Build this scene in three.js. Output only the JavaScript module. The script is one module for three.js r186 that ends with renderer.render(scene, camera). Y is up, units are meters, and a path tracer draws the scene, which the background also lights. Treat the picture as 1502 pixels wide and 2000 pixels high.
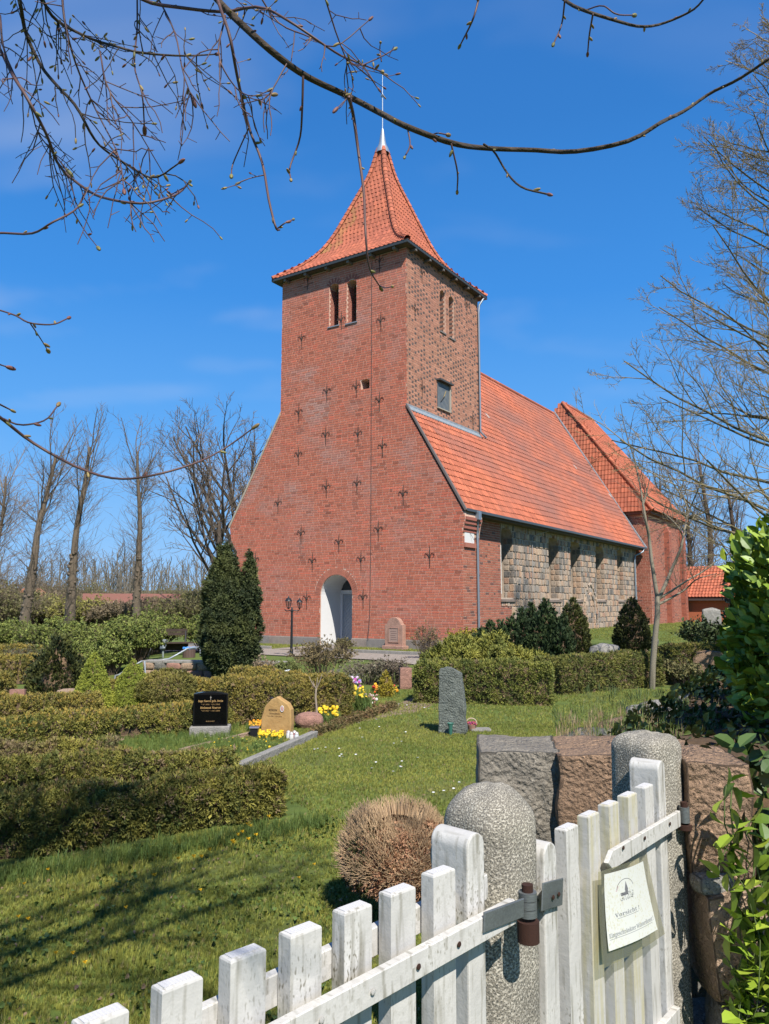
import * as THREE from 'three';
import { mergeGeometries, mergeVertices } from 'three/addons/utils/BufferGeometryUtils.js';
import { ImprovedNoise } from 'three/addons/math/ImprovedNoise.js';

// ---------- camera, sky, sun, exposure ----------
const scene = new THREE.Scene();
const PITCH = 0.1176, FPX = 1520, EYE = 2.1;
const camera = new THREE.PerspectiveCamera(2 * Math.atan(1000 / FPX) * 180 / Math.PI, 1502 / 2000, 0.05, 3000);
camera.position.set(0, EYE, 0);
camera.rotation.x = PITCH;
const renderer = new THREE.WebGLRenderer({ antialias: true });
renderer.toneMapping = THREE.LinearToneMapping;
renderer.toneMappingExposure = 1.6;
renderer.shadowMap.enabled = true;
renderer.setSize(769, 1024);

const SUNDIR = new THREE.Vector3(0.617, 2.05, 1.606).normalize();
const sun = new THREE.DirectionalLight(new THREE.Color(1, 0.95, 0.87), 4.8);
sun.position.copy(SUNDIR).multiplyScalar(80).add(new THREE.Vector3(0, 0, -20));
sun.target.position.set(0, 0, -20);
sun.castShadow = true;
Object.assign(sun.shadow.camera, { left: -50, right: 50, top: 50, bottom: -50, near: 1, far: 220 });
sun.shadow.mapSize.set(4096, 4096);
scene.add(sun, sun.target);

const noise = new ImprovedNoise();
const fbm = (x, y, z, o = 4) => { let s = 0, a = 0.5; for (let i = 0; i < o; i++) { s += a * noise.noise(x, y, z); x *= 2.03; y *= 2.03; z *= 2.03; a *= 0.5; } return s; };
const clamp = (v, a = 0, b = 1) => Math.min(b, Math.max(a, v));
const sstep = (a, b, v) => { const t = clamp((v - a) / (b - a)); return t * t * (3 - 2 * t); };
const lerp = (a, b, t) => a + (b - a) * t;
function rng(seed) { let a = seed >>> 0; return () => { a |= 0; a = a + 0x6D2B79F5 | 0; let t = Math.imul(a ^ a >>> 15, 1 | a); t = t + Math.imul(t ^ t >>> 7, 61 | t) ^ t; return ((t ^ t >>> 14) >>> 0) / 4294967296; }; }

{ // clear spring sky with a few faint wisps
  const W = 1024, H = 512, d = new Float32Array(W * H * 4);
  const stops = [[-90, .16, .20, .22], [-2, .30, .40, .50], [0, .37, .61, .93], [5, .25, .53, .93], [12, .125, .405, .89], [22, .055, .28, .76], [33, .038, .205, .60], [50, .03, .15, .48], [90, .024, .115, .38]];
  for (let j = 0; j < H; j++) {
    const el = (j + 0.5) / H * 180 - 90;
    let k = 0; while (k < stops.length - 2 && el > stops[k + 1][0]) k++;
    const A = stops[k], B = stops[k + 1], t = clamp((el - A[0]) / (B[0] - A[0]));
    for (let i = 0; i < W; i++) {
      const az = (i + .5) / W * Math.PI * 2, e = el * Math.PI / 180;
      const dx = Math.cos(e) * Math.cos(az), dy = Math.sin(e), dz = Math.cos(e) * Math.sin(az);
      let c = 0;
      if (el > 2) {
        const p = 1 / (dy + .25), cx = dx * p, cz = dz * p;
        const w = fbm(cx * 1.6 + 3.1 + .6 * noise.noise(cx * 2, cz * 2, 4), cz * 4.2 + 1.7, .5, 5);
        c = clamp((w - .04) * 1.7) * clamp(fbm(cx * .9, cz * .9, 7.7, 2) * 2.2 + .40) * .36;
      }
      const o = (j * W + i) * 4;
      for (let q = 0; q < 3; q++) d[o + q] = lerp(lerp(A[q + 1], B[q + 1], t), .80, c) / 1.52;
      d[o + 3] = 1;
    }
  }
  const sky = new THREE.DataTexture(d, W, H, THREE.RGBAFormat, THREE.FloatType);
  sky.mapping = THREE.EquirectangularReflectionMapping; sky.magFilter = sky.minFilter = THREE.LinearFilter; sky.needsUpdate = true;
  scene.background = sky; scene.environment = sky;
}

// ---------- helpers ----------
const V = (x, y, z) => new THREE.Vector3(x, y, z);
const C = (r, g, b) => new THREE.Color().setRGB(r, g, b);
function ray(u, v) { const X = (u - 751) / FPX, Y = -(v - 1000) / FPX, c = Math.cos(PITCH), s = Math.sin(PITCH); return V(X, Y * c + s, -(c - Y * s)); }
const gp = (u, v, y = 0) => { const d = ray(u, v); return d.multiplyScalar((y - EYE) / d.y).add(V(0, EYE, 0)); };   // a pixel's point on a level plane
const dp = (u, v, z) => { const d = ray(u, v); return d.multiplyScalar(z / d.z).add(V(0, EYE, 0)); };                 // a pixel's point at a depth
const used = {};
const numbered = n => { const k = used[n] = (used[n] ?? -1) + 1; return k ? n + '_' + String(k).padStart(3, '0') : n; };
function tag(o, label, category, group, kind) { Object.assign(o.userData, { label, category }); if (group) o.userData.group = group; if (kind) o.userData.kind = kind; return o; }
function thing(name, label, category, pos, group) { const g = new THREE.Group(); g.name = numbered(name); if (pos) g.position.copy(pos); scene.add(g); return tag(g, label, category, group); }
function mesh(name, geo, mat, parent, pos, rotY) { const m = new THREE.Mesh(geo, mat); m.name = name; m.castShadow = m.receiveShadow = true; if (pos) m.position.copy(pos); if (rotY) m.rotation.y = rotY; (parent || scene).add(m); return m; }
function structure(name, geo, mat, label, category) { const m = mesh(numbered(name), geo, mat, scene); tag(m, label, category, null, 'structure'); return m; }
function inst(name, geo, mat, list, parent) { // list of {m, c}
  const im = new THREE.InstancedMesh(geo, mat, list.length); im.name = name; im.castShadow = im.receiveShadow = true;
  list.forEach((e, i) => { im.setMatrixAt(i, e.m); if (e.c) im.setColorAt(i, e.c); });
  im.userData.kind = 'stuff'; (parent || scene).add(im); return im;
}
const M4 = (p, q, s) => new THREE.Matrix4().compose(p, q, s);
const Q = (x, y, z) => new THREE.Quaternion().setFromEuler(new THREE.Euler(x, y, z));
const QID = new THREE.Quaternion();
function uvBox(g, s = 1) { // uv in metres by dominant axis
  if (g.index) g = g.toNonIndexed();
  g.computeVertexNormals(); const p = g.attributes.position, n = g.attributes.normal, uv = new Float32Array(p.count * 2);
  for (let i = 0; i < p.count; i += 3) {
    let ax = 0, ay = 0, az = 0; for (let k = 0; k < 3; k++) { ax += Math.abs(n.getX(i + k)); ay += Math.abs(n.getY(i + k)); az += Math.abs(n.getZ(i + k)); }
    for (let k = 0; k < 3; k++) { const x = p.getX(i + k), y = p.getY(i + k), z = p.getZ(i + k); const [a, b] = ay >= ax && ay >= az ? [x, z] : ax >= az ? [z, y] : [x, y]; uv[(i + k) * 2] = a * s; uv[(i + k) * 2 + 1] = b * s; }
  }
  g.setAttribute('uv', new THREE.BufferAttribute(uv, 2)); return g;
}
const bx = (x0, x1, y0, y1, z0, z1) => { const g = new THREE.BoxGeometry(Math.abs(x1 - x0), Math.abs(y1 - y0), Math.abs(z1 - z0)); g.translate((x0 + x1) / 2, (y0 + y1) / 2, (z0 + z1) / 2); return g; };
function bevelBox(w, h, d, b = .005) { // box with chamfered edges, centred, base at y=0
  const s = new THREE.Shape(); s.moveTo(-w / 2 + b, -d / 2 + b); s.lineTo(w / 2 - b, -d / 2 + b); s.lineTo(w / 2 - b, d / 2 - b); s.lineTo(-w / 2 + b, d / 2 - b); s.closePath();
  const g = new THREE.ExtrudeGeometry(s, { depth: h - 2 * b, bevelEnabled: true, bevelThickness: b, bevelSize: b, bevelSegments: 2 });
  g.translate(0, 0, b); g.rotateX(-Math.PI / 2); return g;
}
class Tubes { // many tapered tubes collected into one geometry
  constructor() { this.p = []; this.i = []; }
  add(pts, r0, r1, sides = 5) {
    const n = pts.length, base = this.p.length / 3; let N = null;
    for (let k = 0; k < n; k++) {
      const t = V(0, 0, 0).subVectors(pts[Math.min(n - 1, k + 1)], pts[Math.max(0, k - 1)]).normalize();
      if (!N) N = Math.abs(t.y) < .9 ? V(0, 1, 0).cross(t).normalize() : V(1, 0, 0).cross(t).normalize(); else N.addScaledVector(t, -N.dot(t)).normalize();
      const B = V(0, 0, 0).crossVectors(t, N), r = typeof r0 === 'function' ? r0(k / (n - 1)) : lerp(r0, r1, k / (n - 1));
      for (let s = 0; s < sides; s++) { const a = s / sides * Math.PI * 2, c = Math.cos(a) * r, e = Math.sin(a) * r; this.p.push(pts[k].x + N.x * c + B.x * e, pts[k].y + N.y * c + B.y * e, pts[k].z + N.z * c + B.z * e); }
      if (k) for (let s = 0; s < sides; s++) { const a = base + (k - 1) * sides + s, b = base + (k - 1) * sides + (s + 1) % sides; this.i.push(a, b, a + sides, b, b + sides, a + sides); }
    }
    const e = base + (n - 1) * sides; for (let s = 1; s < sides - 1; s++) { this.i.push(e, e + s, e + s + 1); this.i.push(base, base + s + 1, base + s); }
    return this;
  }
  get tris() { return this.i.length / 3; }
  geo() { const g = new THREE.BufferGeometry(); g.setAttribute('position', new THREE.Float32BufferAttribute(this.p, 3)); const n = this.p.length / 3, uv = new Float32Array(n * 2); for (let k = 0; k < n; k++) { uv[2 * k] = this.p[3 * k] + this.p[3 * k + 2]; uv[2 * k + 1] = this.p[3 * k + 1]; } g.setAttribute('uv', new THREE.BufferAttribute(uv, 2)); g.setIndex(this.i); g.computeVertexNormals(); return g; }
}
const curve = (pts, n) => new THREE.CatmullRomCurve3(pts).getPoints(n);
// ---------- procedural textures ----------
function tex(W, H, fn, srgb, rep) { // fn(x,y,u,v) -> [r,g,b] in 0..1 (linear-ish display values)
  const d = new Uint8Array(W * H * 4);
  for (let j = 0; j < H; j++) for (let i = 0; i < W; i++) { const c = fn(i, j, i / W, j / H), o = (j * W + i) * 4; d[o] = clamp(c[0]) * 255; d[o + 1] = clamp(c[1]) * 255; d[o + 2] = clamp(c[2]) * 255; d[o + 3] = 255; }
  const t = new THREE.DataTexture(d, W, H, THREE.RGBAFormat); t.wrapS = t.wrapT = THREE.RepeatWrapping; t.magFilter = THREE.LinearFilter; t.minFilter = THREE.LinearMipmapLinearFilter; t.generateMipmaps = true;
  if (srgb) t.colorSpace = THREE.SRGBColorSpace; if (rep) t.repeat.set(rep, rep); t.needsUpdate = true; return t;
}
// tileable noise from a torus-like lookup
const tn = (u, v, f, s = 0, o = 3) => { let r = 0, a = .5; for (let k = 0; k < o; k++) { const P = f; const x = u * P, y = v * P; const xi = x % P, yi = y % P, fx = u, fy = v; r += a * ((noise.noise(xi, yi, s) * (1 - fx) + noise.noise(xi - P, yi, s) * fx) * (1 - fy) + (noise.noise(xi, yi - P, s) * (1 - fx) + noise.noise(xi - P, yi - P, s) * fx) * fy); f *= 2; a *= .5; s += 11.3; } return r; };
const rndT = rng(99);
const NOISE_BUMP = tex(512, 512, (i, j, u, v) => { const n = .5 + .55 * tn(u, v, 8, 1, 4); return [n, n, n]; });
const ROCK_BUMP = tex(512, 512, (i, j, u, v) => { const a = tn(u, v, 7, 51, 3), b = tn(u, v, 28, 61, 3), n = .5 + .5 * a + .42 * b + .08 * (rndT() - .5); return [n, n, n]; });
const FINE_BUMP = tex(512, 512, (i, j, u, v) => { const n = .5 + .45 * tn(u, v, 40, 3, 3) + .12 * (rndT() - .5); return [n, n, n]; });
const granTex = (base, dark, light, f = 60, tl = .16, td = .17, la = .9) => tex(512, 512, (i, j, u, v) => {
  const n = tn(u, v, f, 5, 2), m = tn(u, v, f * 1.7, 21, 2), l = .86 + .28 * (tn(u, v, 5, 9, 3) + .5) * la, k = n > tl ? light : m > td ? dark : base; const e = (rndT() - .5) * .10;
  return [k[0] * l + e, k[1] * l + e, k[2] * l + e];
}, true);
const repCache = new Map();
const rep = (t, s) => { const k = t.uuid + s; if (!repCache.has(k)) { const c = t.clone(); c.repeat.set(s, s); c.needsUpdate = true; repCache.set(k, c); } return repCache.get(k); };
const std = (o) => new THREE.MeshStandardMaterial(Object.assign({ roughness: .9, metalness: 0 }, o));
const tint = (lo, hi, f, fine = .12, aniso = 1) => tex(512, 512, (i, j, u, v) => { const t = clamp(.5 + 1.1 * tn(u, v, f, 2, 4)), e = 1 + (rndT() - .5) * fine * 2; return [0, 1, 2].map(k => lerp(lo[k], hi[k], t) * e); }, true);
// ---------- church frame: local x south, y up, z west; facade in the plane z = 0 ----------
const TH = -0.5838, CO = V(-1.871, .364, -32.088), cT = Math.cos(TH), sT = Math.sin(TH);
const toCh = (x, z) => { const dx = x - CO.x, dz = z - CO.z; return [dx * cT - dz * sT, dx * sT + dz * cT]; };
const fromCh = (lx, y, lz) => V(CO.x + lx * cT + lz * sT, CO.y + y, CO.z - lx * sT + lz * cT);
const chHit = (u, v, axis, val) => { // pixel ray on a church-local plane, result church-local
  const d = ray(u, v), o = toCh(0, 0), e = toCh(d.x, d.z), D = V(e[0] - o[0], d.y, e[1] - o[1]), O = V(o[0], EYE - CO.y, o[1]);
  const t = (val - O.getComponent(axis)) / D.getComponent(axis); return O.addScaledVector(D, t);
};
// ---------- ground ----------
function groundY(x, z) {
  const [lx, lz] = toCh(x, z);
  const wallish = sstep(-7.6, -6.8, x) * sstep(-2.9, -3.3, x);
  const a = sstep(-21.6, -24.4, z), b = sstep(-22.75, -22.95, z), c = sstep(-22, -34, z);
  let t = lerp(a, b, wallish); t = lerp(t, c, sstep(-7.2, -9.5, x));
  let y = .364 * t + .42 * sstep(2, 16, -lz) * sstep(1, 5.5, lx);
  y += .36 * sstep(-3.9, -2.2, z);
  y += .022 * fbm(x * .8, z * .8, 2.2, 2) * sstep(-1.5, -4, z);
  return y;
}
const bare = (x, z) => clamp(2.6 * (fbm(x * .55 + 4, z * .55, 8.3, 3) - .09) + .9 * (fbm(x * 2.1, z * 2.1, 3.3, 2) - .12) * sstep(-3, -6, x - z * .1 - 3)); // bare soil share
const grassTex = tex(1024, 1024, (i, j, u, v) => {
  const a = tn(u, v, 6, 4, 5), b = tn(u, v, 60, 6, 2), e = (rndT() - .5) * .12, t = clamp(.5 + a * 1.2), k = clamp(.5 + b);
  const g = [lerp(.28, .43, t), lerp(.36, .48, t), lerp(.12, .16, t)], s = [.34, .27, .19];
  const m = clamp((k - .62) * 2.5) * .5; return [0, 1, 2].map(q => lerp(g[q], s[q], m) + e);
}, true);
{
  const xs = [], zs = [];
  for (let i = -90; i <= 90; i++) { const t = i / 90; xs.push(18 * t + 400 * t * t * t * t * t); }
  for (let i = 0; i <= 200; i++) { const t = i / 200; zs.push(14 - 50 * t - 500 * Math.pow(t, 6)); }
  const p = [], uv = [], idx = [], col = [], nx = xs.length;
  for (const z of zs) for (const x of xs) { p.push(x, groundY(x, z), z); uv.push(x * .42, z * .42); const b = Math.abs(x) < 16 && z > -24 ? bare(x, z) : 0; col.push(lerp(1, 1.15, b), lerp(1, .72, b), lerp(1, 1.0, b)); }
  for (let j = 0; j < zs.length - 1; j++) for (let i = 0; i < nx - 1; i++) { const a = j * nx + i; idx.push(a, a + 1, a + nx, a + 1, a + nx + 1, a + nx); }
  const g = new THREE.BufferGeometry(); g.setAttribute('position', new THREE.Float32BufferAttribute(p, 3)); g.setAttribute('uv', new THREE.Float32BufferAttribute(uv, 2)); g.setAttribute('color', new THREE.Float32BufferAttribute(col, 3)); g.setIndex(idx); g.computeVertexNormals();
  structure('ground', g, std({ map: grassTex, vertexColors: true, bumpMap: rep(NOISE_BUMP, 3), bumpScale: .03, roughness: 1 }), 'mown churchyard lawn with worn patches of soil', 'ground');
}
const strip = (poly, y, step = .4) => { // draped patch from church-local rectangle list [x0,x1,z0,z1]
  const p = [], uv = [], idx = [], [x0, x1, z0, z1] = poly, nx = Math.ceil((x1 - x0) / step), nz = Math.ceil((z1 - z0) / step);
  for (let j = 0; j <= nz; j++) for (let i = 0; i <= nx; i++) { const w = fromCh(lerp(x0, x1, i / nx), 0, lerp(z0, z1, j / nz)); p.push(w.x, groundY(w.x, w.z) + y, w.z); uv.push(lerp(x0, x1, i / nx), lerp(z0, z1, j / nz)); }
  for (let j = 0; j < nz; j++) for (let i = 0; i < nx; i++) { const a = j * (nx + 1) + i; idx.push(a, a + nx + 1, a + 1, a + 1, a + nx + 1, a + nx + 2); }
  const g = new THREE.BufferGeometry(); g.setAttribute('position', new THREE.Float32BufferAttribute(p, 3)); g.setAttribute('uv', new THREE.Float32BufferAttribute(uv, 2)); g.setIndex(idx); g.computeVertexNormals(); return g;
};
const gravelTex = tex(512, 512, (i, j, u, v) => { const a = tn(u, v, 50, 4, 2), b = tn(u, v, 7, 14, 3), k = .60 + a * .38 + b * .16 + (rndT() - .5) * .16; return [k * 1.0, k * .93, k * .86]; }, true);
structure('path', strip([-9, 9.5, 2.95, 5.6], .03), std({ map: gravelTex, bumpMap: rep(FINE_BUMP, 1), bumpScale: .02 }), 'pale gravel path along the brick church front', 'path');
structure('door_path', strip([-.95, .75, .02, 2.96], .045), std({ map: gravelTex, bumpMap: rep(FINE_BUMP, 1), bumpScale: .02 }), 'short pale gravel approach to the church door', 'path');

// ---------- church ----------
const church = thing('village_church', 'red brick village church with tiled spire and fieldstone nave', 'church', CO); church.rotation.y = TH;
const mortarTex = tint([.80, .65, .56], [.89, .77, .69], 10, .10);
const mortarMat = std({ map: mortarTex, roughness: 1, bumpMap: rep(FINE_BUMP, 1), bumpScale: .004 });
const brickMat = std({ color: 0xffffff, map: tint([.80, .80, .80], [1, 1, 1], 12, .12), bumpMap: rep(FINE_BUMP, 1), bumpScale: .003, roughness: .92 });
const brickGeo = (() => { const g = uvBox(new THREE.BoxGeometry(1, 1, 1), .4); return g; })();
function polyX(poly, y) { const xs = []; for (let i = 0; i < poly.length; i++) { const [ax, ay] = poly[i], [bx_, by] = poly[(i + 1) % poly.length]; if ((ay > y) !== (by > y)) xs.push(ax + (y - ay) / (by - ay) * (bx_ - ax)); } xs.sort((a, b) => a - b); const r = []; for (let i = 0; i + 1 < xs.length; i += 2) r.push([xs[i], xs[i + 1]]); return r; }
function minus(list, holes) { let r = list; for (const [a, b] of holes) { const n = []; for (const [c, d] of r) { if (b <= c || a >= d) n.push([c, d]); else { if (a > c) n.push([c, a]); if (b < d) n.push([b, d]); } } r = n; } return r; }
function layBricks(poly, holes, y0, y1, { course = .1, mod = .31, flemish = false, seed = 1 } = {}) {
  const R = rng(seed), out = []; let j = 0;
  for (let y = y0; y < y1 - .03; y += course, j++) {
    const yc = Math.min(y + course / 2, y1 - .01); let iv = polyX(poly, yc);
    for (const h of holes) iv = minus(iv, polyX(h, yc));
    for (const [a, b] of iv) {
      let x = Math.floor(a / mod) * mod - mod + (flemish ? (j % 2) * mod * .75 : (j % 2) * mod / 2) + (flemish ? (R() - .5) * .03 : (R() - .5) * .16), k = 0;
      while (x < b) {
        const head = flemish ? k % 2 === 1 : R() < .2, w = head ? mod / 2 : mod, c = Math.max(x, a), d = Math.min(x + w, b);
        if (d - c > .045) out.push({ x: (c + d) / 2, w: d - c - .016 - R() * .006, y: y + course / 2 + (R() - .5) * .006, h: course - .017 - R() * .005, head, r: R(), r2: R() });
        x += w; k++;
      }
    }
  }
  return out;
}
const arch = (x0, x1, y0, ys, rise, n = 20) => { const p = [[x0, y0], [x1, y0]], cx = (x0 + x1) / 2, hw = (x1 - x0) / 2; for (let i = 0; i <= n; i++) { const a = i / n * Math.PI; p.push([cx + Math.cos(a) * hw, ys + Math.sin(a) * rise]); } return p; };
const shapeOf = (poly, holes = []) => { const s = new THREE.Shape(poly.map(q => new THREE.Vector2(q[0], q[1]))); for (const h of holes) s.holes.push(new THREE.Path(h.map(q => new THREE.Vector2(q[0], q[1])))); return s; };
const ext = (poly, holes, depth) => { const g = new THREE.ExtrudeGeometry(shapeOf(poly, holes), { depth, bevelEnabled: false }); return g; };
const TMP = V(0, 0, 0);
// places a list of bricks on a wall frame: fn(x,y,out) -> position; q: orientation
function placeBricks(list, place, q, color) {
  return list.map(b => ({ m: M4(place(b.x, b.y), q, V(b.w, b.h, .06)), c: color(b), b }));
}
const anchorRuns = [[-.7, 10.74], [.85, 10.69], [2.01, 9.95], [-2.24, 10.04], [-.74, 8.85], [.95, 8.69], [2.16, 8.02], [-.68, 6.59], [.91, 6.61], [3.14, 6.01], [-2.02, 4.71], [1.96, 4.66], [-1.83, 15.98], [2.0, 15.88], [.05, 13.76], [2.08, 13.31], [-2.12, 13.35]];
const WCOL = b => { // re-faced west front: even red, some darker, pale bloom patches
  const bloom = clamp(1.9 * fbm(b.x * .55 + 1.3, b.y * .55, 3.1, 3) + .05) * (b.y > 5.5 && b.y < 12 ? 1 : .5) + clamp(fbm(b.x * .4 + 9, b.y * .5, 5.5, 2)) * (b.y > 12 ? .5 : 0);
  const v = .86 + .28 * b.r, dk = b.r2 > .95 ? .74 : 1, p = clamp(bloom * 1.3) * (b.r2 < .75 ? 1 : .3);
  const st = anchorRuns.some(([x, y]) => Math.abs(b.x - x) < .17 && b.y < y - .1 && b.y > y - 1.2) && b.r < .6 ? .80 : 1; // rust runs below the iron
  const c = [.72 * v * dk * st, .218 * v * dk * st, .124 * v * dk * st]; const or = b.r2 < .12 ? 1.15 : 1;
  return C(lerp(c[0] * or, .60, p * .6), lerp(c[1], .39, p * .7), lerp(c[2], .33, p * .7));
};
const SCOL = b => { const v = .8 + .4 * b.r; if (b.head && b.r2 < .60) return C(.16 * v, .11 * v, .095 * v); const o = clamp(.5 + fbm(b.x * .5, b.y * .5, 1.4, 2)); return C(lerp(.60, .64, o) * v, lerp(.26, .31, o) * v, lerp(.17, .19, o) * v); };
const NCOL = b => { const v = .8 + .4 * b.r; const o = clamp(.5 + fbm(b.x * .6, b.y * .6, 8.4, 2)); return b.r2 > .93 ? C(.22 * v, .10 * v, .08 * v) : C(lerp(.46, .56, o) * v, lerp(.15, .19, o) * v, lerp(.10, .11, o) * v); };

// west front
const TW = 3.3, TD = 6.44, EAVE = 16.2;
const doorX = [-.95, .67], doorSp = 2.12, doorR = .81, doorC = -.14;
const westPoly = [[-5.78, 0], [5.72, 0], [5.72, 4.35], [5.80, 4.75], [5.86, 4.9], [5.84, 5.10], [3.3, 9.40], [3.3, EAVE], [-3.3, EAVE], [-3.3, 10.12], [-6.27, 5.24], [-6.16, 4.67], [-5.98, 4.36], [-5.78, 4.1]];
const doorHole = arch(doorX[0], doorX[1], 0.001, doorSp, doorR);
const bell1 = arch(-.62, -.12, 13.62, 15.34, .15), bell2 = arch(.32, .82, 13.58, 15.30, .15), putlog = [[1.07, 10.53], [1.5, 10.53], [1.5, 10.95], [1.28, 11.0], [1.07, 10.95]];
const westWall = mesh('west_wall', uvBox(ext(westPoly, [doorHole, bell1, bell2, putlog].map(h => h.slice()), 1.41).translate(0, 0, -1.41), .8), mortarMat, church);
{
  const ring = arch(doorC - 1.09, doorC + 1.09, doorSp + .056, doorSp + .056, 1.05);
  const bricks = layBricks(westPoly.map(([x, y]) => [Math.abs(x) === 3.3 ? x * 1.004 : x === 5.72 ? 5.734 : x, y]), [doorHole, bell1, bell2, putlog, ring], .375, EAVE, { seed: 5 });
  const L = placeBricks(bricks, (x, y) => V(x, y, -.022), QID, WCOL);
  const eye = toCh(0, 0); L.sort((a, b) => Math.hypot(a.b.x - eye[0], a.b.y - 1.7) - Math.hypot(b.b.x - eye[0], b.b.y - 1.7));
  // the hidden foot of the corner stands behind shrubs; the nearest three hundred in view are parts of their own
  const near = L.filter(e => e.b.y > 1.2).slice(0, 300), set = new Set(near), pal = [];
  for (const e of near) {
    const key = Math.floor(e.b.r * 5) + (e.b.r2 > .9 ? 5 : 0); const m = pal[key] ??= (() => { const k = brickMat.clone(); k.color.copy(e.c); return k; })();
    const b = mesh('brick', brickGeo, m, westWall); e.m.decompose(b.position, b.quaternion, b.scale);
  }
  inst('brick_field', brickGeo, brickMat, L.filter(e => !set.has(e)), westWall);
  const vs = []; for (let i = 0; i < 33; i++) { const a = (i + .5) / 33 * Math.PI, r = .955; vs.push({ a, x: doorC + Math.cos(a) * r, y: doorSp + Math.sin(a) * r }); }
  for (const v of vs) { const m = brickMat.clone(); const k = .85 + .3 * rndT(); m.color.setRGB(.58 * k, .20 * k, .125 * k); const b = mesh('arch_brick', brickGeo, m, westWall, V(v.x, v.y, -.018)); b.rotation.z = v.a - Math.PI / 2; b.scale.set(.082, .27, .06); }
  for (const [x0, x1, ys] of [[-.62, -.12, 15.34], [.32, .82, 15.30]]) for (let i = 0; i < 6; i++) { const a = Math.PI * (i + .5) / 6, b = mesh('arch_brick', brickGeo, brickMat.clone(), westWall, V((x0 + x1) / 2 + Math.cos(a) * .3, ys + .1 + Math.sin(a) * .2, -.018)); b.material.color.setRGB(.46, .15, .105); b.rotation.z = (a - Math.PI / 2) * .8; b.scale.set(.085, .22, .06); }
  // white plastered door recess, set 4 mm inside the opening
  const sh = shapeOf(arch(doorX[0] - .02, doorX[1] + .02, 0, doorSp, doorR + .02)); sh.holes.push(new THREE.Path(arch(doorX[0] + .004, doorX[1] - .004, .002, doorSp, doorR - .004).map(q => new THREE.Vector2(...q))));
  const plaster = std({ color: C(.80, .80, .79), roughness: .85, bumpMap: rep(NOISE_BUMP, 1), bumpScale: .006 });
  mesh('door_reveal', uvBox(new THREE.ExtrudeGeometry(sh, { depth: 1.37, bevelEnabled: false }).translate(0, 0, -1.41), .5), plaster, church);
  mesh('door_step', uvBox(bx(-.97, .69, -.02, .05, -1.42, .02), .5), std({ map: granTex([.55, .52, .5], [.4, .38, .37], [.66, .62, .6]) }), church);
}
{ // door at the back of the recess
  const door = mesh('door_frame', uvBox(mergeGeometries([bx(-.97, -.83, .05, 2.32, -1.46, -1.37), bx(.55, .69, .05, 2.32, -1.46, -1.37), bx(-.83, .55, 2.18, 2.32, -1.46, -1.36), bx(-.9, .62, 2.155, 2.18, -1.44, -1.34)].map(g => g.toNonIndexed())), .5), std({ color: C(.72, .73, .74), roughness: .5 }), church);
  mesh('fanlight', ext(arch(-.93, .65, 2.3, 2.3, .6), [], .02).translate(0, 0, -1.43), std({ color: C(.06, .07, .08), roughness: .12 }), door);
  const leafM = std({ color: C(.33, .37, .42), roughness: .55 });
  const leaf = mesh('door_leaf', uvBox(bx(-.83, .55, .06, 2.18, -1.46, -1.42), .5), leafM, door);
  const plankG = new THREE.BoxGeometry(.112, .112, .018);
  const clip = (x0, x1, s) => { for (let k = -8; k < 26; k++) { // diagonal boards cut to the half leaf
    const pts = []; const line = (x, e) => .06 + k * .16 + e + s * (x - x0) * 1.0; const lo = x => line(x, 0), hi = x => line(x, .145);
    const p = []; for (const x of [x0, x1]) p.push([x, clamp(lo(x), .08, 2.16)]); for (const x of [x1, x0]) p.push([x, clamp(hi(x), .08, 2.16)]);
    const area = Math.abs(p.reduce((a, q, i) => { const n = p[(i + 1) % 4]; return a + q[0] * n[1] - n[0] * q[1]; }, 0)) / 2; if (area < .004) continue;
    mesh('plank', ext(p, [], .016).translate(0, 0, -1.422), leafM, leaf);
  } };
  clip(-.80, -.15, 1); clip(-.13, .52, -1);
  mesh('door_handle', new Tubes().add([V(-.06, 1.1, -1.40), V(-.06, 1.1, -1.36), V(.04, 1.1, -1.35)], .01, .009, 6).geo(), std({ color: C(.1, .1, .1), metalness: .8, roughness: .4 }), leaf);
}
// granite plinth blocks
{
  const gm = [granTex([.62, .56, .52], [.46, .42, .40], [.72, .66, .62]), granTex([.56, .53, .51], [.4, .38, .37], [.68, .64, .62])].map(t => std({ map: t, roughness: .85, bumpMap: rep(FINE_BUMP, 2), bumpScale: .004 }));
  let x = -5.82, k = 0; const R = rng(8);
  while (x < 5.76) { let w = .9 + R() * .7; if (x + w > 5.4) w = 5.77 - x; const a = x, b = x + w; x = b; if (a < doorX[1] && b > doorX[0]) { for (const [c, d] of minus([[a, b]], [[doorX[0] - .002, doorX[1] + .002]])) if (d - c > .08) mesh('plinth_stone', uvBox(bevelBox(d - c - .012, .36, .12, .012).translate((c + d) / 2, 0, 0), .8), gm[k++ % 2], church); continue; }
    mesh('plinth_stone', uvBox(bevelBox(w - .012, .36 + R() * .01, .12, .012).translate((a + b) / 2, 0, 0), .8), gm[k++ % 2], church); }
}
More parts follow.
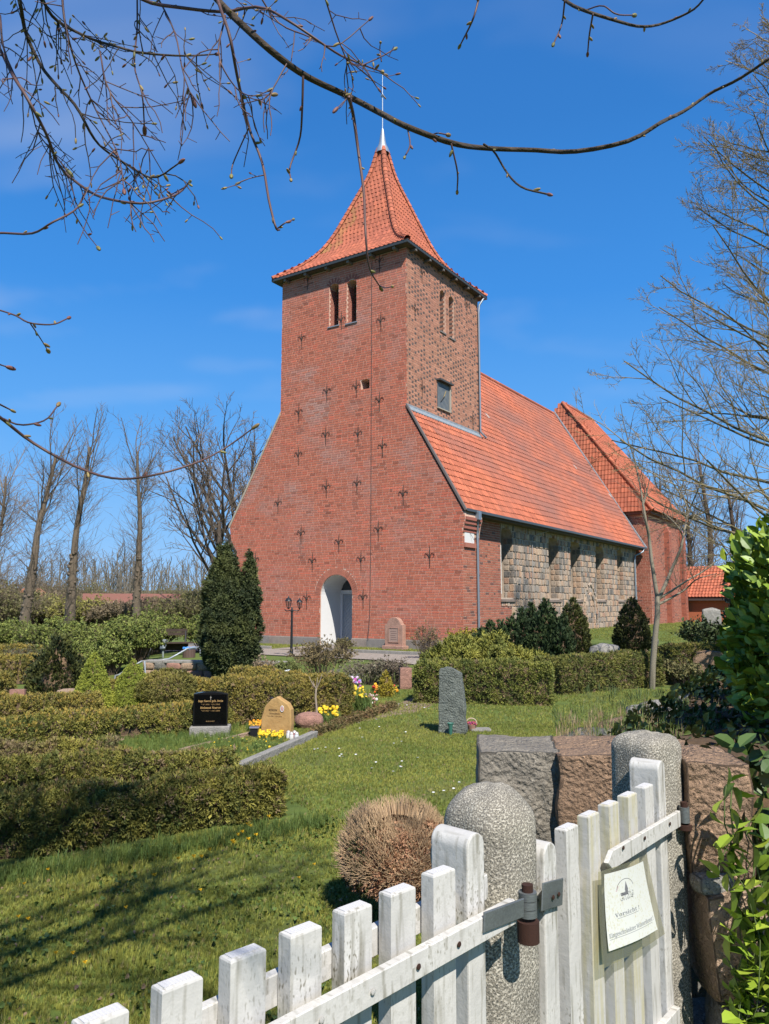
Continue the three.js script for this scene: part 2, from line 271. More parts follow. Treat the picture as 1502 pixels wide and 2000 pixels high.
// tower side walls
const brickWallPart = (name, poly, holes, depth, toLocal, q, opt, color, extraHoles = []) => { // poly in (s,y)
  const L = layBricks(poly, holes.concat(extraHoles), opt.y0, opt.y1, opt); return placeBricks(L, toLocal, q, color);
};
{
  const sw1 = arch(2.78, 3.24, 13.52, 15.2, .2), sw2 = arch(3.58, 4.06, 13.48, 15.2, .2), dialH = [[2.42, 10.02], [3.5, 10.02], [3.5, 11.18], [2.42, 11.18]];
  const poly = [[0, 9.2], [TD, 9.2], [TD, EAVE], [0, EAVE]];
  const sideExt = (p, holes, th) => { const g = ext(p, holes, th); g.rotateY(Math.PI / 2); return g; }; // (s,y) -> z=-s, x thickness
  const south = mesh('tower_south_wall', uvBox(sideExt([[1.41, 7], [TD, 7], [TD, EAVE], [1.41, EAVE]], [sw1, sw2], .9).translate(TW - .9, 0, 0), .8), mortarMat, church);
  const q = Q(0, Math.PI / 2, 0);
  inst('brick_field', brickGeo, brickMat, placeBricks(layBricks([[-.008, 9.2], [TD, 9.2], [TD, EAVE], [-.008, EAVE]], [sw1, sw2], 9.3, EAVE, { flemish: true, seed: 7 }), (s, y) => V(TW - .022, y, -s), q, SCOL), south);
  mesh('tower_north_wall', uvBox(bx(-TW, -TW + .9, 7, EAVE, -TD, -1.41), .8), mortarMat, church);
  mesh('tower_east_wall', uvBox(bx(-TW + .9, TW - .9, 7, EAVE, -TD, -TD + .9), .8), mortarMat, church);
  for (const [a, b, y] of [[2.76, 3.26, 13.5], [3.56, 4.08, 13.46]]) mesh('sill', uvBox(bx(TW - .2, TW + .05, y - .06, y, -b, -a)), std({ color: C(.2, .19, .18) }), church);
  for (const [a, b, y] of [[-.68, -.06, 13.6], [.26, .88, 13.56]]) mesh('sill', uvBox(bx(a, b, y - .05, y, -.3, .05)), std({ color: C(.30, .31, .33), roughness: .5, metalness: .3 }), church);
  // slate clock dial set under a hood on the south face
  const slate = std({ map: tint([.34, .37, .40], [.50, .51, .50], 5, .08), roughness: .6 });
  const dial = mesh('clock_dial', uvBox(bx(TW + .012, TW + .05, 10.04, 11.16, -3.46, -2.44)), slate, church);
  mesh('dial_frame', uvBox(mergeGeometries([bx(TW + .01, TW + .1, 10.0, 11.2, -3.54, -3.46), bx(TW + .012, TW + .08, 10.0, 10.04, -3.46, -2.40)].map(g => g.toNonIndexed()))), std({ color: C(.45, .40, .32) }), dial);
  mesh('hood', uvBox(bx(TW + .01, TW + .22, 11.2, 11.27, -3.58, -2.38)), std({ color: C(.06, .065, .07) }), dial);
  const hand = (a, l, w) => { const g = new THREE.BoxGeometry(.012, l, w); g.translate(0, l / 2 - .06, 0); g.rotateX(a); g.translate(TW + .065, 10.58, -2.95); return g; };
  mesh('hand', hand(-.55, .42, .035), std({ color: C(.62, .44, .16), metalness: .4, roughness: .4 }), dial);
  mesh('hand', hand(2.3, .46, .03).translate(.012, 0, 0), std({ color: C(.03, .03, .03) }), dial);
}
{ // dark louvres and brick jambs of the belfry openings
  const lv = std({ map: rep(tint([.40, .33, .28], [.52, .44, .37], 6, .12), 2), roughness: .9 }), L = [], R = rng(44), q = Q(0, Math.PI / 2, 0);
  for (const [a, b, y] of [[-.62, -.12, 13.62], [.32, .82, 13.58]]) { const f = mesh('louvre', bx(a + .002, b - .002, y + .01, y + 1.95, -.62, -.58), lv, church); for (let k = 0; k < 11; k++) mesh('slat', new THREE.BoxGeometry(b - a - .01, .012, .11).rotateX(.6).translate((a + b) / 2, y + .12 + k * .165, -.54), lv, f);
    for (let k = 0; k < 17; k++) for (let j = 0; j < 3; j++) for (const [x, s] of [[a, 1], [b, -1]]) { const v = .85 + .3 * R(); L.push({ m: M4(V(x - s * .024, y + .05 + k * .1, -.11 - j * .17 - (k % 2) * .07), q, V(.155, .083, .06)), c: C(.48 * v, .17 * v, .12 * v) }); } }
  for (const [a, b, y] of [[2.78, 3.24, 13.52], [3.58, 4.06, 13.48]]) { const f = mesh('louvre', bx(TW - .62, TW - .58, y + .01, y + 1.95, -b + .002, -a - .002), lv, church); for (let k = 0; k < 11; k++) mesh('slat', new THREE.BoxGeometry(.11, .012, b - a - .01).rotateZ(-.6).translate(TW - .54, y + .12 + k * .165, -(a + b) / 2), lv, f);
    for (let k = 0; k < 17; k++) for (let j = 0; j < 3; j++) for (const [z, s] of [[a, 1], [b, -1]]) { const v = .85 + .3 * R(), h = k % 2; L.push({ m: M4(V(TW - .11 - j * .17 - h * .07, y + .05 + k * .1, -z + s * .024), QID, V(.155, .083, .06)), c: h && j === 0 ? C(.14 * v, .10 * v, .09 * v) : C(.52 * v, .24 * v, .16 * v) }); } }
  inst('jamb_brick_field', brickGeo, brickMat, L, church);
  mesh('hole_back', bx(1.05, 1.52, 10.5, 11.02, -.5, -.45), lv, church);
}
// fleur-de-lis wall anchors
{
  const iron = std({ color: C(.085, .06, .048), roughness: .75, metalness: .3 });
  const t = new Tubes(); t.add([V(0, -.42, 0), V(0, -.1, .005), V(0, .2, .005), V(0, .42, 0)], q => [.010, .013, .017, .004][Math.round(q * 3)], 0, 6);
  for (const s of [-1, 1]) t.add(curve([V(0, -.05, .01), V(s * .06, .09, .015), V(s * .13, .15, .015), V(s * .20, .11, .015), V(s * .205, .03, .015), V(s * .15, .01, .015)], 12), q => .012 - .005 * q, 0, 5);
  t.add([V(-.045, .0, .012), V(.045, .0, .012)], .014, .014, 6);
  const g = t.geo();
  const A = [[-.7, 9.03], [.85, 8.98], [2.01, 8.24], [-2.24, 8.33], [-.74, 7.14], [.95, 6.98], [2.16, 6.31], [-2.23, 6.44], [-.68, 4.88], [.91, 4.9], [3.14, 4.3], [-3.35, 4.38], [-2.02, 3.0], [1.96, 2.95], [0, 2.53], [-4.62, 1.94], [-1.39, 1.79], [1.12, 1.78], [4.32, 1.82], [-1.67, .23], [1.23, .26], [-1.83, 14.27], [2.0, 14.17], [.05, 12.05], [2.08, 11.6], [-2.12, 11.64]];
  for (const [x, y] of A) mesh('wall_anchor', g, iron, church, V(x, y + 1.71, .016));
  for (const [s, y] of [[1.24, 13.82], [.65, 12.0], [5.31, 13.73], [1.2, 8.85], [5.75, 8.4]]) { const m = mesh('wall_anchor', g, iron, church, V(TW + .016, y + 1.71, -s)); m.rotation.y = Math.PI / 2; }
  mesh('cable', new Tubes().add([V(1.62, 16.0, .02), V(1.61, 9, .02), V(1.6, 4, .02), V(1.55, 1.2, .02), V(1.5, .3, .075)], .009, .009, 5).geo(), std({ color: C(.10, .08, .075) }), church);
}
// ---------- roofs ----------
const tileCol = (R, x, y, k) => { const v = .78 + .4 * R(), o = clamp(.5 + 1.1 * fbm(x * .45, y * .8, k, 3)); return C(lerp(.63, .55, o) * v, lerp(.178, .152, o) * v, lerp(.082, .082, o) * v); };
const pantile = (() => { // one S-shaped clay pantile, unit width and length (x across, z down the slope), thickness about 16 mm
  const prof = [[-.5, .035], [-.38, .055], [-.22, .03], [0, 0], [.22, .005], [.40, .03], [.5, .045]], p = [], idx = [];
  for (const z of [0, 1]) for (const [x, h] of prof) p.push(x, h + (z ? .045 : 0), z);
  for (const [x, h] of prof) p.push(x, h + .045 - .03, 1);
  const n = prof.length; for (let i = 0; i < n - 1; i++) { idx.push(i, n + i, i + 1, i + 1, n + i, n + i + 1); idx.push(n + i, 2 * n + i, n + i + 1, n + i + 1, 2 * n + i, 2 * n + i + 1); }
  const g = new THREE.BufferGeometry(); g.setAttribute('position', new THREE.Float32BufferAttribute(p, 3)); g.setIndex(idx); const h = g.toNonIndexed(); h.computeVertexNormals();
  const P = h.attributes.position, uv = []; for (let i = 0; i < P.count; i++) uv.push(P.getX(i), P.getZ(i)); h.setAttribute('uv', new THREE.Float32BufferAttribute(uv, 2)); return h;
})();
const tileMat = std({ map: tint([.82, .82, .82], [1, 1, 1], 8, .12), roughness: .82, bumpMap: rep(FINE_BUMP, .5), bumpScale: .003, side: THREE.DoubleSide });
const tilePal = []; { const R = rng(4); for (let i = 0; i < 8; i++) { const m = tileMat.clone(); m.color.copy(tileCol(R, i, i, 2)); tilePal.push(m); } }
const underMat = std({ color: C(.16, .06, .04), roughness: 1 });
function addTiles(parent, list, nParts) { // list of {m,c,d}: nearest as own parts
  list.sort((a, b) => a.d - b.d);
  list.slice(0, nParts).forEach((e, i) => { const t = mesh('roof_tile', pantile, e.lichen || tilePal[i * 7 % 8], parent); e.m.decompose(t.position, t.quaternion, t.scale); });
  inst('roof_tile_field', pantile, tileMat, list.slice(nParts), parent);
}
{ // spire of the tower: bell-cast pyramid
  const prof = [[.13, 23.2], [.45, 21.75], [.90, 20.5], [1.27, 19.5], [1.62, 18.6], [2.0, 17.85], [2.6, 17.1], [3.58, 16.32]];
  const zc = -3.22, cp = new THREE.CatmullRomCurve3(prof.map(([r, y]) => V(r, y, 0))), LEN = cp.getLength();
  const core = []; const N = 24; const rows = []; for (let k = 0; k <= N; k++) { const q = cp.getPointAt(k / N); rows.push([Math.max(.02, q.x - .05), q.y - .02]); }
  const p = [], idx = []; for (const [r, y] of rows) for (const [sx, sz] of [[1, 1], [1, -1], [-1, -1], [-1, 1]]) p.push(sx * r, y, zc + sz * r);
  for (let k = 0; k < N; k++) for (let s = 0; s < 4; s++) { const a = k * 4 + s, b = k * 4 + (s + 1) % 4; idx.push(a, a + 4, b, b, a + 4, b + 4); }
  const g = new THREE.BufferGeometry(); g.setAttribute('position', new THREE.Float32BufferAttribute(p, 3)); g.setIndex(idx); g.computeVertexNormals();
  const roof = mesh('tower_roof', g, underMat, church);
  const R = rng(31), list = [], cov = .29, tw = .215, lichen = std({ map: tileMat.map, color: C(.42, .26, .07), roughness: .95 });
  const rowsN = Math.floor(LEN / cov);
  for (let f = 0; f < 4; f++) for (let k = 0; k < rowsN; k++) {
    const a = cp.getPointAt(k * cov / LEN), b = cp.getPointAt(Math.min(1, (k + 1) * cov / LEN + .012)), ang = Math.atan2(a.y - b.y, b.x - a.x), half = b.x - .02, n = Math.max(1, Math.round(2 * half / tw)), w = 2 * half / n;
    for (let i = 0; i < n; i++) {
      const x = -half + (i + .5) * w; if (Math.abs(x) > (a.x + b.x) / 2 + .06) continue;
      const pos = V(x, a.y + .02, a.x).applyAxisAngle(V(0, 1, 0), f * Math.PI / 2); pos.z += zc;
      const q = Q(0, f * Math.PI / 2, 0).multiply(Q(ang, 0, (R() - .5) * .03));
      const e = { m: M4(pos, q, V(w * 1.14, .42, Math.hypot(b.x - a.x, b.y - a.y) + .05)), c: tileCol(R, x + f * 9, a.y, 4), d: f < 2 ? (f === 0 ? 0 : 1) * 100 + a.y : 999 };
      if (f === 0 && x < -half * .45 && fbm(x * 2, a.y * 2, 3, 2) > -.12 && a.y < 21.4 && a.y > 18.0) { const k = clamp(.35 + 1.6 * fbm(x * 2.5, a.y * 2.5, 8, 2)) * (.4 + .6 * R()); e.c.lerp(C(.42, .30, .07), k); if (k > .6) e.lichen = lichen; }
      list.push(e);
    }
  }
  addTiles(roof, list, 150);
  const capG = new THREE.CylinderGeometry(.115, .135, .34, 7, 1, true, -Math.PI / 2 - .2, Math.PI + .4);
  for (let s = 0; s < 4; s++) for (let k = 0; k < Math.floor(LEN * 1.22 / .32); k++) {
    const n = Math.floor(LEN * 1.22 / .32), a = cp.getPointAt(k / n), b = cp.getPointAt((k + 1) / n), [sx, sz] = [[1, 1], [1, -1], [-1, -1], [-1, 1]][s];
    const A = V(sx * a.x, a.y + .03, zc + sz * a.x), B = V(sx * b.x, b.y + .03, zc + sz * b.x), d = A.clone().sub(B), l = d.length(); d.normalize();
    const m = mesh('hip_tile', capG, tilePal[(k * 3 + s) % 8], roof); m.position.copy(A.add(B).multiplyScalar(.5));
    const out = V(sx, 1.2, sz); out.addScaledVector(d, -out.dot(d)).normalize(); const X = V(0, 0, 0).crossVectors(d, out); m.quaternion.setFromRotationMatrix(new THREE.Matrix4().makeBasis(X.negate(), d, out.negate())); m.rotateY(Math.PI / 2 + Math.PI / 2); m.scale.set(1, l / .32, 1);
  }
  const zinc = std({ color: C(.44, .50, .56), metalness: .55, roughness: .42 });
  const lz = pts => new THREE.LatheGeometry(pts.map(q => new THREE.Vector2(...q)), 14);
  const cap = mesh('lead_cap', lz([[.34, 23.0], [.3, 23.22], [.2, 23.42], [.16, 23.6], [.06, 24.25], [.03, 24.28]]), zinc, church, V(0, 0, zc));
  mesh('mast', lz([[.028, 24.2], [.028, 25.9], [.085, 25.93], [.09, 25.98], [.03, 26.03], [.02, 26.1], [.014, 27.3], [.001, 27.35]]), zinc, cap);
  // eaves: gutter, soffit, rafter ends
  const gm = std({ color: C(.055, .065, .068), roughness: .55, metalness: .2 });
  const rr = 3.62; const gut = mesh('tower_gutter', uvBox(mergeGeometries([bx(-rr, rr, 16.2, 16.33, zc + rr - .12, zc + rr), bx(-rr, rr, 16.2, 16.33, zc - rr, zc - rr + .12), bx(rr - .12, rr, 16.2, 16.33, zc - rr + .12, zc + rr - .12), bx(-rr, -rr + .12, 16.2, 16.33, zc - rr + .12, zc + rr - .12)].map(g => g.toNonIndexed()))), gm, church);
  mesh('soffit', uvBox(bx(-rr + .12, rr - .12, 16.205, 16.24, zc - rr + .12, zc + rr - .12)), std({ color: C(.10, .085, .07) }), church);
  for (let i = 0; i < 6; i++) { const s = -2.9 + i * 1.16; mesh('rafter_end', uvBox(bx(s - .06, s + .06, 16.09, 16.2, .0, .34)), std({ color: C(.22, .19, .16) }), church); mesh('rafter_end', uvBox(bx(TW, TW + .3, 16.09, 16.2, zc + s - .06, zc + s + .06)), std({ color: C(.16, .14, .12) }), church); }
}
const zincM = std({ color: C(.30, .35, .40), metalness: .5, roughness: .45 });
const NL = 24.6;
{ // nave roof
  const sp = [[5.78, 5.30], [3.3, 9.5], [0, 14.75]], th = .14;
  const slab = (pts, z0, z1) => { const up = pts.map(([x, y]) => [x, y - .04]), lo = pts.map(([x, y]) => [x - Math.sign(x || 1) * .0, y - .04 - th]).reverse(); const g = ext(up.concat(lo), [], z0 - z1); g.translate(0, 0, z1); return g.toNonIndexed(); };
  const roof = mesh('nave_roof', uvBox(mergeGeometries([slab([[5.78, 5.30], [3.3, 9.5]], -.0, -TD), slab([[3.3, 9.5], [5.78, 5.30], [3.3, 9.5], [0, 14.75]].slice(1), -TD, -NL), slab([[-3.3, 9.9], [-6.2, 5.24]], -.0, -TD), slab([[0, 14.75], [-6.2, 5.24]], -TD, -NL)])), underMat, church);
  const R = rng(77), list = []; const tw = .225, cov = .325; const eye = toCh(0, 0);
  for (const [A, B, z0, s0] of [[sp[0], sp[1], 0.02, 0], [sp[1], sp[2], -TD, 20]]) {
    const len = Math.hypot(B[0] - A[0], B[1] - A[1]), n = Math.round(len / cov), c = len / n, ang = Math.atan2(B[1] - A[1], A[0] - B[0]);
    for (let k = 0; k < n; k++) {
      const t = (k + 1) / n, x = lerp(A[0], B[0], t), y = lerp(A[1], B[1], t);
      for (let z = z0 - tw / 2; z > -NL - .05; z -= tw) {
        const q = Q(0, Math.PI / 2, 0).multiply(Q(ang, 0, (R() - .5) * .02));
        let col = tileCol(R, z * 1.2, s0 + k * .3, 6);
        const w = clamp(1.7 * fbm(z * .22 + 5, (s0 * .3 + k) * .16, 9, 3) + .2 + .25 * sstep(-6, -10, z)) * .85; col.lerp(C(.30, .135, .105), w);
        if (R() < .002) col = C(.5, .42, .38);
        list.push({ m: M4(V(x, y + .05 * fbm(z * .3, k * .2, 4, 2) + .012 * (R() - .5), z), q, V(tw * 1.04, .8, c + .05)), c: col, d: Math.hypot(x - eye[0], z - eye[1]) + (y - 5) * .3 });
      }
    }
  }
  addTiles(roof, list, 150);
  const rc = new THREE.CylinderGeometry(.13, .13, .4, 8, 1, true, -Math.PI / 2, Math.PI); rc.rotateX(Math.PI / 2); rc.rotateZ(Math.PI / 2);
  for (let z = -TD - .2; z > -NL; z -= .4) mesh('ridge_tile', rc, tilePal[Math.floor(R() * 8)], roof, V(0, 14.76, z));
  // gutter and downpipes
  const gut = mesh('nave_gutter', uvBox(bx(5.80, 5.93, 5.20, 5.30, -NL - .05, -.05)), std({ color: C(.10, .115, .125), roughness: .5, metalness: .35 }), church);
  mesh('eave_board', uvBox(bx(5.3, 5.79, 5.12, 5.19, -NL, -1.05)), std({ color: C(.10, .085, .07) }), church);
  const pipe = (pts, r, name = 'downpipe') => mesh(name, new Tubes().add(pts, r, r, 8).geo(), zincM, church);
  pipe([V(5.87, 5.22, -.95), V(5.87, 4.95, -.95), V(5.86, 4.85, -.98), V(5.80, 4.55, -1.1), V(5.79, 4.4, -1.12), V(5.79, .1, -1.12)], .05);
  mesh('rain_hopper', uvBox(bevelBox(.2, .34, .24, .02).translate(5.90, 4.92, -.95)), zincM, church);
  pipe([V(5.87, 5.2, -24.2), V(5.84, 5.0, -24.1), V(5.45, 4.75, -23.7), V(5.42, 4.5, -23.65), V(5.42, .4, -23.65)], .055);
  pipe([V(TW + .28, 16.18, -TD - .1), V(TW + .12, 15.8, -TD + .07), V(TW + .09, 15.4, -TD + .08), V(TW + .09, 9.7, -TD + .08), V(TW + .3, 9.4, -TD - .12)], .05);
  // lead flashings
  const lead = std({ map: tint([.50, .55, .59], [.72, .74, .75], 9, .1), roughness: .6, metalness: .2 });
  mesh('flashing', uvBox(bx(TW + .006, TW + .035, 9.46, 9.66, -TD, -.02)), lead, church);
  { const g = ext([[3.3, 9.52], [3.4, 9.36], [3.42, 9.40], [3.32, 9.58]], [], TD - .02); mesh('flashing', uvBox(g.translate(0, .03, -TD)), lead, church); }
  for (const [A, B] of [[[5.9, 5.2], [0, 14.9]]]) { const g = ext([A, [A[0] + .06, A[1] + .06], [B[0] + .05, B[1] + .05], B], [], .16); mesh('flashing', uvBox(g.translate(0, .03, -NL - .12)), lead, church); }
  // mortar verges of the west gable
  const vm = std({ map: tint([.66, .60, .52], [.80, .75, .67], 8, .1) });
  mesh('verge', uvBox(ext([[-6.33, 5.24], [-6.24, 5.20], [-3.3, 10.06], [-3.3, 10.22]], [], .3).translate(0, 0, -.26)), vm, church);
  mesh('verge', uvBox(ext([[5.93, 5.24], [5.86, 5.20], [3.302, 9.56], [3.302, 9.68]], [], .12).translate(0, 0, -.07)), std({ color: C(.16, .13, .12) }), church);
}
// ---------- nave south wall ----------
const WX = 5.3;
const wins = [[4.23, 5.45], [9.5, 10.9], [12.5, 14.0], [16.4, 17.9], [20.3, 21.5]];
const winHole = wins.map(([a, b]) => arch(a, b, 2.0, 4.55, .5));
{
  const stoneMortar = std({ map: tint([.66, .59, .51], [.82, .75, .68], 9, .12), roughness: 1, bumpMap: rep(FINE_BUMP, 1), bumpScale: .008 });
  const wallG = ext([[1.0, -.3], [24.3, -.3], [24.3, 5.2], [1.0, 5.2]], winHole, .9); wallG.rotateY(Math.PI / 2); wallG.translate(WX - .9, 0, 0);
  const wall = mesh('nave_south_wall', uvBox(wallG, .8), stoneMortar, church);
  const q = Q(0, Math.PI / 2, 0), R = rng(12);
  // brick part beside the west corner
  const bp = [[1.0, 0], [5.25, 0], [5.25, 1.66], [4.2, 1.66], [4.2, 5.2], [1.0, 5.2]];
  inst('brick_field', brickGeo, brickMat, placeBricks(layBricks(bp, winHole, 0, 5.2, { flemish: true, seed: 17 }), (s, y) => V(WX - .022, y, -s), q, NCOL), wall);
  mesh('white_edge', uvBox(bx(WX - .3, WX + .012, 2.15, 4.2, -4.26, -4.22)), std({ color: C(.74, .71, .66) }), wall);
  // the wing of the west wall
  const wing = brickWallPart('wing', [[-.008, 0], [1.41, 0], [1.41, 5.2], [-.008, 5.2]], [], 1, (s, y) => V(5.698, y, -s), q, { y0: .375, y1: 4.3, seed: 41 }, NCOL);
  inst('wing_brick_field', brickGeo, brickMat, wing, westWall);
  for (const [y, o] of [[4.42, .04], [4.55, .09], [4.72, .14], [4.87, .19]]) mesh('corbel', uvBox(bx(5.4, 5.72 + o, y, y + .12, -1.3, -.02 - (o < .1 ? 0 : .0))), std({ color: C(.36, .12, .085), bumpMap: FINE_BUMP, bumpScale: .004 }), church);
  const dialp = mesh('sundial', uvBox(bx(5.70, 5.745, 4.02, 4.56, -.92, -.16)), std({ color: C(.78, .77, .74), roughness: .7 }), church);
  mesh('gnomon', new Tubes().add([V(5.74, 4.45, -.55), V(5.86, 4.12, -.72)], .008, .006, 5).geo(), std({ color: C(.04, .04, .04) }), dialp);
  mesh('corbel', uvBox(bx(5.6, 5.80, 3.85, 4.02, -1.0, -.1)), std({ color: C(.42, .16, .11) }), church);
  // squared fieldstones, in courses
  const stoneGeos = []; for (let v = 0; v < 5; v++) { const g = new THREE.BoxGeometry(1, 1, 1, 2, 2, 2), P = g.attributes.position, Rr = rng(60 + v), map = {}; for (let i = 0; i < P.count; i++) { const x = P.getX(i), y = P.getY(i), z = P.getZ(i), key = [x, y, z].map(n => n.toFixed(2)).join(); const j = map[key] ??= [Rr() - .5, Rr() - .5, Rr() - .5]; const e = (Math.abs(x) > .4) + (Math.abs(y) > .4) + (Math.abs(z) > .4), s = e >= 3 ? .86 : e === 2 ? .94 : 1; P.setXYZ(i, x * s + j[0] * .08, y * s + j[1] * .08, z * (e === 1 ? 1.0 : .9) + j[2] * .10); } g.computeVertexNormals(); stoneGeos.push(uvBox(g, .6)); }
  const stTex = granTex([.86, .85, .84], [.66, .65, .65], [1, .99, .97], 30), stMats = [];
  const cols = [[.36, .275, .21], [.31, .25, .20], [.41, .30, .22], [.18, .17, .16], [.28, .24, .205], [.41, .33, .255], [.32, .215, .165], [.33, .29, .25], [.14, .14, .14], [.36, .31, .26], [.25, .24, .225]];
  for (const c of cols) stMats.push(std({ map: stTex, color: C(c[0] * 1.95, c[1] * 1.82, c[2] * 1.7), roughness: .85, bumpMap: rep(NOISE_BUMP, 1), bumpScale: .012 }));
  const stones = []; let y = -.1;
  while (y < 5.2) {
    const h = .23 + R() * .12, yc = y + h / 2, lim = yc < 1.66 ? 5.27 : 4.2; let iv = [[lim, 24.28]]; for (const hh of winHole) iv = minus(iv, polyX(hh, yc));
    for (const [a, b] of iv) { let x = a; while (x < b - .03) { let w = R() < .16 ? .28 + R() * .16 : .11 + R() * .15; if (b - x - w < .1) w = b - x; stones.push({ s: x + w / 2, w: w - .028, y: yc, h: h - .03, d: .12 }); x += w; } }
    // the far jambs of the windows show stone too
    for (const [a, b] of wins) if (yc > 2.1 && yc < 4.6) { const c = .14 + R() * .2; stones.push({ jamb: b, s: b, w: .2, y: yc, h: h - .03, jx: c / 2, jw: c - .025 }, { jamb: b, s: b, w: .2, y: yc, h: h - .03, jx: (c + .46) / 2, jw: .46 - c - .025 }); }
    y += h;
  }
  const eye = toCh(0, 0);
  stones.forEach(e => { e.k = Math.floor(R() * cols.length); e.g = Math.floor(R() * 5); e.d2 = Math.hypot(WX - eye[0], -e.s - eye[1]) + (e.y < 1.2 && e.s < 13 ? 30 : 0); e.p = e.jamb ? V(WX + .03 - e.jx, e.y, -e.jamb - .025) : V(WX - .04 + R() * .03, e.y + (R() - .5) * .03, -e.s); e.sc = e.jamb ? V(e.jw, e.h, .1) : V(.14, e.h * (.9 + .16 * R()), e.w); });
  stones.sort((a, b) => a.d2 - b.d2);
  stones.slice(0, 300).forEach(e => { const m = mesh('stone', stoneGeos[e.g], stMats[e.k], wall, e.p); m.scale.copy(e.sc); });
  for (let g = 0; g < 5; g++) { const rest = stones.slice(300).filter(e => e.g === g); const base = std({ map: stTex, roughness: .85, bumpMap: rep(NOISE_BUMP, 1), bumpScale: .012 }); inst('stone_field', stoneGeos[g], base, rest.map(e => ({ m: M4(e.p, QID, e.sc), c: stMats[e.k].color })), wall); }
  for (const [a, b] of wins) {
    const s = mesh('window_sill', uvBox(ext([[-.5, 2.0], [.09, 1.93], [.09, 1.83], [-.5, 1.86]], [], b - a + .2).translate(WX, .0, -b - .1), .8), std({ map: stTex, color: C(.34, .27, .23), roughness: .9 }), church);
    const pane = mesh('window', uvBox(bx(WX - .62, WX - .60, 1.9, 5.1, -b - .05, -a + .05)), std({ color: C(.035, .045, .05), roughness: .1 }), church);
    for (let k = 1; k < 4; k++) mesh('glazing_bar', bx(WX - .60, WX - .57, 2, 5.0, -lerp(a, b, k / 4) - .012, -lerp(a, b, k / 4) + .012), std({ color: C(.2, .2, .2) }), pane);
    for (let k = 1; k < 6; k++) mesh('glazing_bar', bx(WX - .60, WX - .575, 2 + k * .5 - .01, 2 + k * .5 + .01, -b, -a), std({ color: C(.2, .2, .2) }), pane);
  }
  // blocked pointed portal: two rings of voussoirs standing proud
  for (const ro of [.62, 1.02]) for (const s of [-1, 1]) for (let k = 0; k < 9; k++) {
    const t = (k + .5) / 9; let sx, yy, a; if (t < .45) { sx = s * ro; yy = .35 + t / .45 * 1.1; a = 0; } else { const u = (t - .45) / .55, an = u * 1.08; sx = s * (Math.cos(an) * ro * 1.9 - ro * .9); yy = 1.45 + Math.sin(an) * ro * 1.55; a = s * -an; }
    const m = mesh('portal_stone', stoneGeos[k % 5], stMats[(k * 5 + (ro > 1 ? 2 : 6)) % cols.length], wall, V(WX + .0, yy, -15.35 - sx)); m.scale.set(.17, .27, .15); m.rotation.x = -a;
  }
  mesh('vent_grille', bx(WX + .03, WX + .06, .95, 1.22, -16.4, -16.05), std({ color: C(.03, .03, .035) }), church);
  mesh('cable', new Tubes().add([V(5.75, 5.2, -9.1), V(5.4, 4.9, -7.9), V(5.38, 4.75, -7.5), V(5.38, 2.6, -7.4)], .012, .012, 5).geo(), std({ color: C(.45, .45, .45) }), church);
  // inner north and east closure of the nave
  mesh('nave_north_wall', uvBox(bx(-5.7, -4.9, -.3, 5.1, -24.3, -1.41)), mortarMat, church);
}
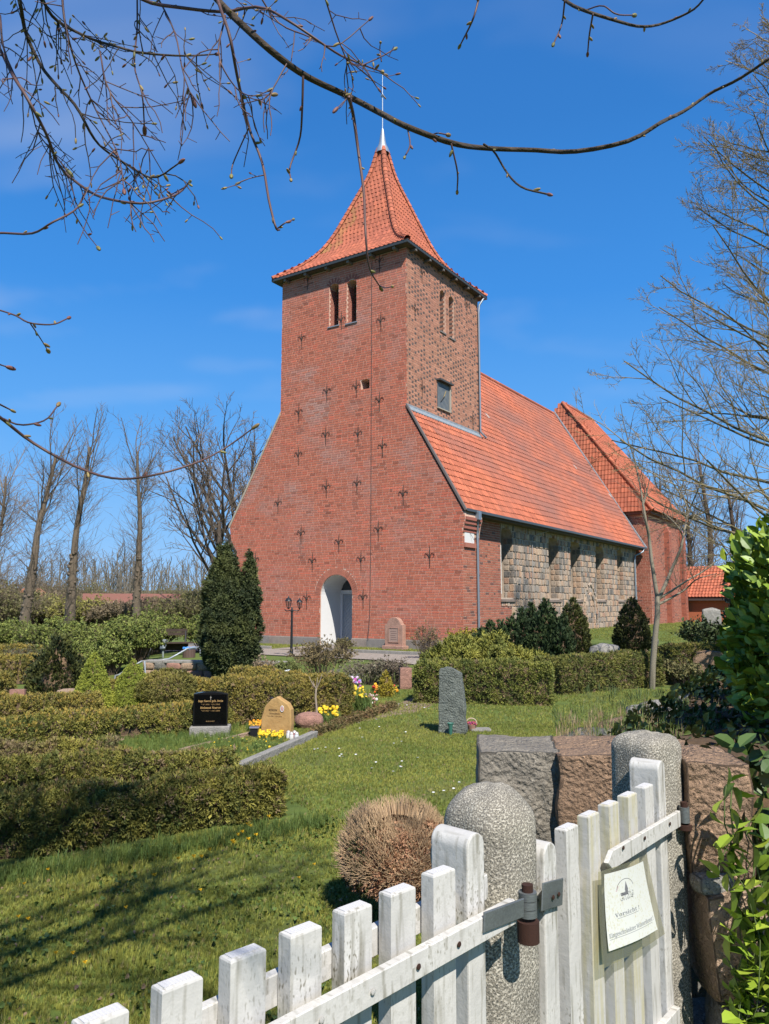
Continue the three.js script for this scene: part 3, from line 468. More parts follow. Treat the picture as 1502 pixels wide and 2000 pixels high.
// ---------- chancel and sacristy ----------
{
  const z0 = -25.0, z1 = -33.6, X = 6.03, H = 7.7, B = -.2;
  const body = mesh('chancel_wall', uvBox(bx(-X, X, B, H, z1, z0), .8), mortarMat, church);
  inst('brick_field', brickGeo, brickMat, placeBricks(layBricks([[-.5, 4.5], [X, .4], [X, H], [-.5, H]], [], .4, H, { seed: 21 }), (x, y) => V(x, y, z0 - .022), QID, NCOL)
    .concat(placeBricks(layBricks([[-z0, .4], [-z1, .4], [-z1, H], [-z0, H]], [], .4, H, { seed: 22 }), (s, y) => V(X - .022, y, -s), Q(0, Math.PI / 2, 0), NCOL)), body);
  inst('buttress_brick_field', brickGeo, brickMat, [29.0, 33.2].flatMap(s => placeBricks(layBricks([[s - .312, .4], [s + .312, .4], [s + .312, 6.6], [s - .312, 6.6]], [], .4, 6.6, { seed: 23 }), (u, y) => V(X + .34 - .022, y, -u), Q(0, Math.PI / 2, 0), NCOL).concat(placeBricks(layBricks([[X, .4], [X + .34, .4], [X + .34, 6.6], [X, 6.6]], [], .4, 6.6, { seed: 24 }), (x, y) => V(x, y, -s + .31 - .022), QID, NCOL))), body);
  for (const s of [29.0, 33.2]) mesh('buttress', uvBox(ext([[0, B], [.34, B], [.34, 6.6], [.02, 7.3], [0, 7.3]], [], .62).translate(X, 0, -s - .31), .8), std({ map: tint([.66, .38, .31], [.76, .47, .39], 14, .15), bumpMap: FINE_BUMP, bumpScale: .006 }), church);
  const e = .38, A = [V(X + e, H, z0 + e), V(X + e, H, z1 - e), V(-X - e, H, z1 - e), V(-X - e, H, z0 + e)], r0 = V(0, 15.95, -26.4), r1 = V(0, 15.95, -32.4);
  const tri = [[A[3], A[0], r0], [A[0], A[1], r1], [A[0], r1, r0], [A[1], A[2], r1], [A[2], A[3], r0], [A[2], r0, r1], [A[0], A[2], A[1]], [A[0], A[3], A[2]]];
  const g = new THREE.BufferGeometry(); g.setAttribute('position', new THREE.Float32BufferAttribute(tri.flatMap(t => t.flatMap(q => [q.x, q.y - .05, q.z])), 3)); g.computeVertexNormals();
  const roof = mesh('chancel_roof', uvBox(g), underMat, church);
  const R = rng(52), list = [], cov = .33, tw = .225;
  const face = (o, ux, up, width0, width1, s) => { // tiles on a trapezoid: o = eave mid, ux along the eave, up = slope vector
    const len = up.length(), n = Math.floor(len / cov), U = up.clone().normalize(), Nn = V(0, 0, 0).crossVectors(ux, U).normalize(), q = new THREE.Quaternion().setFromRotationMatrix(new THREE.Matrix4().makeBasis(ux, Nn, U.clone().negate()));
    for (let k = 0; k < n; k++) { const t0 = k / n, t1 = (k + 1) / n, hw = lerp(width0, width1, t0) / 2, sh = s * t1; for (let i = -Math.floor(hw / tw); i <= hw / tw; i++) { const x = i * tw + sh; if (Math.abs(x - sh) > hw) continue; list.push({ m: M4(o.clone().addScaledVector(ux, x).addScaledVector(U, t1 * len), q, V(tw * 1.1, .5, cov + .05)), c: tileCol(R, x + s * 7, k * .4, 11), d: 0 }); } }
  };
  const mid = V(0, H, z0 + e); face(mid, V(1, 0, 0), r0.clone().sub(mid), 2 * (X + e), .1, 0);
  const ms = V(X + e, H, (z0 + z1) / 2), mr = r0.clone().add(r1).multiplyScalar(.5), up = mr.clone().sub(ms); up.z = 0; face(ms, V(0, 0, -1), up, Math.abs(z1 - z0) + 2 * e, 6.0, 0);
  inst('roof_tile_field', pantile, tileMat, list, roof);
  const hc = new THREE.CylinderGeometry(.13, .14, .42, 7, 1, false);
  for (const [P, Qq] of [[A[0], r0], [A[1], r1], [r0, r1]]) { const d = Qq.clone().sub(P), n = Math.round(d.length() / .4); for (let k = 0; k < n; k++) { const m = mesh('hip_tile', hc, tilePal[(k * 5) % 8], roof, P.clone().lerp(Qq, (k + .5) / n)); m.quaternion.setFromUnitVectors(V(0, 1, 0), d.clone().normalize()); } }
  mesh('cornice', uvBox(mergeGeometries([bx(-X - .1, X + .22, H - .22, H - .02, z0, z0 + .22), bx(X, X + .22, H - .22, H - .02, z1, z0 - .001)].map(q => q.toNonIndexed()))), std({ color: C(.22, .10, .075) }), church);
  // low sacristy beside the chancel
  const sx0 = X + .02, sx1 = 11.5, sz = -34.0;
  const om = std({ map: tint([.66, .36, .24], [.76, .44, .30], 20, .16), bumpMap: FINE_BUMP, bumpScale: .006 });
  const sac = mesh('sacristy_wall', uvBox(bx(3, sx1, B, 2.35, sz - 5, sz), .8), om, church);
  const rf = mesh('sacristy_roof', uvBox(ext([[0, 2.2], [-.35, 2.05], [-.35, 2.2], [2.6, 4.55], [5.4, 2.2]], [], sx1 - 3 + .4).rotateY(Math.PI / 2).translate(2.8, .02, sz)), underMat, church);
  const sl = []; { const up2 = V(0, 2.32, -2.9), U = up2.clone().normalize(), q = new THREE.Quaternion().setFromRotationMatrix(new THREE.Matrix4().makeBasis(V(1, 0, 0), V(0, 0, 0).crossVectors(V(1, 0, 0), U), U.clone().negate())); for (let k = 1; k <= 11; k++) for (let x = 2.9; x < 11.6; x += tw) sl.push({ m: M4(V(x, 2.24, sz + .35).addScaledVector(U, k * .335), q, V(tw * 1.04, .85, .38)), c: tileCol(R, x, k * .4, 14) }); }
  inst('roof_tile_field', pantile, tileMat, sl, rf);
  mesh('sacristy_gutter', bx(sx0 + .1, sx1, 1.98, 2.12, sz + .02, sz + .40), std({ color: C(.07, .05, .045) }), church);
}
// ---------- kerbs, lamp, memorial by the church ----------
const graniteGrey = std({ map: granTex([.60, .58, .55], [.42, .41, .40], [.72, .70, .67]), roughness: .85, bumpMap: rep(FINE_BUMP, 2), bumpScale: .006 });
const granitePink = std({ map: granTex([.66, .50, .44], [.50, .38, .34], [.78, .62, .56]), roughness: .85, bumpMap: rep(FINE_BUMP, 2), bumpScale: .006 });
{
  const kerb = (x0, x1, label) => { const o = thing('kerb', label, 'kerb', fromCh(0, 0, 2.86), 'kerbs along the church path'); o.rotation.y = TH; const R = rng(Math.floor(Math.abs(x0) * 10)); let x = x0; while (x < x1 - .1) { const w = Math.min(.9 + R() * .2, x1 - x); mesh('kerb_stone', uvBox(bevelBox(w - .012, .17, .12, .012).translate(x + w / 2, -.04, 0)), graniteGrey, o); x += w; } };
  kerb(-8.5, -1.1, 'grey stone kerb of the grass strip on the lamp side of the door'); kerb(.9, 7.4, 'grey stone kerb of the grass strip in front of the memorial stone');
  const black = std({ color: C(.03, .033, .036), roughness: .45, metalness: .4 });
  const lp = thing('street_lamp', 'black cast iron lamp post with two lanterns beside the gravel path', 'lamp post', gp(569, 1282, .37)); lp.rotation.y = .15;
  const lathe = (pts, n = 12) => new THREE.LatheGeometry(pts.map(q => new THREE.Vector2(...q)), n);
  mesh('post', lathe([[.085, 0], [.085, .06], [.06, .09], [.06, .2], [.045, .24], [.04, .8], [.034, 1.45], [.05, 1.47], [.05, 1.53], [.03, 1.56], [.03, 1.62], [.001, 1.63]]), black, lp);
  mesh('arm', new Tubes().add(curve([V(-.24, 1.56, 0), V(-.2, 1.5, 0), V(0, 1.52, 0), V(.2, 1.5, 0), V(.26, 1.56, 0)], 14), .016, .016, 6).geo(), black, lp);
  for (const x of [-.12, .25]) {
    const l = new THREE.Group(); l.name = 'lantern'; l.position.set(x, 1.56, x < 0 ? .1 : 0); l.scale.setScalar(x < 0 ? 1.1 : .95); lp.add(l);
    mesh('lantern_base', lathe([[.012, 0], [.05, .03], [.06, .05], [.02, .055]], 6), black, l);
    mesh('glass', new THREE.CylinderGeometry(.095, .06, .19, 6, 1, true).translate(0, .15, 0), new THREE.MeshPhysicalMaterial({ color: 0xffffff, roughness: .1, transmission: 1, thickness: 0, side: THREE.DoubleSide }), l);
    for (let k = 0; k < 6; k++) { const a = k / 6 * Math.PI * 2; mesh('bar', new Tubes().add([V(Math.sin(a) * .06, .05, Math.cos(a) * .06), V(Math.sin(a) * .097, .245, Math.cos(a) * .097)], .007, .007, 4).geo(), black, l); }
    mesh('hood', lathe([[.125, .235], [.12, .255], [.075, .32], [.03, .345], [.018, .38], [.001, .4]], 6), black, l);
  }
  const mm = std({ map: granTex([.70, .54, .47], [.56, .42, .37], [.80, .65, .58], 40), roughness: .9, bumpMap: rep(NOISE_BUMP, 2), bumpScale: .012 });
  const mem = thing('memorial_stone', 'pink sandstone memorial with rounded top against the brick church front', 'memorial', fromCh(3.14, 0.02, .62)); mem.rotation.y = TH;
  mesh('base', uvBox(bevelBox(.92, .15, .42, .02)), mm, mem);
  const sh = new THREE.Shape(); sh.moveTo(-.39, .15); sh.lineTo(.39, .15); sh.lineTo(.39, .92); sh.quadraticCurveTo(.30, .93, .29, 1.0); sh.absarc(0, .90, .30, .35, Math.PI - .35, false); sh.quadraticCurveTo(-.30, .93, -.39, .92); sh.closePath();
  mesh('slab', uvBox(new THREE.ExtrudeGeometry(sh, { depth: .2, bevelEnabled: true, bevelSize: .015, bevelThickness: .015, bevelSegments: 2 }).translate(0, 0, -.1)), mm, mem);
  const tab = mesh('tablet', uvBox(bx(-.20, .20, .30, .80, .115, .122)), std({ color: C(.42, .28, .23), roughness: .9 }), mem);
  mesh('tablet_frame', uvBox(mergeGeometries([bx(-.23, -.2, .27, .83, .115, .135), bx(.2, .23, .27, .83, .115, .135), bx(-.2, .2, .8, .83, .115, .135), bx(-.2, .2, .27, .3, .115, .135)].map(g => g.toNonIndexed()))), mm, tab);
  for (let k = 0; k < 5; k++) mesh('inscription_line', bx(-.14 + .02 * (k % 2), .14 - .03 * (k % 3), .38 + k * .075, .395 + k * .075, .1225, .1245), std({ color: C(.20, .12, .10) }), tab);
}
// ---------- rough stones ----------
function boulderGeo(w, h, d, seed, { seg = 14, rough = .10, round = .35, flat = 0 } = {}) {
  const g = new THREE.BoxGeometry(1, 1, 1, seg, seg, seg), P = g.attributes.position;
  for (let i = 0; i < P.count; i++) {
    let x = P.getX(i) * 2, y = P.getY(i) * 2, z = P.getZ(i) * 2; const l = Math.hypot(x, y, z), m = Math.max(Math.abs(x), Math.abs(y), Math.abs(z)), k = lerp(1, m / l * 1.22, round); x *= k; y *= k; z *= k;
    const wx = x * w / 2, wy = y * h / 2, wz = z * d / 2, s = 1.6 / Math.max(w, h, d);
    const n = 1 + rough * 2.2 * fbm(wx * s * 1.6 + seed * 3.7, wy * s * 1.6, wz * s * 1.6 + seed, 3) + rough * .38 * fbm(wx * s * 5 + seed, wy * s * 5, wz * s * 5, 4);
    P.setXYZ(i, wx * n, wy * n + h / 2, wz * n);
  }
  let q = mergeVertices((g.deleteAttribute('normal'), g.deleteAttribute('uv'), g)); q.computeVertexNormals();
  const uv = new Float32Array(q.attributes.position.count * 2); for (let i = 0; i < uv.length / 2; i++) { const p = q.attributes.position, n = q.attributes.normal; const ay = Math.abs(n.getY(i)), ax = Math.abs(n.getX(i)), az = Math.abs(n.getZ(i)); if (ay > ax && ay > az) { uv[2 * i] = p.getX(i); uv[2 * i + 1] = p.getZ(i); } else if (ax > az) { uv[2 * i] = p.getZ(i); uv[2 * i + 1] = p.getY(i); } else { uv[2 * i] = p.getX(i); uv[2 * i + 1] = p.getY(i); } }
  q.setAttribute('uv', new THREE.BufferAttribute(uv, 2)); return q;
}
const rockMat = (c, f = 50, s = 1.5, b = .012) => { const l = c.map(v => v * 1.22), d = c.map(v => v * .68); return std({ map: rep(granTex(c, d, l, f), s), roughness: .9, bumpMap: rep(ROCK_BUMP, s * 1.3), bumpScale: b * 2.2 }); };
const RK = { warmgrey: rockMat([.55, .52, .47], 60, 1.5, .02), grey: rockMat([.60, .585, .555]), dark: rockMat([.47, .46, .43], 50, 1.5, .02), brown: rockMat([.60, .49, .395], 40, 1.5, .025), tan: rockMat([.68, .575, .48], 40, 1.5, .02), pink: rockMat([.64, .48, .42], 50), green: rockMat([.44, .46, .43], 30, 1, .02), yellow: std({ map: tint([.66, .51, .30], [.78, .64, .42], 6, .07), roughness: .9, bumpMap: rep(NOISE_BUMP, 2), bumpScale: .012 }) };
const gy = p => { p.y = groundY(p.x, p.z); return p; };
// retaining wall with the steps' handrail
{
  const a = V(-6.95, 0, -22.75), b = V(-2.9, 0, -22.1), dir = b.clone().sub(a), L = dir.length(), ang = -Math.atan2(dir.z, dir.x);
  const o = thing('retaining_wall', 'low retaining wall of pink and grey fieldstones under the terrace', 'stone wall', a); o.rotation.y = ang;
  mesh('mortar', uvBox(bx(0, L, -.1, .43, -.5, -.03)), std({ map: tint([.55, .50, .45], [.70, .65, .58], 8, .1) }), o);
  const R = rng(14), mats = [RK.pink, RK.grey, RK.tan, RK.pink, RK.dark];
  for (let row = 0; row < 2; row++) { let x = 0; while (x < L) { const w = .26 + R() * .34, h = row ? .2 : .24; mesh('stone', boulderGeo(Math.min(w, L - x + .1) - .03, h, .22, R() * 50, { seg: 4, rough: .12, round: .4 }), mats[Math.floor(R() * 5)], o, V(x + w / 2, row ? .23 : -.02, -.07)); x += w; } }
  for (let x = 0; x < L; x += .62) mesh('coping_stone', uvBox(bevelBox(Math.min(.6, L - x), .07, .46, .012).translate(x + .3, .42, -.2)), RK.grey, o);
  const rail = thing('handrail', 'galvanised steel handrail sloping down beside the overgrown steps', 'handrail', gp(224, 1328, 0));
  const base = rail.position.clone(), pts = [[224, 1328], [225, 1320], [232, 1318], [252, 1306], [276, 1292], [282, 1291], [315, 1289], [330, 1287], [345, 1279], [366, 1267], [380, 1265], [396, 1264]].map(([u, v], i) => dp(u, v, lerp(base.z, -24.2, i / 11)).sub(base));
  mesh('rail', new Tubes().add(pts, .028, .028, 8).geo(), std({ color: C(.48, .52, .55), metalness: .6, roughness: .4 }), rail);
  mesh('support_post', new Tubes().add([dp(391, 1265, -24.1).sub(base), dp(391, 1282, -24.1).sub(base)], .022, .022, 8).geo(), std({ color: C(.48, .52, .55), metalness: .6, roughness: .4 }), rail);
  mesh('support_post', new Tubes().add([dp(283, 1291, -22.2).sub(base), gy(dp(284, 1330, -22.1)).sub(base)], .022, .022, 8).geo(), std({ color: C(.48, .52, .55), metalness: .6, roughness: .4 }), rail);
  // weathered picnic bench on the terrace
  const wood = std({ map: tint([.20, .155, .125], [.33, .27, .22], 5, .12), roughness: .9 });
  const bench = thing('picnic_bench', 'weathered dark wooden picnic bench on the terrace behind the wall', 'bench', gy(gp(332, 1279, .37))); bench.rotation.y = .22;
  for (let k = 0; k < 3; k++) mesh('plank', uvBox(bx(-.9, .75, .40, .44, -.05 + k * .13, .07 + k * .13), 1), wood, bench);
  for (let k = 0; k < 2; k++) mesh('back_board', uvBox(bx(-.7, .55, .66 + k * .12, .76 + k * .12, -.26 - k * .02, -.22 - k * .02), 1), wood, bench);
  mesh('apron', uvBox(bx(-.75, .6, .16, .39, -.02, .02), 1), wood, bench);
  for (const x of [-.7, .5]) { mesh('leg', new Tubes().add([V(x, 0, .34), V(x + .08, .2, .2), V(x, .4, .1), V(x, .8, -.2)], .03, .03, 5).geo(), std({ color: C(.02, .02, .02), roughness: .5 }), bench); mesh('leg', new Tubes().add([V(x, 0, -.3), V(x, .4, -.02)], .03, .03, 5).geo(), std({ color: C(.02, .02, .02), roughness: .5 }), bench); }
  const tap = thing('water_tap', 'grey metal water tap stand with box top in front of the bench', 'water tap', gy(gp(318, 1284, .37)));
  const tm = std({ color: C(.40, .46, .46), roughness: .5, metalness: .4 });
  mesh('post', new Tubes().add([V(0, 0, 0), V(0, .42, 0)], .035, .035, 8).geo(), tm, tap); mesh('box_top', uvBox(bevelBox(.22, .1, .2, .01).translate(0, .48, 0)), tm, tap); mesh('valve', new Tubes().add([V(-.08, .3, .04), V(.08, .3, .04)], .06, .05, 8).geo(), std({ color: C(.10, .13, .15), roughness: .4 }), tap);
  for (const s of [-1, 1]) mesh('bracket', new Tubes().add([V(s * .07, .5, 0), V(s * .09, .38, 0), V(s * .03, .3, 0)], .012, .012, 5).geo(), tm, tap);
  const tub = thing('flower_tub', 'brown slatted wooden tub filled with blue flowers', 'flower tub', gy(gp(369, 1284, .37)));
  for (let k = 0; k < 16; k++) { const a = k / 16 * Math.PI * 2; const s = mesh('slat', bevelBox(.075, .27, .02, .004), std({ color: C(.12, .075, .06), roughness: .8 }), tub, V(Math.sin(a) * .19, 0, Math.cos(a) * .19)); s.rotation.y = a; }
  const R2 = rng(3), fl = []; for (let k = 0; k < 110; k++) { const r = Math.sqrt(R2()) * .2, a = R2() * 6.28; fl.push({ m: M4(V(Math.sin(a) * r, .27 + R2() * .06, Math.cos(a) * r), Q(R2(), R2() * 6, R2()), V(.03, .018, .03)), c: C(.04 + .1 * R2(), .26 + .15 * R2(), .75) }); }
  inst('blossoms', new THREE.IcosahedronGeometry(1, 0), std({}), fl, tub);
  const lamp2 = thing('path_light', 'small white capped path light beside the dark yew', 'path light', gy(gp(394, 1270, .37))); mesh('post', new THREE.CylinderGeometry(.03, .03, .45, 8).translate(0, .225, 0), tm, lamp2); mesh('cap', new THREE.CylinderGeometry(.07, .07, .08, 10).translate(0, .49, 0), std({ color: C(.75, .77, .78) }), lamp2);
}
// ---------- gravestones ----------
const canvasTex = (w, h, draw) => { const c = document.createElement('canvas'); c.width = w; c.height = h; const x = c.getContext('2d'); draw(x, w, h); const t = new THREE.CanvasTexture(c); t.colorSpace = THREE.SRGBColorSpace; return t; };
{
  const P = gp(411, 1438), o = thing('black_gravestone', 'polished black gravestone with gold lettering on a grey granite block', 'gravestone', P); o.rotation.y = .10;
  mesh('base', uvBox(bevelBox(.62, .17, .3, .012)), RK.grey, o);
  const sh = new THREE.Shape(); sh.moveTo(-.265, 0); sh.lineTo(.265, 0); sh.lineTo(.265, .485); sh.quadraticCurveTo(0, .55, -.265, .49); sh.closePath();
  const slab = mesh('slab', new THREE.ExtrudeGeometry(sh, { depth: .15, bevelEnabled: true, bevelSize: .006, bevelThickness: .006, bevelSegments: 2 }).translate(0, .178, -.075), std({ color: C(.012, .012, .013), roughness: .12 }), o);
  const t = canvasTex(512, 480, (x, w, h) => { x.fillStyle = '#0b0b0c'; x.fillRect(0, 0, w, h); x.fillStyle = '#c9a36a'; x.textAlign = 'center'; x.font = 'bold 46px serif'; x.fillText('Inge Naeve geb. Stein', w / 2, 118, 400); x.font = '28px serif'; x.fillText('* 4.7.1931   † 23.2.2010', w / 2, 168); x.font = 'bold 46px serif'; x.fillText('Helmut Naeve', w / 2, 228); x.font = '28px serif'; x.fillText('* 8.7.1927   † 10.3.2008', w / 2, 272); x.font = '22px serif'; x.fillText('RUHE SANFT', w / 2, 440); x.fillStyle = '#b9b2a6'; x.fillRect(w / 2 - 3, 22, 6, 62); x.fillRect(w / 2 - 14, 42, 28, 5); });
  mesh('inscription', new THREE.PlaneGeometry(.50, .46).translate(0, .43, .0835), std({ map: t, roughness: .14 }), o);
}
{
  const P = gp(541, 1437), o = thing('sandstone_gravestone', 'rough yellow sandstone gravestone with a small oval portrait', 'gravestone', P); o.rotation.y = -.28;
  const sh = new THREE.Shape([[-.24, 0], [.23, 0], [.25, .2], [.24, .42], [.19, .5], [.02, .60], [-.07, .56], [-.17, .46], [-.23, .28]].map(q => new THREE.Vector2(...q)));
  const g = new THREE.ExtrudeGeometry(sh, { depth: .10, bevelEnabled: true, bevelSize: .02, bevelThickness: .02, bevelSegments: 3 }); mesh('slab', uvBox(g.translate(0, 0, -.05)), RK.yellow, o);
  const t = canvasTex(256, 128, (x, w, h) => { x.clearRect(0, 0, w, h); x.fillStyle = '#3f2f1c'; x.textAlign = 'center'; x.font = 'bold 34px serif'; x.fillText('SIMON', w / 2 - 20, 36); x.font = '26px serif'; x.fillText('Thormählen', w / 2, 76); x.font = '20px serif'; x.fillText('* 3.4.1988  † 19.5.2019', w / 2, 106); });
  mesh('inscription', new THREE.PlaneGeometry(.32, .16).translate(-.02, .36, .0735), new THREE.MeshStandardMaterial({ map: t, transparent: true, alphaTest: .3, roughness: .9 }), o);
  mesh('portrait', new THREE.SphereGeometry(.034, 14, 8).scale(.8, 1.25, .2).translate(.115, .435, .075), std({ color: C(.60, .34, .30), roughness: .35 }), o);
  mesh('portrait_rim', new THREE.TorusGeometry(.034, .006, 6, 20).scale(.85, 1.3, 1).translate(.115, .435, .076), std({ color: C(.72, .70, .68), roughness: .4 }), o);
  mesh('iron_bird', new THREE.IcosahedronGeometry(.03, 1).scale(1, .8, .7).translate(-.1, .585, .0), std({ color: C(.03, .03, .035) }), o);
}
const rock = (name, label, cat, u, v, w, h, d, mat, rot = 0, opt = {}, y) => { const P = y === undefined ? gy(gp(u, v)) : gp(u, v, y); const m = mesh(numbered(name), boulderGeo(w, h, d, u * .13 + v * .07, opt), mat, scene, P, rot); return tag(m, label, cat, opt.group); };
rock('reddish_boulder', 'round reddish granite grave boulder under the bare sapling', 'boulder', 604, 1422, .42, .25, .28, RK.pink, .2, { round: .8, rough: .06 });
rock('dark_gravestone', 'low dark slate gravestone behind the hedge and the black stone', 'gravestone', 462, 1388, .48, .62, .2, RK.dark, .1, { round: .35, rough: .04 });
rock('pink_stele', 'small square pink granite stele at the end of the flower bed', 'gravestone', 792, 1345, .30, .52, .22, RK.pink, .1, { round: .06, rough: .02, seg: 8 });
rock('grey_boulder', 'low grey grave boulder between the dwarf conifer and a clipped cone', 'boulder', 137, 1374, .55, .30, .35, RK.tan, 0, { round: .6, rough: .05 });
rock('hedge_boulder', 'grey boulder behind the clipped hedge near the nave thujas', 'boulder', 1182, 1302, .85, .62, .5, RK.grey, .3, { round: .6, rough: .06 }, .3);
rock('path_boulder', 'pale flat stone by the grass beside the chancel', 'boulder', 1262, 1262, .9, .35, .5, RK.grey, .3, { round: .6, rough: .06 }, .5);
rock('brown_gravestone', 'brown gravestone in the shade beside the laurel bush', 'gravestone', 1385, 1335, .8, .85, .2, RK.brown, -.2, { round: .25, rough: .04 }, 0);
rock('tilted_gravestone', 'leaning grey gravestone in front of the sacristy', 'gravestone', 1392, 1255, .7, 1.3, .2, RK.grey, -.2, { round: .4, rough: .05 }, .6);
{ // standing stone
  const P = gp(886, 1432), g = boulderGeo(.44, 1.04, .26, 7, { seg: 22, rough: .10, round: .12 }), p = g.attributes.position;
  for (let i = 0; i < p.count; i++) { const y = p.getY(i) / 1.04, x = p.getX(i); p.setX(i, x * lerp(1.08, .78, y) + y * -.035); if (y > .75) p.setY(i, p.getY(i) - Math.max(0, x) * .42 * (y - .75) * 4 * .7); } g.computeVertexNormals();
  tag(mesh(numbered('standing_stone'), g, RK.green, scene, P, -.25), 'tall rough grey green standing stone alone on the lawn', 'standing stone');
  const vase = thing('grave_vase', 'green plastic spike vase in front of the standing stone', 'vase', gp(880, 1437)); mesh('vase_body', new THREE.LatheGeometry([[.012, 0], [.03, .03], [.034, .15], [.05, .19], [.05, .2], [.04, .2], [.028, .15]].map(q => new THREE.Vector2(...q)), 12), std({ color: C(.05, .17, .13), roughness: .4 }), vase); mesh('vase_rim', new THREE.TorusGeometry(.048, .006, 6, 16).rotateX(Math.PI / 2).translate(0, .197, 0), std({ color: C(.06, .2, .15), roughness: .4 }), vase);
  const bas = thing('flower_basket', 'small basket with pale handle and purple flowers beside the standing stone', 'basket', gp(921, 1428)); mesh('handle', new THREE.TorusGeometry(.09, .008, 6, 16, Math.PI).translate(0, .12, 0), std({ color: C(.62, .48, .36) }), bas); mesh('bowl', new THREE.CylinderGeometry(.09, .06, .1, 12).translate(0, .06, 0), std({ color: C(.40, .22, .16) }), bas);
  const R = rng(9), l = []; for (let k = 0; k < 40; k++) l.push({ m: M4(V((R() - .5) * .16, .11 + R() * .04, (R() - .5) * .16), QID, V(.014, .012, .014)), c: R() < .5 ? C(.28, .03, .16) : C(.5, .12, .12) }); inst('blossoms', new THREE.IcosahedronGeometry(1, 0), std({}), l, bas);
  rock('flat_marker', 'flat grey stone marker in the grass behind the flower basket', 'grave marker', 938, 1428, .34, .05, .2, RK.grey, .1, { round: .3, rough: .04, seg: 6 });
  const slab = thing('white_slab', 'tilted pale marble grave plate among the low hedges', 'grave plate', gp(555, 1342, .0)); const s = mesh('plate', uvBox(bevelBox(.34, .04, .3, .006)), std({ color: C(.62, .66, .70), roughness: .4 }), slab, V(0, .28, 0)); s.rotation.set(.75, .2, .08); mesh('stand', boulderGeo(.3, .3, .25, 4, { seg: 6 }), RK.grey, slab);
}
// ---------- grave plot with kerb, candles, lantern ----------
{
  const a = gp(614, 1440), b = gp(452, 1512), d = b.clone().sub(a), kb = thing('grave_kerb', 'pale concrete kerb along the planted grave of the yellow stone', 'grave kerb', a); kb.rotation.y = -Math.atan2(d.z, d.x);
  mesh('kerb_stone', uvBox(bevelBox(d.length() + .02, .13, .11, .01).translate(d.length() / 2, -.03, 0)), RK.grey, kb);
  const c = gp(560, 1420), e = gp(352, 1472), f = e.clone().sub(c), k2 = thing('grave_kerb', 'thin pale stone edging between grass and planted grave', 'grave kerb', c); k2.rotation.y = -Math.atan2(f.z, f.x); mesh('kerb_stone', uvBox(bevelBox(f.length(), .09, .06, .006).translate(f.length() / 2, -.02, 0)), RK.tan, k2);
  const cand = (u, v, col, label) => { const o = thing('grave_candle', label, 'grave candle', gp(u, v)); mesh('jar', new THREE.LatheGeometry([[.03, 0], [.036, .02], [.036, .08], [.028, .1]].map(q => new THREE.Vector2(...q)), 12), std({ color: col, roughness: .3 }), o); mesh('lid', new THREE.LatheGeometry([[.034, .095], [.03, .115], [.01, .13], [.001, .13]].map(q => new THREE.Vector2(...q)), 12), std({ color: C(.6, .55, .5), roughness: .4, metalness: .3 }), o); };
  cand(563, 1443, C(.78, .77, .74), 'white grave candle, leftmost pair beside the yellow stone'); cand(569, 1446, C(.75, .74, .72), 'short white grave candle standing before another white one'); cand(575, 1443, C(.42, .03, .03), 'red grave candle beside the yellow stone'); cand(579, 1446, C(.70, .72, .74), 'pale grave candle next to the red one');
  const ln = thing('grave_lantern', 'small dark grave lantern with shiny lid left of the yellow stone', 'lantern', gp(497, 1440)); const dk = std({ color: C(.035, .035, .04), roughness: .35, metalness: .5 }); mesh('body', bevelBox(.12, .14, .12, .01), dk, ln); mesh('lid', bevelBox(.15, .03, .15, .01).translate(0, .14, 0), std({ color: C(.55, .5, .6), roughness: .2, metalness: .7 }), ln); mesh('foot', bevelBox(.14, .02, .14, .005).translate(0, -.005, 0), dk, ln);
  const bn = thing('small_bench', 'low stone bench with plank seat between the far left hedges', 'bench', gp(60, 1388)); mesh('seat', uvBox(bx(-.45, .55, .22, .28, -.12, .12)), RK.tan, bn); mesh('end_block', uvBox(bx(-.5, -.2, 0, .40, -.2, -.12)), RK.pink, bn); mesh('leg', uvBox(bx(-.42, -.30, 0, .22, -.1, .1)), RK.pink, bn); mesh('leg', uvBox(bx(.4, .5, 0, .22, -.1, .1)), RK.tan, bn);
  const pot = thing('black_planter', 'small black planter box between the two clipped cones', 'planter', gp(219, 1384)); mesh('box', uvBox(bevelBox(.22, .16, .2, .01)), std({ color: C(.02, .02, .022), roughness: .4 }), pot); mesh('rim', uvBox(bevelBox(.25, .03, .23, .006).translate(0, .15, 0)), std({ color: C(.03, .03, .032), roughness: .4 }), pot);
}
// ---------- gate ----------
const paintTex = tex(512, 1024, (i, j, u, v) => {
  const a = tn(u, v, 5, 2, 4), st = tn(u, v * .25, 24, 8, 3), sp = tn(u, v, 70, 17, 2); let k = .81 + a * .12; let g = clamp((st - .03) * 3.2) * .55 + clamp((sp - .10) * 7) * .85 * clamp(.2 + a * 3.2); g = clamp(g); const e = (rndT() - .5) * .025;
  return [lerp(k, .45, g) + e, lerp(k * .985, .43, g) + e, lerp(k * .955, .37, g) + e];
}, true);
const algaeTex = tex(512, 1024, (i, j, u, v) => { const a = tn(u, v, 5, 32, 4), st = tn(u, v * .2, 22, 38, 3), sp = tn(u, v, 60, 47, 2); let k = .79 + a * .08; const y = clamp(.25 + st * 1.4 + a * .6) * .6, g = clamp((sp - .2) * 5) * .5; return [lerp(lerp(k, .70, y), .45, g), lerp(lerp(k * .985, .64, y), .42, g), lerp(lerp(k * .955, .36, y), .34, g)]; }, true);
const endTex = tex(256, 256, (i, j, u, v) => { const a = tn(u, v, 6, 3, 4), c = tn(u * 1, v, 14, 13, 3), g = clamp((c - .04) * 5) * .8; const k = .86 + a * .1; return [lerp(k, .34, g), lerp(k * .99, .34, g), lerp(k * .98, .35, g)]; }, true);
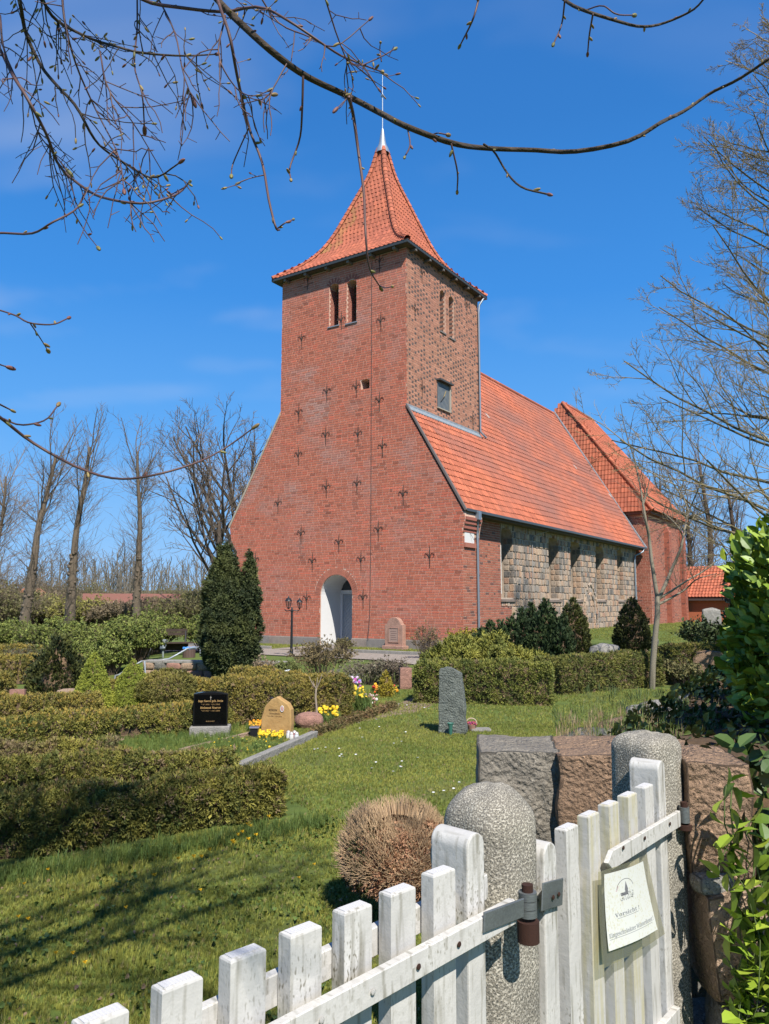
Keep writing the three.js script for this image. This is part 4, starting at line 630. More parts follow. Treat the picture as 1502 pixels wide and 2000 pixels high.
const paint = std({ map: paintTex.clone(), roughness: .62, bumpMap: rep(FINE_BUMP, 1), bumpScale: .0025 }); paint.map.repeat.set(2.6, 1.1);
const paintB = std({ map: algaeTex.clone(), roughness: .65, bumpMap: rep(FINE_BUMP, 1), bumpScale: .0025 }); paintB.map.repeat.set(2.6, 1.1);
const paintEnd = std({ map: rep(endTex, 9), roughness: .75 });
const zincPlate = std({ map: tint([.42, .44, .45], [.56, .58, .58], 8, .08), metalness: .55, roughness: .5 }), rust = std({ map: rep(tint([.17, .10, .075], [.34, .20, .14], 8, .15), 6), roughness: .85, metalness: .25, bumpMap: FINE_BUMP, bumpScale: .002 });
function gateLeaf(name, label, P0, ang, sp, tops, bottom, mat) { // frame: s along the leaf towards the near side, n out of its front
  const o = thing(name, label, 'gate', V(P0.x, 0, P0.z), 'white picket gates between the granite posts'); const d = V(-Math.cos(ang), 0, Math.sin(ang)), n = V(Math.sin(ang), 0, Math.cos(ang));
  o.quaternion.setFromRotationMatrix(new THREE.Matrix4().makeBasis(d.clone().negate(), V(0, 1, 0), n)); // local +x runs to the hinge, +z out of the front
  const R = rng(name.length * 7 + 3);
  tops.forEach((y, i) => { const g = uvBox(bevelBox(.07, y - bottom, .033, .0045)); const off = R(), uv = g.attributes.uv; for (let k = 0; k < uv.count; k++) uv.setXY(k, uv.getX(k) + off * 3.1 + i * .37, uv.getY(k) + off); const m = mesh('picket', g, Array.isArray(mat) ? mat[i] : mat, o, V(-sp * i - .035, bottom, -.0165)); m.rotation.set((R() - .5) * .006, (R() - .5) * .02, (R() - .5) * .006); mesh('picket_top', bx(-.0285, .0285, 0, .0016, -.0105, .0105).translate(0, y - bottom, 0), paintEnd, m); });
  return { o, d, n, at: (u, v, off = 0) => { const r = ray(u, v), p = V(P0.x, 0, P0.z).addScaledVector(n, off), t = p.clone().sub(V(0, EYE, 0)).dot(n) / r.dot(n), w = V(0, EYE, 0).addScaledVector(r, t).sub(V(P0.x, 0, P0.z)); return V(-w.dot(d), w.y, w.dot(n)); } };
}
const stileGeo = (w, dep, h) => { const s = new THREE.Shape(); s.moveTo(-w / 2, 0); s.lineTo(w / 2, 0); s.lineTo(w / 2, h - w / 2); s.absarc(0, h - w / 2, w / 2, 0, Math.PI, false); s.closePath(); return uvBox(new THREE.ExtrudeGeometry(s, { depth: dep - .008, bevelEnabled: true, bevelSize: .004, bevelThickness: .004, bevelSegments: 2, curveSegments: 14 }).translate(0, 0, -dep + .004)); };
const barBetween = (A, B, h, t, mat, name, parent, point) => { // flat bar, its tall side vertical, from A to B in leaf coordinates
  const L = A.distanceTo(B), s = new THREE.Shape(); s.moveTo(0, -h / 2); s.lineTo(L - (point ? .03 : 0), -h / 2); if (point) s.lineTo(L, 0); s.lineTo(L - (point ? .03 : 0), h / 2); s.lineTo(0, h / 2); s.closePath();
  const m = mesh(name, uvBox(new THREE.ExtrudeGeometry(s, { depth: t - .004, bevelEnabled: true, bevelSize: .002, bevelThickness: .002, bevelSegments: 1 })), mat, parent, A); const x = B.clone().sub(A).normalize(), z = V(0, 0, 1).addScaledVector(x, -x.z).normalize(); m.quaternion.setFromRotationMatrix(new THREE.Matrix4().makeBasis(x, V(0, 0, 0).crossVectors(z, x), z)); return m;
};
{
  const tops = [1.549, 1.543, 1.539, 1.535, 1.532, 1.527, 1.521, 1.515, 1.51, 1.505], L = gateLeaf('picket_gate', 'wide white picket gate leaf hung on the rounded granite post', V(.146, 0, -1.712), .788, .121, tops, .47, paint);
  const o = L.o; mesh('stile', stileGeo(.052, .105, 1.60 - .45), paint, o, V(.075, .45, .0));
  // front rail: from hinge down along the leaf
  const a = L.at(992, 1777, .018), b = L.at(820, 1870, .018), dirv = b.clone().sub(a); const far = a.clone().addScaledVector(dirv, 6.2);
  const yTilt = 0; barBetween(a, far, .047, .02, paint, 'rail', o).position.z += .002;
  barBetween(V(a.x, a.y + .035, -.055), V(far.x, far.y + .035, -.055), .05, .02, paint, 'back_rail', o);
  barBetween(V(.1, .75, .001), V(-1.2, .74, .001), .06, .022, paint, 'rail', o);
  for (let k = 0; k < 9; k++) { const t = .02 + (k * .121 + .035 + .0) / dirv.length(); const s = mesh('bolt', new THREE.SphereGeometry(.006, 10, 6).scale(1, 1, .35), k < 2 ? rust : paint, o); s.position.copy(a).addScaledVector(dirv, (a.x + .121 * k + .035) / Math.abs(dirv.x)); s.position.z = .0415; }
  const h0 = L.at(1012, 1770, .03); // galvanised hinge band and rusty pintle
  barBetween(V(h0.x + .0, h0.y, .041), L.at(945, 1801, .041), .036, .006, zincPlate, 'hinge_band', o);
  const pin = L.at(1024, 1790, .02); const cyl = (r, h, y, m, n) => mesh(n, new THREE.CylinderGeometry(r, r, h, 14).translate(0, y, 0), m, o, V(pin.x, pin.y, .03));
  for (let k = 0; k < 3; k++) cyl(.021, .0165, .012 + k * .018, zincPlate, 'knuckle'); cyl(.013, .02, .062, rust, 'pin'); cyl(.025, .045, -.028, rust, 'pintle');
}
{
  const tops = [1.53, 1.528, 1.525, 1.522, 1.515], L = gateLeaf('wicket_gate', 'narrow white picket wicket gate with a paper notice between the granite posts', V(.854, 0, -2.566), .877, .131, tops, .40, [paint, paintB, paintB, paintB, paint]);
  const o = L.o; mesh('stile', stileGeo(.05, .10, 1.585 - .38), paint, o, V(.085, .38, .0));
  mesh('latch_stile', stileGeo(.06, .05, 1.50 - .38), paint, o, V(-.131 * 5 - .03, .38, .0));
  const A = L.at(1322, 1598, .014), B = L.at(1180, 1684, .014); barBetween(A, B, .046, .014, paint, 'strap', o, true);
  barBetween(V(.1, .8, .001), V(-.68, .8, .001), .06, .022, paint, 'rail', o); barBetween(V(.1, 1.36, -.055), V(-.68, 1.36, -.055), .055, .02, paint, 'back_rail', o);
  for (const [u, v] of [[1309, 1609], [1218, 1656], [1260, 1637]]) { const p = L.at(u, v, .03); mesh('bolt', new THREE.SphereGeometry(.006, 10, 6).scale(1, 1, .35), rust, o, V(p.x, p.y, .030)); }
  const pin = L.at(1337, 1597, .02), cyl = (r, h, y, m, n) => mesh(n, new THREE.CylinderGeometry(r, r, h, 14).translate(0, y, 0), m, o, V(pin.x, pin.y, .02)); cyl(.017, .05, .01, zincPlate, 'knuckle'); cyl(.012, .016, .043, rust, 'pin'); cyl(.023, .016, -.03, rust, 'pintle');
  const lp = [L.at(1059, 1752, .012), L.at(1098, 1741, .012)]; barBetween(lp[0], lp[1], .06, .004, zincPlate, 'latch_plate', o); for (const [u, v] of [[1082, 1753], [1093, 1747]]) { const p = L.at(u, v, .02); mesh('screw', new THREE.SphereGeometry(.006, 8, 5).scale(1, 1, .4), rust, o, V(p.x, p.y, .0185)); }
  // notice: paper in a clear sleeve, slightly bowed
  const grid = (TL, TR, BR, BL, off, bow, nx, ny) => { const c = [TL, TR, BR, BL].map(([u, v]) => L.at(u, v, off)), p = [], uv = [], idx = []; for (let j = 0; j <= ny; j++) for (let i = 0; i <= nx; i++) { const s = i / nx, t = j / ny, q = c[0].clone().multiplyScalar((1 - s) * (1 - t)).addScaledVector(c[1], s * (1 - t)).addScaledVector(c[2], s * t).addScaledVector(c[3], (1 - s) * t); p.push(q.x, q.y, q.z + bow * (Math.sin(s * Math.PI) * .6 + t * t * .9)); uv.push(s, 1 - t); } for (let j = 0; j < ny; j++) for (let i = 0; i < nx; i++) { const a = j * (nx + 1) + i; idx.push(a, a + nx + 1, a + 1, a + 1, a + nx + 1, a + nx + 2); } const g = new THREE.BufferGeometry(); g.setAttribute('position', new THREE.Float32BufferAttribute(p, 3)); g.setAttribute('uv', new THREE.Float32BufferAttribute(uv, 2)); g.setIndex(idx); g.computeVertexNormals(); return g; };
  const sg = thing('notice_sheet', 'printed paper notice in a yellowed clear sleeve hung on the wicket gate', 'notice', o.position.clone()); sg.quaternion.copy(o.quaternion);
  const t = canvasTex(512, 720, (x, w, h) => {
    x.fillStyle = '#dfe0d8'; x.fillRect(0, 0, w, h); const R = rng(6); for (let k = 0; k < 900; k++) { x.fillStyle = `rgba(${150 + R() * 40},${140 + R() * 30},70,${.05 + R() * .25})`; const X = R() < .5 ? R() * w * .35 : w * (.5 + R() * .5); x.fillRect(X, R() * h, 2 + R() * 5, 3 + R() * 22); }
    x.strokeStyle = '#5a5a5c'; x.lineWidth = 5; x.beginPath(); x.arc(215, 190, 95, Math.PI * 1.02, Math.PI * 1.95); x.stroke(); x.fillStyle = '#77777a'; x.beginPath(); x.moveTo(222, 118); x.lineTo(244, 205); x.lineTo(204, 205); x.closePath(); x.fill(); x.fillRect(208, 205, 32, 50); x.fillRect(160, 225, 48, 30); for (let k = 0; k < 130; k++) { x.fillStyle = `rgba(60,62,66,${.3 + R() * .5})`; x.fillRect(140 + R() * 160, 215 + R() * 85, 3 + R() * 7, 2 + R() * 7); }
    x.fillStyle = '#b46a72'; x.save(); x.translate(118, 200); x.rotate(-1.1); x.font = '17px serif'; x.fillText('Kirche', 0, 0); x.restore();
    x.fillStyle = '#7d8084'; x.textAlign = 'center'; x.font = 'bold 54px serif'; x.fillText('Vorsicht !', 215, 440); x.fillRect(105, 452, 225, 4); x.font = 'bold 56px serif'; x.fillText('Eingeschränkter Winterdienst !', 256, 610, 480); x.fillRect(18, 624, 452, 4);
  });
  mesh('sleeve', grid([1168, 1703], [1263, 1668], [1292, 1822], [1170, 1890], .022, .012, 8, 10), new THREE.MeshPhysicalMaterial({ color: C(.90, .88, .70), transmission: .88, thickness: 0, roughness: .25, side: THREE.DoubleSide }), sg);
  mesh('paper', grid([1180, 1708], [1256, 1682], [1277, 1813], [1181, 1856], .026, .013, 8, 10), std({ map: t, roughness: .7, side: THREE.DoubleSide }), sg);
}
// granite gate posts
{
  const pm = std({ map: rep(granTex([.53, .505, .455], [.31, .305, .285], [.69, .665, .61], 84, .05, .06, 1.7), 2), roughness: .92, bumpMap: rep(FINE_BUMP, 4), bumpScale: .006 });
  const post = (label, x, z, w, d, h, y0, rot, seed, round, pw) => { // turned rounded-square shaft with a domed head and a hewn surface
    const nu = 56, nv = 90, p = [], uv = [], idx = []; const prof = []; for (let j = 0; j <= nv; j++) { const t = j / nv, L = h - round + round * 1.5; let l = t * L; if (l < h - round) prof.push([1, l]); else { const a = (l - (h - round)) / (round * 1.5) * Math.PI / 2; prof.push([Math.max(.0, 1 - (1 - Math.cos(a)) * round / (w / 2)) * (a > 1.5 ? .6 : 1), h - round + Math.sin(a) * round]); } } const kk = round / (w / 2) < 1 ? 6 : 0; const tr = prof[nv][0]; for (let j = 1; j <= kk; j++) prof.push([tr * (1 - j / kk), h + .002 * j]);
    for (const [r, y] of prof) for (let i = 0; i <= nu; i++) { const a = i / nu * Math.PI * 2, c = Math.cos(a), s = Math.sin(a), q = Math.pow(Math.pow(Math.abs(c), pw) + Math.pow(Math.abs(s), pw), -1 / pw), n = 1 + .05 * fbm(c * 2 + seed, y * 3, s * 2, 3) + .022 * fbm(c * 9 + seed, y * 16, s * 9, 3); p.push(c * q * r * n * w / 2, y + .012 * fbm(c * r * 3, seed, s * r * 3, 2), s * q * r * n * d / 2); uv.push(i / nu * 3.4 * w, y + (1 - r) * w / 2); }
    for (let j = 0; j < prof.length - 1; j++) for (let i = 0; i < nu; i++) { const A = j * (nu + 1) + i; idx.push(A, A + nu + 1, A + 1, A + 1, A + nu + 1, A + nu + 2); }
    const g = new THREE.BufferGeometry(); g.setAttribute('position', new THREE.Float32BufferAttribute(p, 3)); g.setAttribute('uv', new THREE.Float32BufferAttribute(uv, 2)); g.setIndex(idx); g.computeVertexNormals();
    tag(mesh(numbered('granite_post'), g, pm, scene, V(x, y0, z), rot), label, 'gate post'); };
  post('rounded granite gate post between the two white gates', .262, -2.02, .20, .20, 1.355, .3, .75, 3, .10, 3.2);
  post('square shouldered granite gate post at the end of the boulder wall', .915, -2.80, .195, .19, 1.34, .31, .62, 11, .045, 5);
}
// ---------- boulder wall on the right ----------
{
  const W = (name, label, c, w, h, d, mat, rot, seed, opt = {}) => { const m = mesh(numbered(name), boulderGeo(w, h, d, seed, Object.assign({ seg: 34, rough: .06, round: .10 }, opt)), mat, scene, c, rot); m.rotation.z = opt.tilt || 0; return tag(m, label, 'boulder', 'boulders of the dry stone wall'); };
  W('wall_boulder', 'grey block at the lawn end of the boulder wall', V(.575, 1.08, -3.5), .34, .42, .44, RK.warmgrey, -.10, 1.3);
  W('wall_boulder', 'large brown block behind the square granite post', V(1.02, .98, -3.42), .60, .52, .5, RK.brown, -.14, 2.1);
  W('wall_boulder', 'upright brown boulder right of the square granite post', V(1.145, 1.185, -2.88), .215, .385, .34, RK.brown, -.1, 3.7, { round: .22 });
  W('wall_boulder', 'tall tan boulder below the upright brown one', V(1.185, .815, -2.80), .22, .36, .32, RK.tan, -.05, 4.4, { round: .35, tilt: .08 });
  W('wall_boulder', 'big grey boulder at the foot of the wall under the ivy leaves', V(1.235, .42, -2.70), .29, .40, .36, RK.grey, .1, 5.2, { round: .5 });
  W('wall_boulder', 'small wedge stone between the brown and tan boulders', V(1.09, 1.15, -2.72), .12, .06, .1, RK.grey, .1, 6.2, { round: .5, seg: 10 });
  W('wall_boulder', 'grey boulder low behind the wicket gate', V(.95, .5, -3.35), .7, .5, .45, RK.dark, .2, 7.7, { round: .4 });
  W('wall_boulder', 'tan boulder low under the grey end block', V(.5, .55, -3.55), .5, .55, .45, RK.tan, .3, 8.3, { round: .4 });
  W('wall_boulder', 'low grey boulder beside the foot of the square post', V(1.12, .25, -2.95), .4, .4, .35, RK.grey, .3, 9.1, { round: .5 });
  const cols = [RK.grey, RK.dark, RK.tan, RK.brown, RK.grey, RK.dark]; const line = [[.72, -4.0], [.98, -4.32], [1.22, -4.72], [1.5, -5.15], [1.82, -5.6], [2.15, -6.1], [2.5, -6.6]];
  const lab = ['grey boulder next behind the end block of the wall', 'dark flat boulder second along the lawn side of the wall', 'tan boulder third along the lawn side of the wall', 'brown boulder fourth along the lawn side of the wall', 'grey boulder fifth along the lawn side of the wall', 'dark boulder sixth along the lawn side of the wall', 'last pale boulder of the wall towards the young tree'];
  line.forEach(([x, z], k) => { W('wall_boulder', lab[k], V(x + .16, .74, z), .52, .62 + .05 * Math.sin(k * 2.1), .42, cols[k % 6], .9, 10 + k, { seg: 14, round: .3 }); });
  // earth bank on top of the wall
  const p = [], uv = [], idx = [], nx = 40, nz = 50; for (let j = 0; j <= nz; j++) for (let i = 0; i <= nx; i++) { const t = j / nz, z = lerp(-3.2, -8.4, t), xl = lerp(.62, 3.35, Math.pow(t, 1.05)), x = lerp(xl, 4.6, i / nx); const e = sstep(0, .12, i / nx) * sstep(0, .05, t); p.push(x, 1.08 + .36 * e + .06 * fbm(x * 4, z * 4, 2, 3), z); uv.push(x, z); }
  for (let j = 0; j < nz; j++) for (let i = 0; i < nx; i++) { const a = j * (nx + 1) + i; idx.push(a, a + 1, a + nx + 1, a + 1, a + nx + 2, a + nx + 1); }
  const g = new THREE.BufferGeometry(); g.setAttribute('position', new THREE.Float32BufferAttribute(p, 3)); g.setAttribute('uv', new THREE.Float32BufferAttribute(uv, 2)); g.setIndex(idx); g.computeVertexNormals();
  structure('earth_bank', g, std({ map: rep(tint([.24, .18, .12], [.42, .33, .23], 10, .2), 1.5), bumpMap: rep(NOISE_BUMP, 4), bumpScale: .02, roughness: 1 }), 'earth bank on top of the boulder wall', 'bank');
}
// ---------- foliage ----------
const leafMat = (o = {}) => new THREE.MeshPhysicalMaterial(Object.assign({ color: 0xffffff, roughness: .55, side: THREE.DoubleSide }, o));
const needleMat = std({ color: 0xffffff, roughness: .75, side: THREE.DoubleSide });
function bladesGeo(n, seed, { len = 1, w = .16, spread = .9, bend = .25 } = {}) { // a spray of narrow blades growing along +y
  const R = rng(seed), p = [];
  for (let k = 0; k < n; k++) {
    const a = R() * 6.283, s = spread * (.25 + .75 * R()), l = len * (.6 + .4 * R()), o = V((R() - .5) * .35, (R() - .2) * .35, (R() - .5) * .35), d = V(Math.sin(a) * s, 1, Math.cos(a) * s).normalize(), side = V(Math.cos(a + R()), (R() - .5) * .6, -Math.sin(a + R())).normalize().multiplyScalar(w * (.7 + .6 * R()) / 2), m = o.clone().addScaledVector(d, l * .55), e = o.clone().addScaledVector(d, l); e.y -= bend * s * l; 
    p.push(o, m.clone().add(side), m.clone().sub(side), m.clone().sub(side), m.clone().add(side), e);
  }
  const g = new THREE.BufferGeometry(); g.setAttribute('position', new THREE.Float32BufferAttribute(p.flatMap(q => [q.x, q.y, q.z]), 3)); g.computeVertexNormals(); return g;
}
const yewGeo = bladesGeo(14, 3, { w: .17, spread: 1.2, bend: .3 }), boxGeo2 = bladesGeo(12, 5, { w: .34, spread: 1.4, bend: .1 }), thujaGeo = bladesGeo(12, 8, { w: .2, spread: .55, bend: .05 });
const grassGeo = bladesGeo(9, 12, { w: .075, spread: .65, bend: .35 }), longGrassGeo = bladesGeo(11, 14, { w: .034, spread: .45, bend: .5 }), strawGeo = bladesGeo(7, 16, { w: .05, spread: .5, bend: .1 });
const leafGeo = (() => { // pointed oval leaf, folded on its midrib, base at the origin along +y
  const out = [[0, 0], [.2, .18], [.30, .45], [.22, .75], [0, 1]], p = []; for (let i = 0; i < 4; i++) for (const s of [-1, 1]) { const a = out[i], b = out[i + 1], q = (c, k) => V(k * c[0] * s, c[1], k * c[0] * .35 - .18 * c[1] * c[1]); if (i > 0) p.push(q(a, 0), q(a, 1), q(b, 0)); if (i < 3) p.push(q(a, i ? 1 : 0), q(b, 1), q(b, 0)); }
  const g = new THREE.BufferGeometry(); g.setAttribute('position', new THREE.Float32BufferAttribute(p.flatMap(q => [q.x, q.y, q.z]), 3)); g.computeVertexNormals(); return g;
})();
const UP = V(0, 1, 0);
const orient = (n, R, j = .6) => new THREE.Quaternion().setFromUnitVectors(UP, n.clone().add(V((R() - .5) * j, (R() - .5) * j, (R() - .5) * j)).normalize()).multiply(Q(0, R() * 6.283, 0));
const mixC = (a, b, t) => C(lerp(a[0], b[0], t), lerp(a[1], b[1], t), lerp(a[2], b[2], t));
const coreMat = std({ map: rep(tint([.42, .34, .26], [.58, .48, .38], 16, .25), 3), bumpMap: rep(NOISE_BUMP, 6), bumpScale: .04, roughness: 1 }); // the woody inside of clipped shrubs
// clipped hedge: a box along a line, foliage on all its faces
function hedge(label, A, B, width, h, { dens = 420, size = .075, colors, geo = yewGeo, seed = 1, group = 'clipped hedges', y0, name = 'clipped_hedge', holes = 0 } = {}) {
  const o = thing(name, label, 'hedge', V(A.x, y0 ?? groundY(A.x, A.z), A.z), group), d = V(B.x - A.x, 0, B.z - A.z), L = d.length(); o.rotation.y = -Math.atan2(d.z, d.x);
  const R = rng(seed * 131 + 7), list = [];
  mesh('branches', new THREE.BoxGeometry(L - .16, h - .1, width - .18).translate(L / 2, (h - .1) / 2, 0), coreMat, o);
  const wob = (x, y, z) => .10 * fbm(x * 1.7 + seed, y * 1.7, z * 1.7, 2) * 2 + .05 * fbm(x * 5 + seed, y * 5, z * 5, 2);
  const put = (x, y, z, n) => { const rd = .17; if (n.y > .5) { const e = Math.min(width / 2 - Math.abs(z), x, L - x); if (e < rd) y -= (rd - e) * (rd - e) / rd * .8; } else { const e = h - y; if (e < rd) { const k = (rd - e) * (rd - e) / rd * .8; x -= n.x * k; z -= n.z * k; } } const inn = R() * R() * .12, w = wob(x, y, z), p = V(x, y, z).addScaledVector(n, w - inn - .02); if (p.y < .01) return; const hole = holes && fbm(x * 1.4 + seed * 3, y * 1.4, z * 1.4, 2) > .5 - holes; if (hole && R() < .75) return;
    const t = clamp(.5 + 1.2 * fbm(x * 2.3 + seed, y * 2.3, z * 2.3 + 5, 3) + (R() - .5) * .7), top = colors.leaf; const c = mixC(top[0], top[1], t).multiplyScalar(.75 + .5 * R()); if (colors.dead && fbm(x * .9 + seed * 5, 3, z * 2, 2) > colors.deadAt) c.lerp(C(...colors.dead), .8 * R() + .1);
    if (R() < .07) c.lerp(C(.26, .17, .10), .8); const sz = size * (.45 + 1.0 * R() * R() + .25 * R()); list.push({ m: M4(p, orient(n.clone().add(V(0, .35, 0)).normalize(), R, 1.2), V(sz, sz * (.8 + .5 * R()), sz)), c });
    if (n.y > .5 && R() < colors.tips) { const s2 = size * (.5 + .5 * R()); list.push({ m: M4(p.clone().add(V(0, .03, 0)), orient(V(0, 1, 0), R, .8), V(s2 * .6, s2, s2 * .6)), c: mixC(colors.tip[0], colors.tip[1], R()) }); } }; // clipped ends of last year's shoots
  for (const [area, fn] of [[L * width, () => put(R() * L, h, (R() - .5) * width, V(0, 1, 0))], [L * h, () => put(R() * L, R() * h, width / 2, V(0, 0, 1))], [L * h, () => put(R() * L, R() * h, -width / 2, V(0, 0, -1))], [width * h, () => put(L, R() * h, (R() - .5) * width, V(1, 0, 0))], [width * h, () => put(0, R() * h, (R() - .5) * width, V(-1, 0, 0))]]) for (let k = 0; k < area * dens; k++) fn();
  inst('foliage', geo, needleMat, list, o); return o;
}
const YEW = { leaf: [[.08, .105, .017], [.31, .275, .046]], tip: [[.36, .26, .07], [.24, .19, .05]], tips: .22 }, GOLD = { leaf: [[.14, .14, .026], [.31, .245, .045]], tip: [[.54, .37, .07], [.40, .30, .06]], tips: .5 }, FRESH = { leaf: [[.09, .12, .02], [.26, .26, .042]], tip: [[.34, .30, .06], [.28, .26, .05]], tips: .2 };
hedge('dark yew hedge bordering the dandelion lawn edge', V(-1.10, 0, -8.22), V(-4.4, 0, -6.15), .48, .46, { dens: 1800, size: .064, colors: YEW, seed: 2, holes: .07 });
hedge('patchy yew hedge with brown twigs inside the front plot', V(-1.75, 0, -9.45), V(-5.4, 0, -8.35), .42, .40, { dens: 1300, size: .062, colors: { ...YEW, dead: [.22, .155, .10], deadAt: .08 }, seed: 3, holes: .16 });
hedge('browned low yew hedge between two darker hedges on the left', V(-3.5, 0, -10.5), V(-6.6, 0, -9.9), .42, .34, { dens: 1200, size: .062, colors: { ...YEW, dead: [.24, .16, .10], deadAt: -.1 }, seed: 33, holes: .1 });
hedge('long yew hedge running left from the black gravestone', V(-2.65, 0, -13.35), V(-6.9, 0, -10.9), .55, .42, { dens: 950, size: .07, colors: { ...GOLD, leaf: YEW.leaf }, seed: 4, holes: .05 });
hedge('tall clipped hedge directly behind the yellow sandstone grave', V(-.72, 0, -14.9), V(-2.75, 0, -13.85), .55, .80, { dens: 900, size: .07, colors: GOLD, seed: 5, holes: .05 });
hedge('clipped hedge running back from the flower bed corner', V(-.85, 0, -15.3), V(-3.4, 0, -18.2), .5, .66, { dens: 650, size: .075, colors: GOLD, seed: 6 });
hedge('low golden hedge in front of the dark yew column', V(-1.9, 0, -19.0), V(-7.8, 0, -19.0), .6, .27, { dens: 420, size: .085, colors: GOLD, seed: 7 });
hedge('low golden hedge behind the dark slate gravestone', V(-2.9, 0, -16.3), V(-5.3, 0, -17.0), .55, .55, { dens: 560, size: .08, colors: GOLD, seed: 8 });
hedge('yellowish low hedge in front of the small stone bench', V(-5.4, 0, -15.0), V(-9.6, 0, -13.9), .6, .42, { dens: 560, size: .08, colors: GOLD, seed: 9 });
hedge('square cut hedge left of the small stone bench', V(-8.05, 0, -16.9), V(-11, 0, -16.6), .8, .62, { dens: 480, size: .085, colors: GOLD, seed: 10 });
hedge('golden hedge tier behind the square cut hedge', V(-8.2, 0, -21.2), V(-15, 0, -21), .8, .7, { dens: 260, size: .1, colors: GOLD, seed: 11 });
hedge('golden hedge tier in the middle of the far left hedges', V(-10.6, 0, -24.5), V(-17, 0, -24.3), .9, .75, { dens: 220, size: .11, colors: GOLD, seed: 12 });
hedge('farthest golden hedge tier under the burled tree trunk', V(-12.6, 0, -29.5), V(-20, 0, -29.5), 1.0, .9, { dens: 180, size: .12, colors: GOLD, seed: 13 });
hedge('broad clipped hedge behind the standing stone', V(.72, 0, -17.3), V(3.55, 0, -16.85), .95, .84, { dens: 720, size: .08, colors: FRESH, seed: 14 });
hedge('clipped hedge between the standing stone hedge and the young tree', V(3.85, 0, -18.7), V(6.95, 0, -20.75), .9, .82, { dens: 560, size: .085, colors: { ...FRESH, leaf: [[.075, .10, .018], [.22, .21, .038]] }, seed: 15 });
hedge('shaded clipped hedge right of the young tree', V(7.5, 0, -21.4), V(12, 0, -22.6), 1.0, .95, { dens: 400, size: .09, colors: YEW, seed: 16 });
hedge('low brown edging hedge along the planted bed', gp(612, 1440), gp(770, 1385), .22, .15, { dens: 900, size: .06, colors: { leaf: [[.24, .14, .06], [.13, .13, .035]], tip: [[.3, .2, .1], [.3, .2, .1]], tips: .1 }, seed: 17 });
// conifers: foliage on a turned profile
function conifer(name, label, pos, prof, { dens = 300, size = .09, c0, c1, geo = yewGeo, seed = 1, lump = .12, parts = [[0, 0, 1, 1]], up = .5, trunk = .06, group } = {}) {
  const o = thing(name, label, 'conifer', pos, group), R = rng(seed * 17 + 5), list = [], H = prof[prof.length - 1][1];
  mesh('trunk', new Tubes().add([V(0, -.05, 0), V(0, H * .5, 0), V(0, H * .9, 0)], trunk, trunk * .3, 7).geo(), std({ color: C(.10, .07, .05) }), o);
  const core = new Tubes();
  for (const [ox, oz, ks, kh] of parts) {
    for (let i = 0; i < prof.length - 1; i++) {
      const [r0, y0] = prof[i], [r1, y1] = prof[i + 1], area = Math.PI * (r0 + r1) * ks * Math.hypot((r1 - r0) * ks, (y1 - y0) * kh), n = Math.ceil(area * dens);
      for (let k = 0; k < n; k++) { const t = R(), a = R() * 6.283, y = lerp(y0, y1, t) * kh, r = lerp(r0, r1, t) * ks, nn = V(Math.sin(a), clamp((r0 - r1) / (y1 - y0 + .001), -.6, 1.4) * .6, Math.cos(a)).normalize();
        const l = fbm(Math.sin(a) * 2.2 + seed + ox * 3, y * 2.4, Math.cos(a) * 2.2, 3), p = V(ox + Math.sin(a) * r, y, oz + Math.cos(a) * r).addScaledVector(nn, lump * l * 2 - R() * R() * .14);
        const tt = clamp(.45 + 1.3 * fbm(p.x * 1.8 + seed, p.y * 1.8, p.z * 1.8, 3) + (R() - .5) * .6), s = size * (.6 + .8 * R()); list.push({ m: M4(p, orient(nn.add(V(0, up, 0)).normalize(), R, .9), V(s, s, s)), c: mixC(c0, c1, tt).multiplyScalar(.75 + .5 * R()) }); }
    }
    core.add(prof.map(([r, y]) => V(ox, y * kh, oz)), q => { const i = q * (prof.length - 1); return Math.max(.01, prof[Math.round(i)][0] * ks * .72 - lump * .35); }, 0, 10);
  }
  mesh('branches', core.geo(), coreMat, o); inst('foliage', geo, needleMat, list, o); return o;
}
const kpx = z => -z / FPX;
conifer('yew_column', 'tall dark yew with a smaller pointed side stem on the lawn', gp(443, 1333), [[.06, .02], [.16, .12], [.42, .42], [.62, .85], [.70, 1.3], [.66, 1.9], [.58, 2.5], [.34, 3.1], [.19, 3.45], [.07, 3.66], [.0, 3.72]], { dens: 620, size: .12, c0: [.025, .046, .013], c1: [.10, .115, .024], seed: 4, lump: .16, parts: [[-.10, 0, .80, 1], [.58, .12, .36, .94]], trunk: .13 });
conifer('dwarf_conifer', 'dark layered dwarf conifer behind the clipped cones', gp(112, 1362), [[.35, .05], [.66, .15], [.62, .4], [.45, .75], [.30, 1.05], [.12, 1.28], [0, 1.36]], { dens: 520, size: .10, c0: [.028, .046, .013], c1: [.13, .135, .022], seed: 6, lump: .32, geo: thujaGeo, up: .9 });
conifer('clipped_cone', 'taller bright green clipped conifer cone in the hedge row', gp(180, 1388), [[.28, .04], [.38, .12], [.32, .40], [.22, .72], [.10, .98], [0, 1.14]], { dens: 2200, size: .045, c0: [.21, .26, .03], c1: [.40, .42, .05], seed: 7, lump: .025, group: 'clipped conifer cones' });
conifer('clipped_cone', 'shorter bright green clipped conifer cone next to the black planter', gp(257, 1383), [[.32, .04], [.42, .12], [.34, .38], [.22, .66], [.08, .86], [0, .96]], { dens: 2200, size: .045, c0: [.21, .26, .03], c1: [.40, .42, .05], seed: 8, lump: .025, group: 'clipped conifer cones' });
conifer('round_bush', 'rounded clipped yew bush right of the clipped cones', gp(325, 1382), [[.35, .03], [.55, .15], [.62, .35], [.5, .58], [.25, .70], [0, .74]], { dens: 620, size: .075, c0: [.13, .13, .025], c1: [.28, .23, .045], seed: 9, lump: .08 });
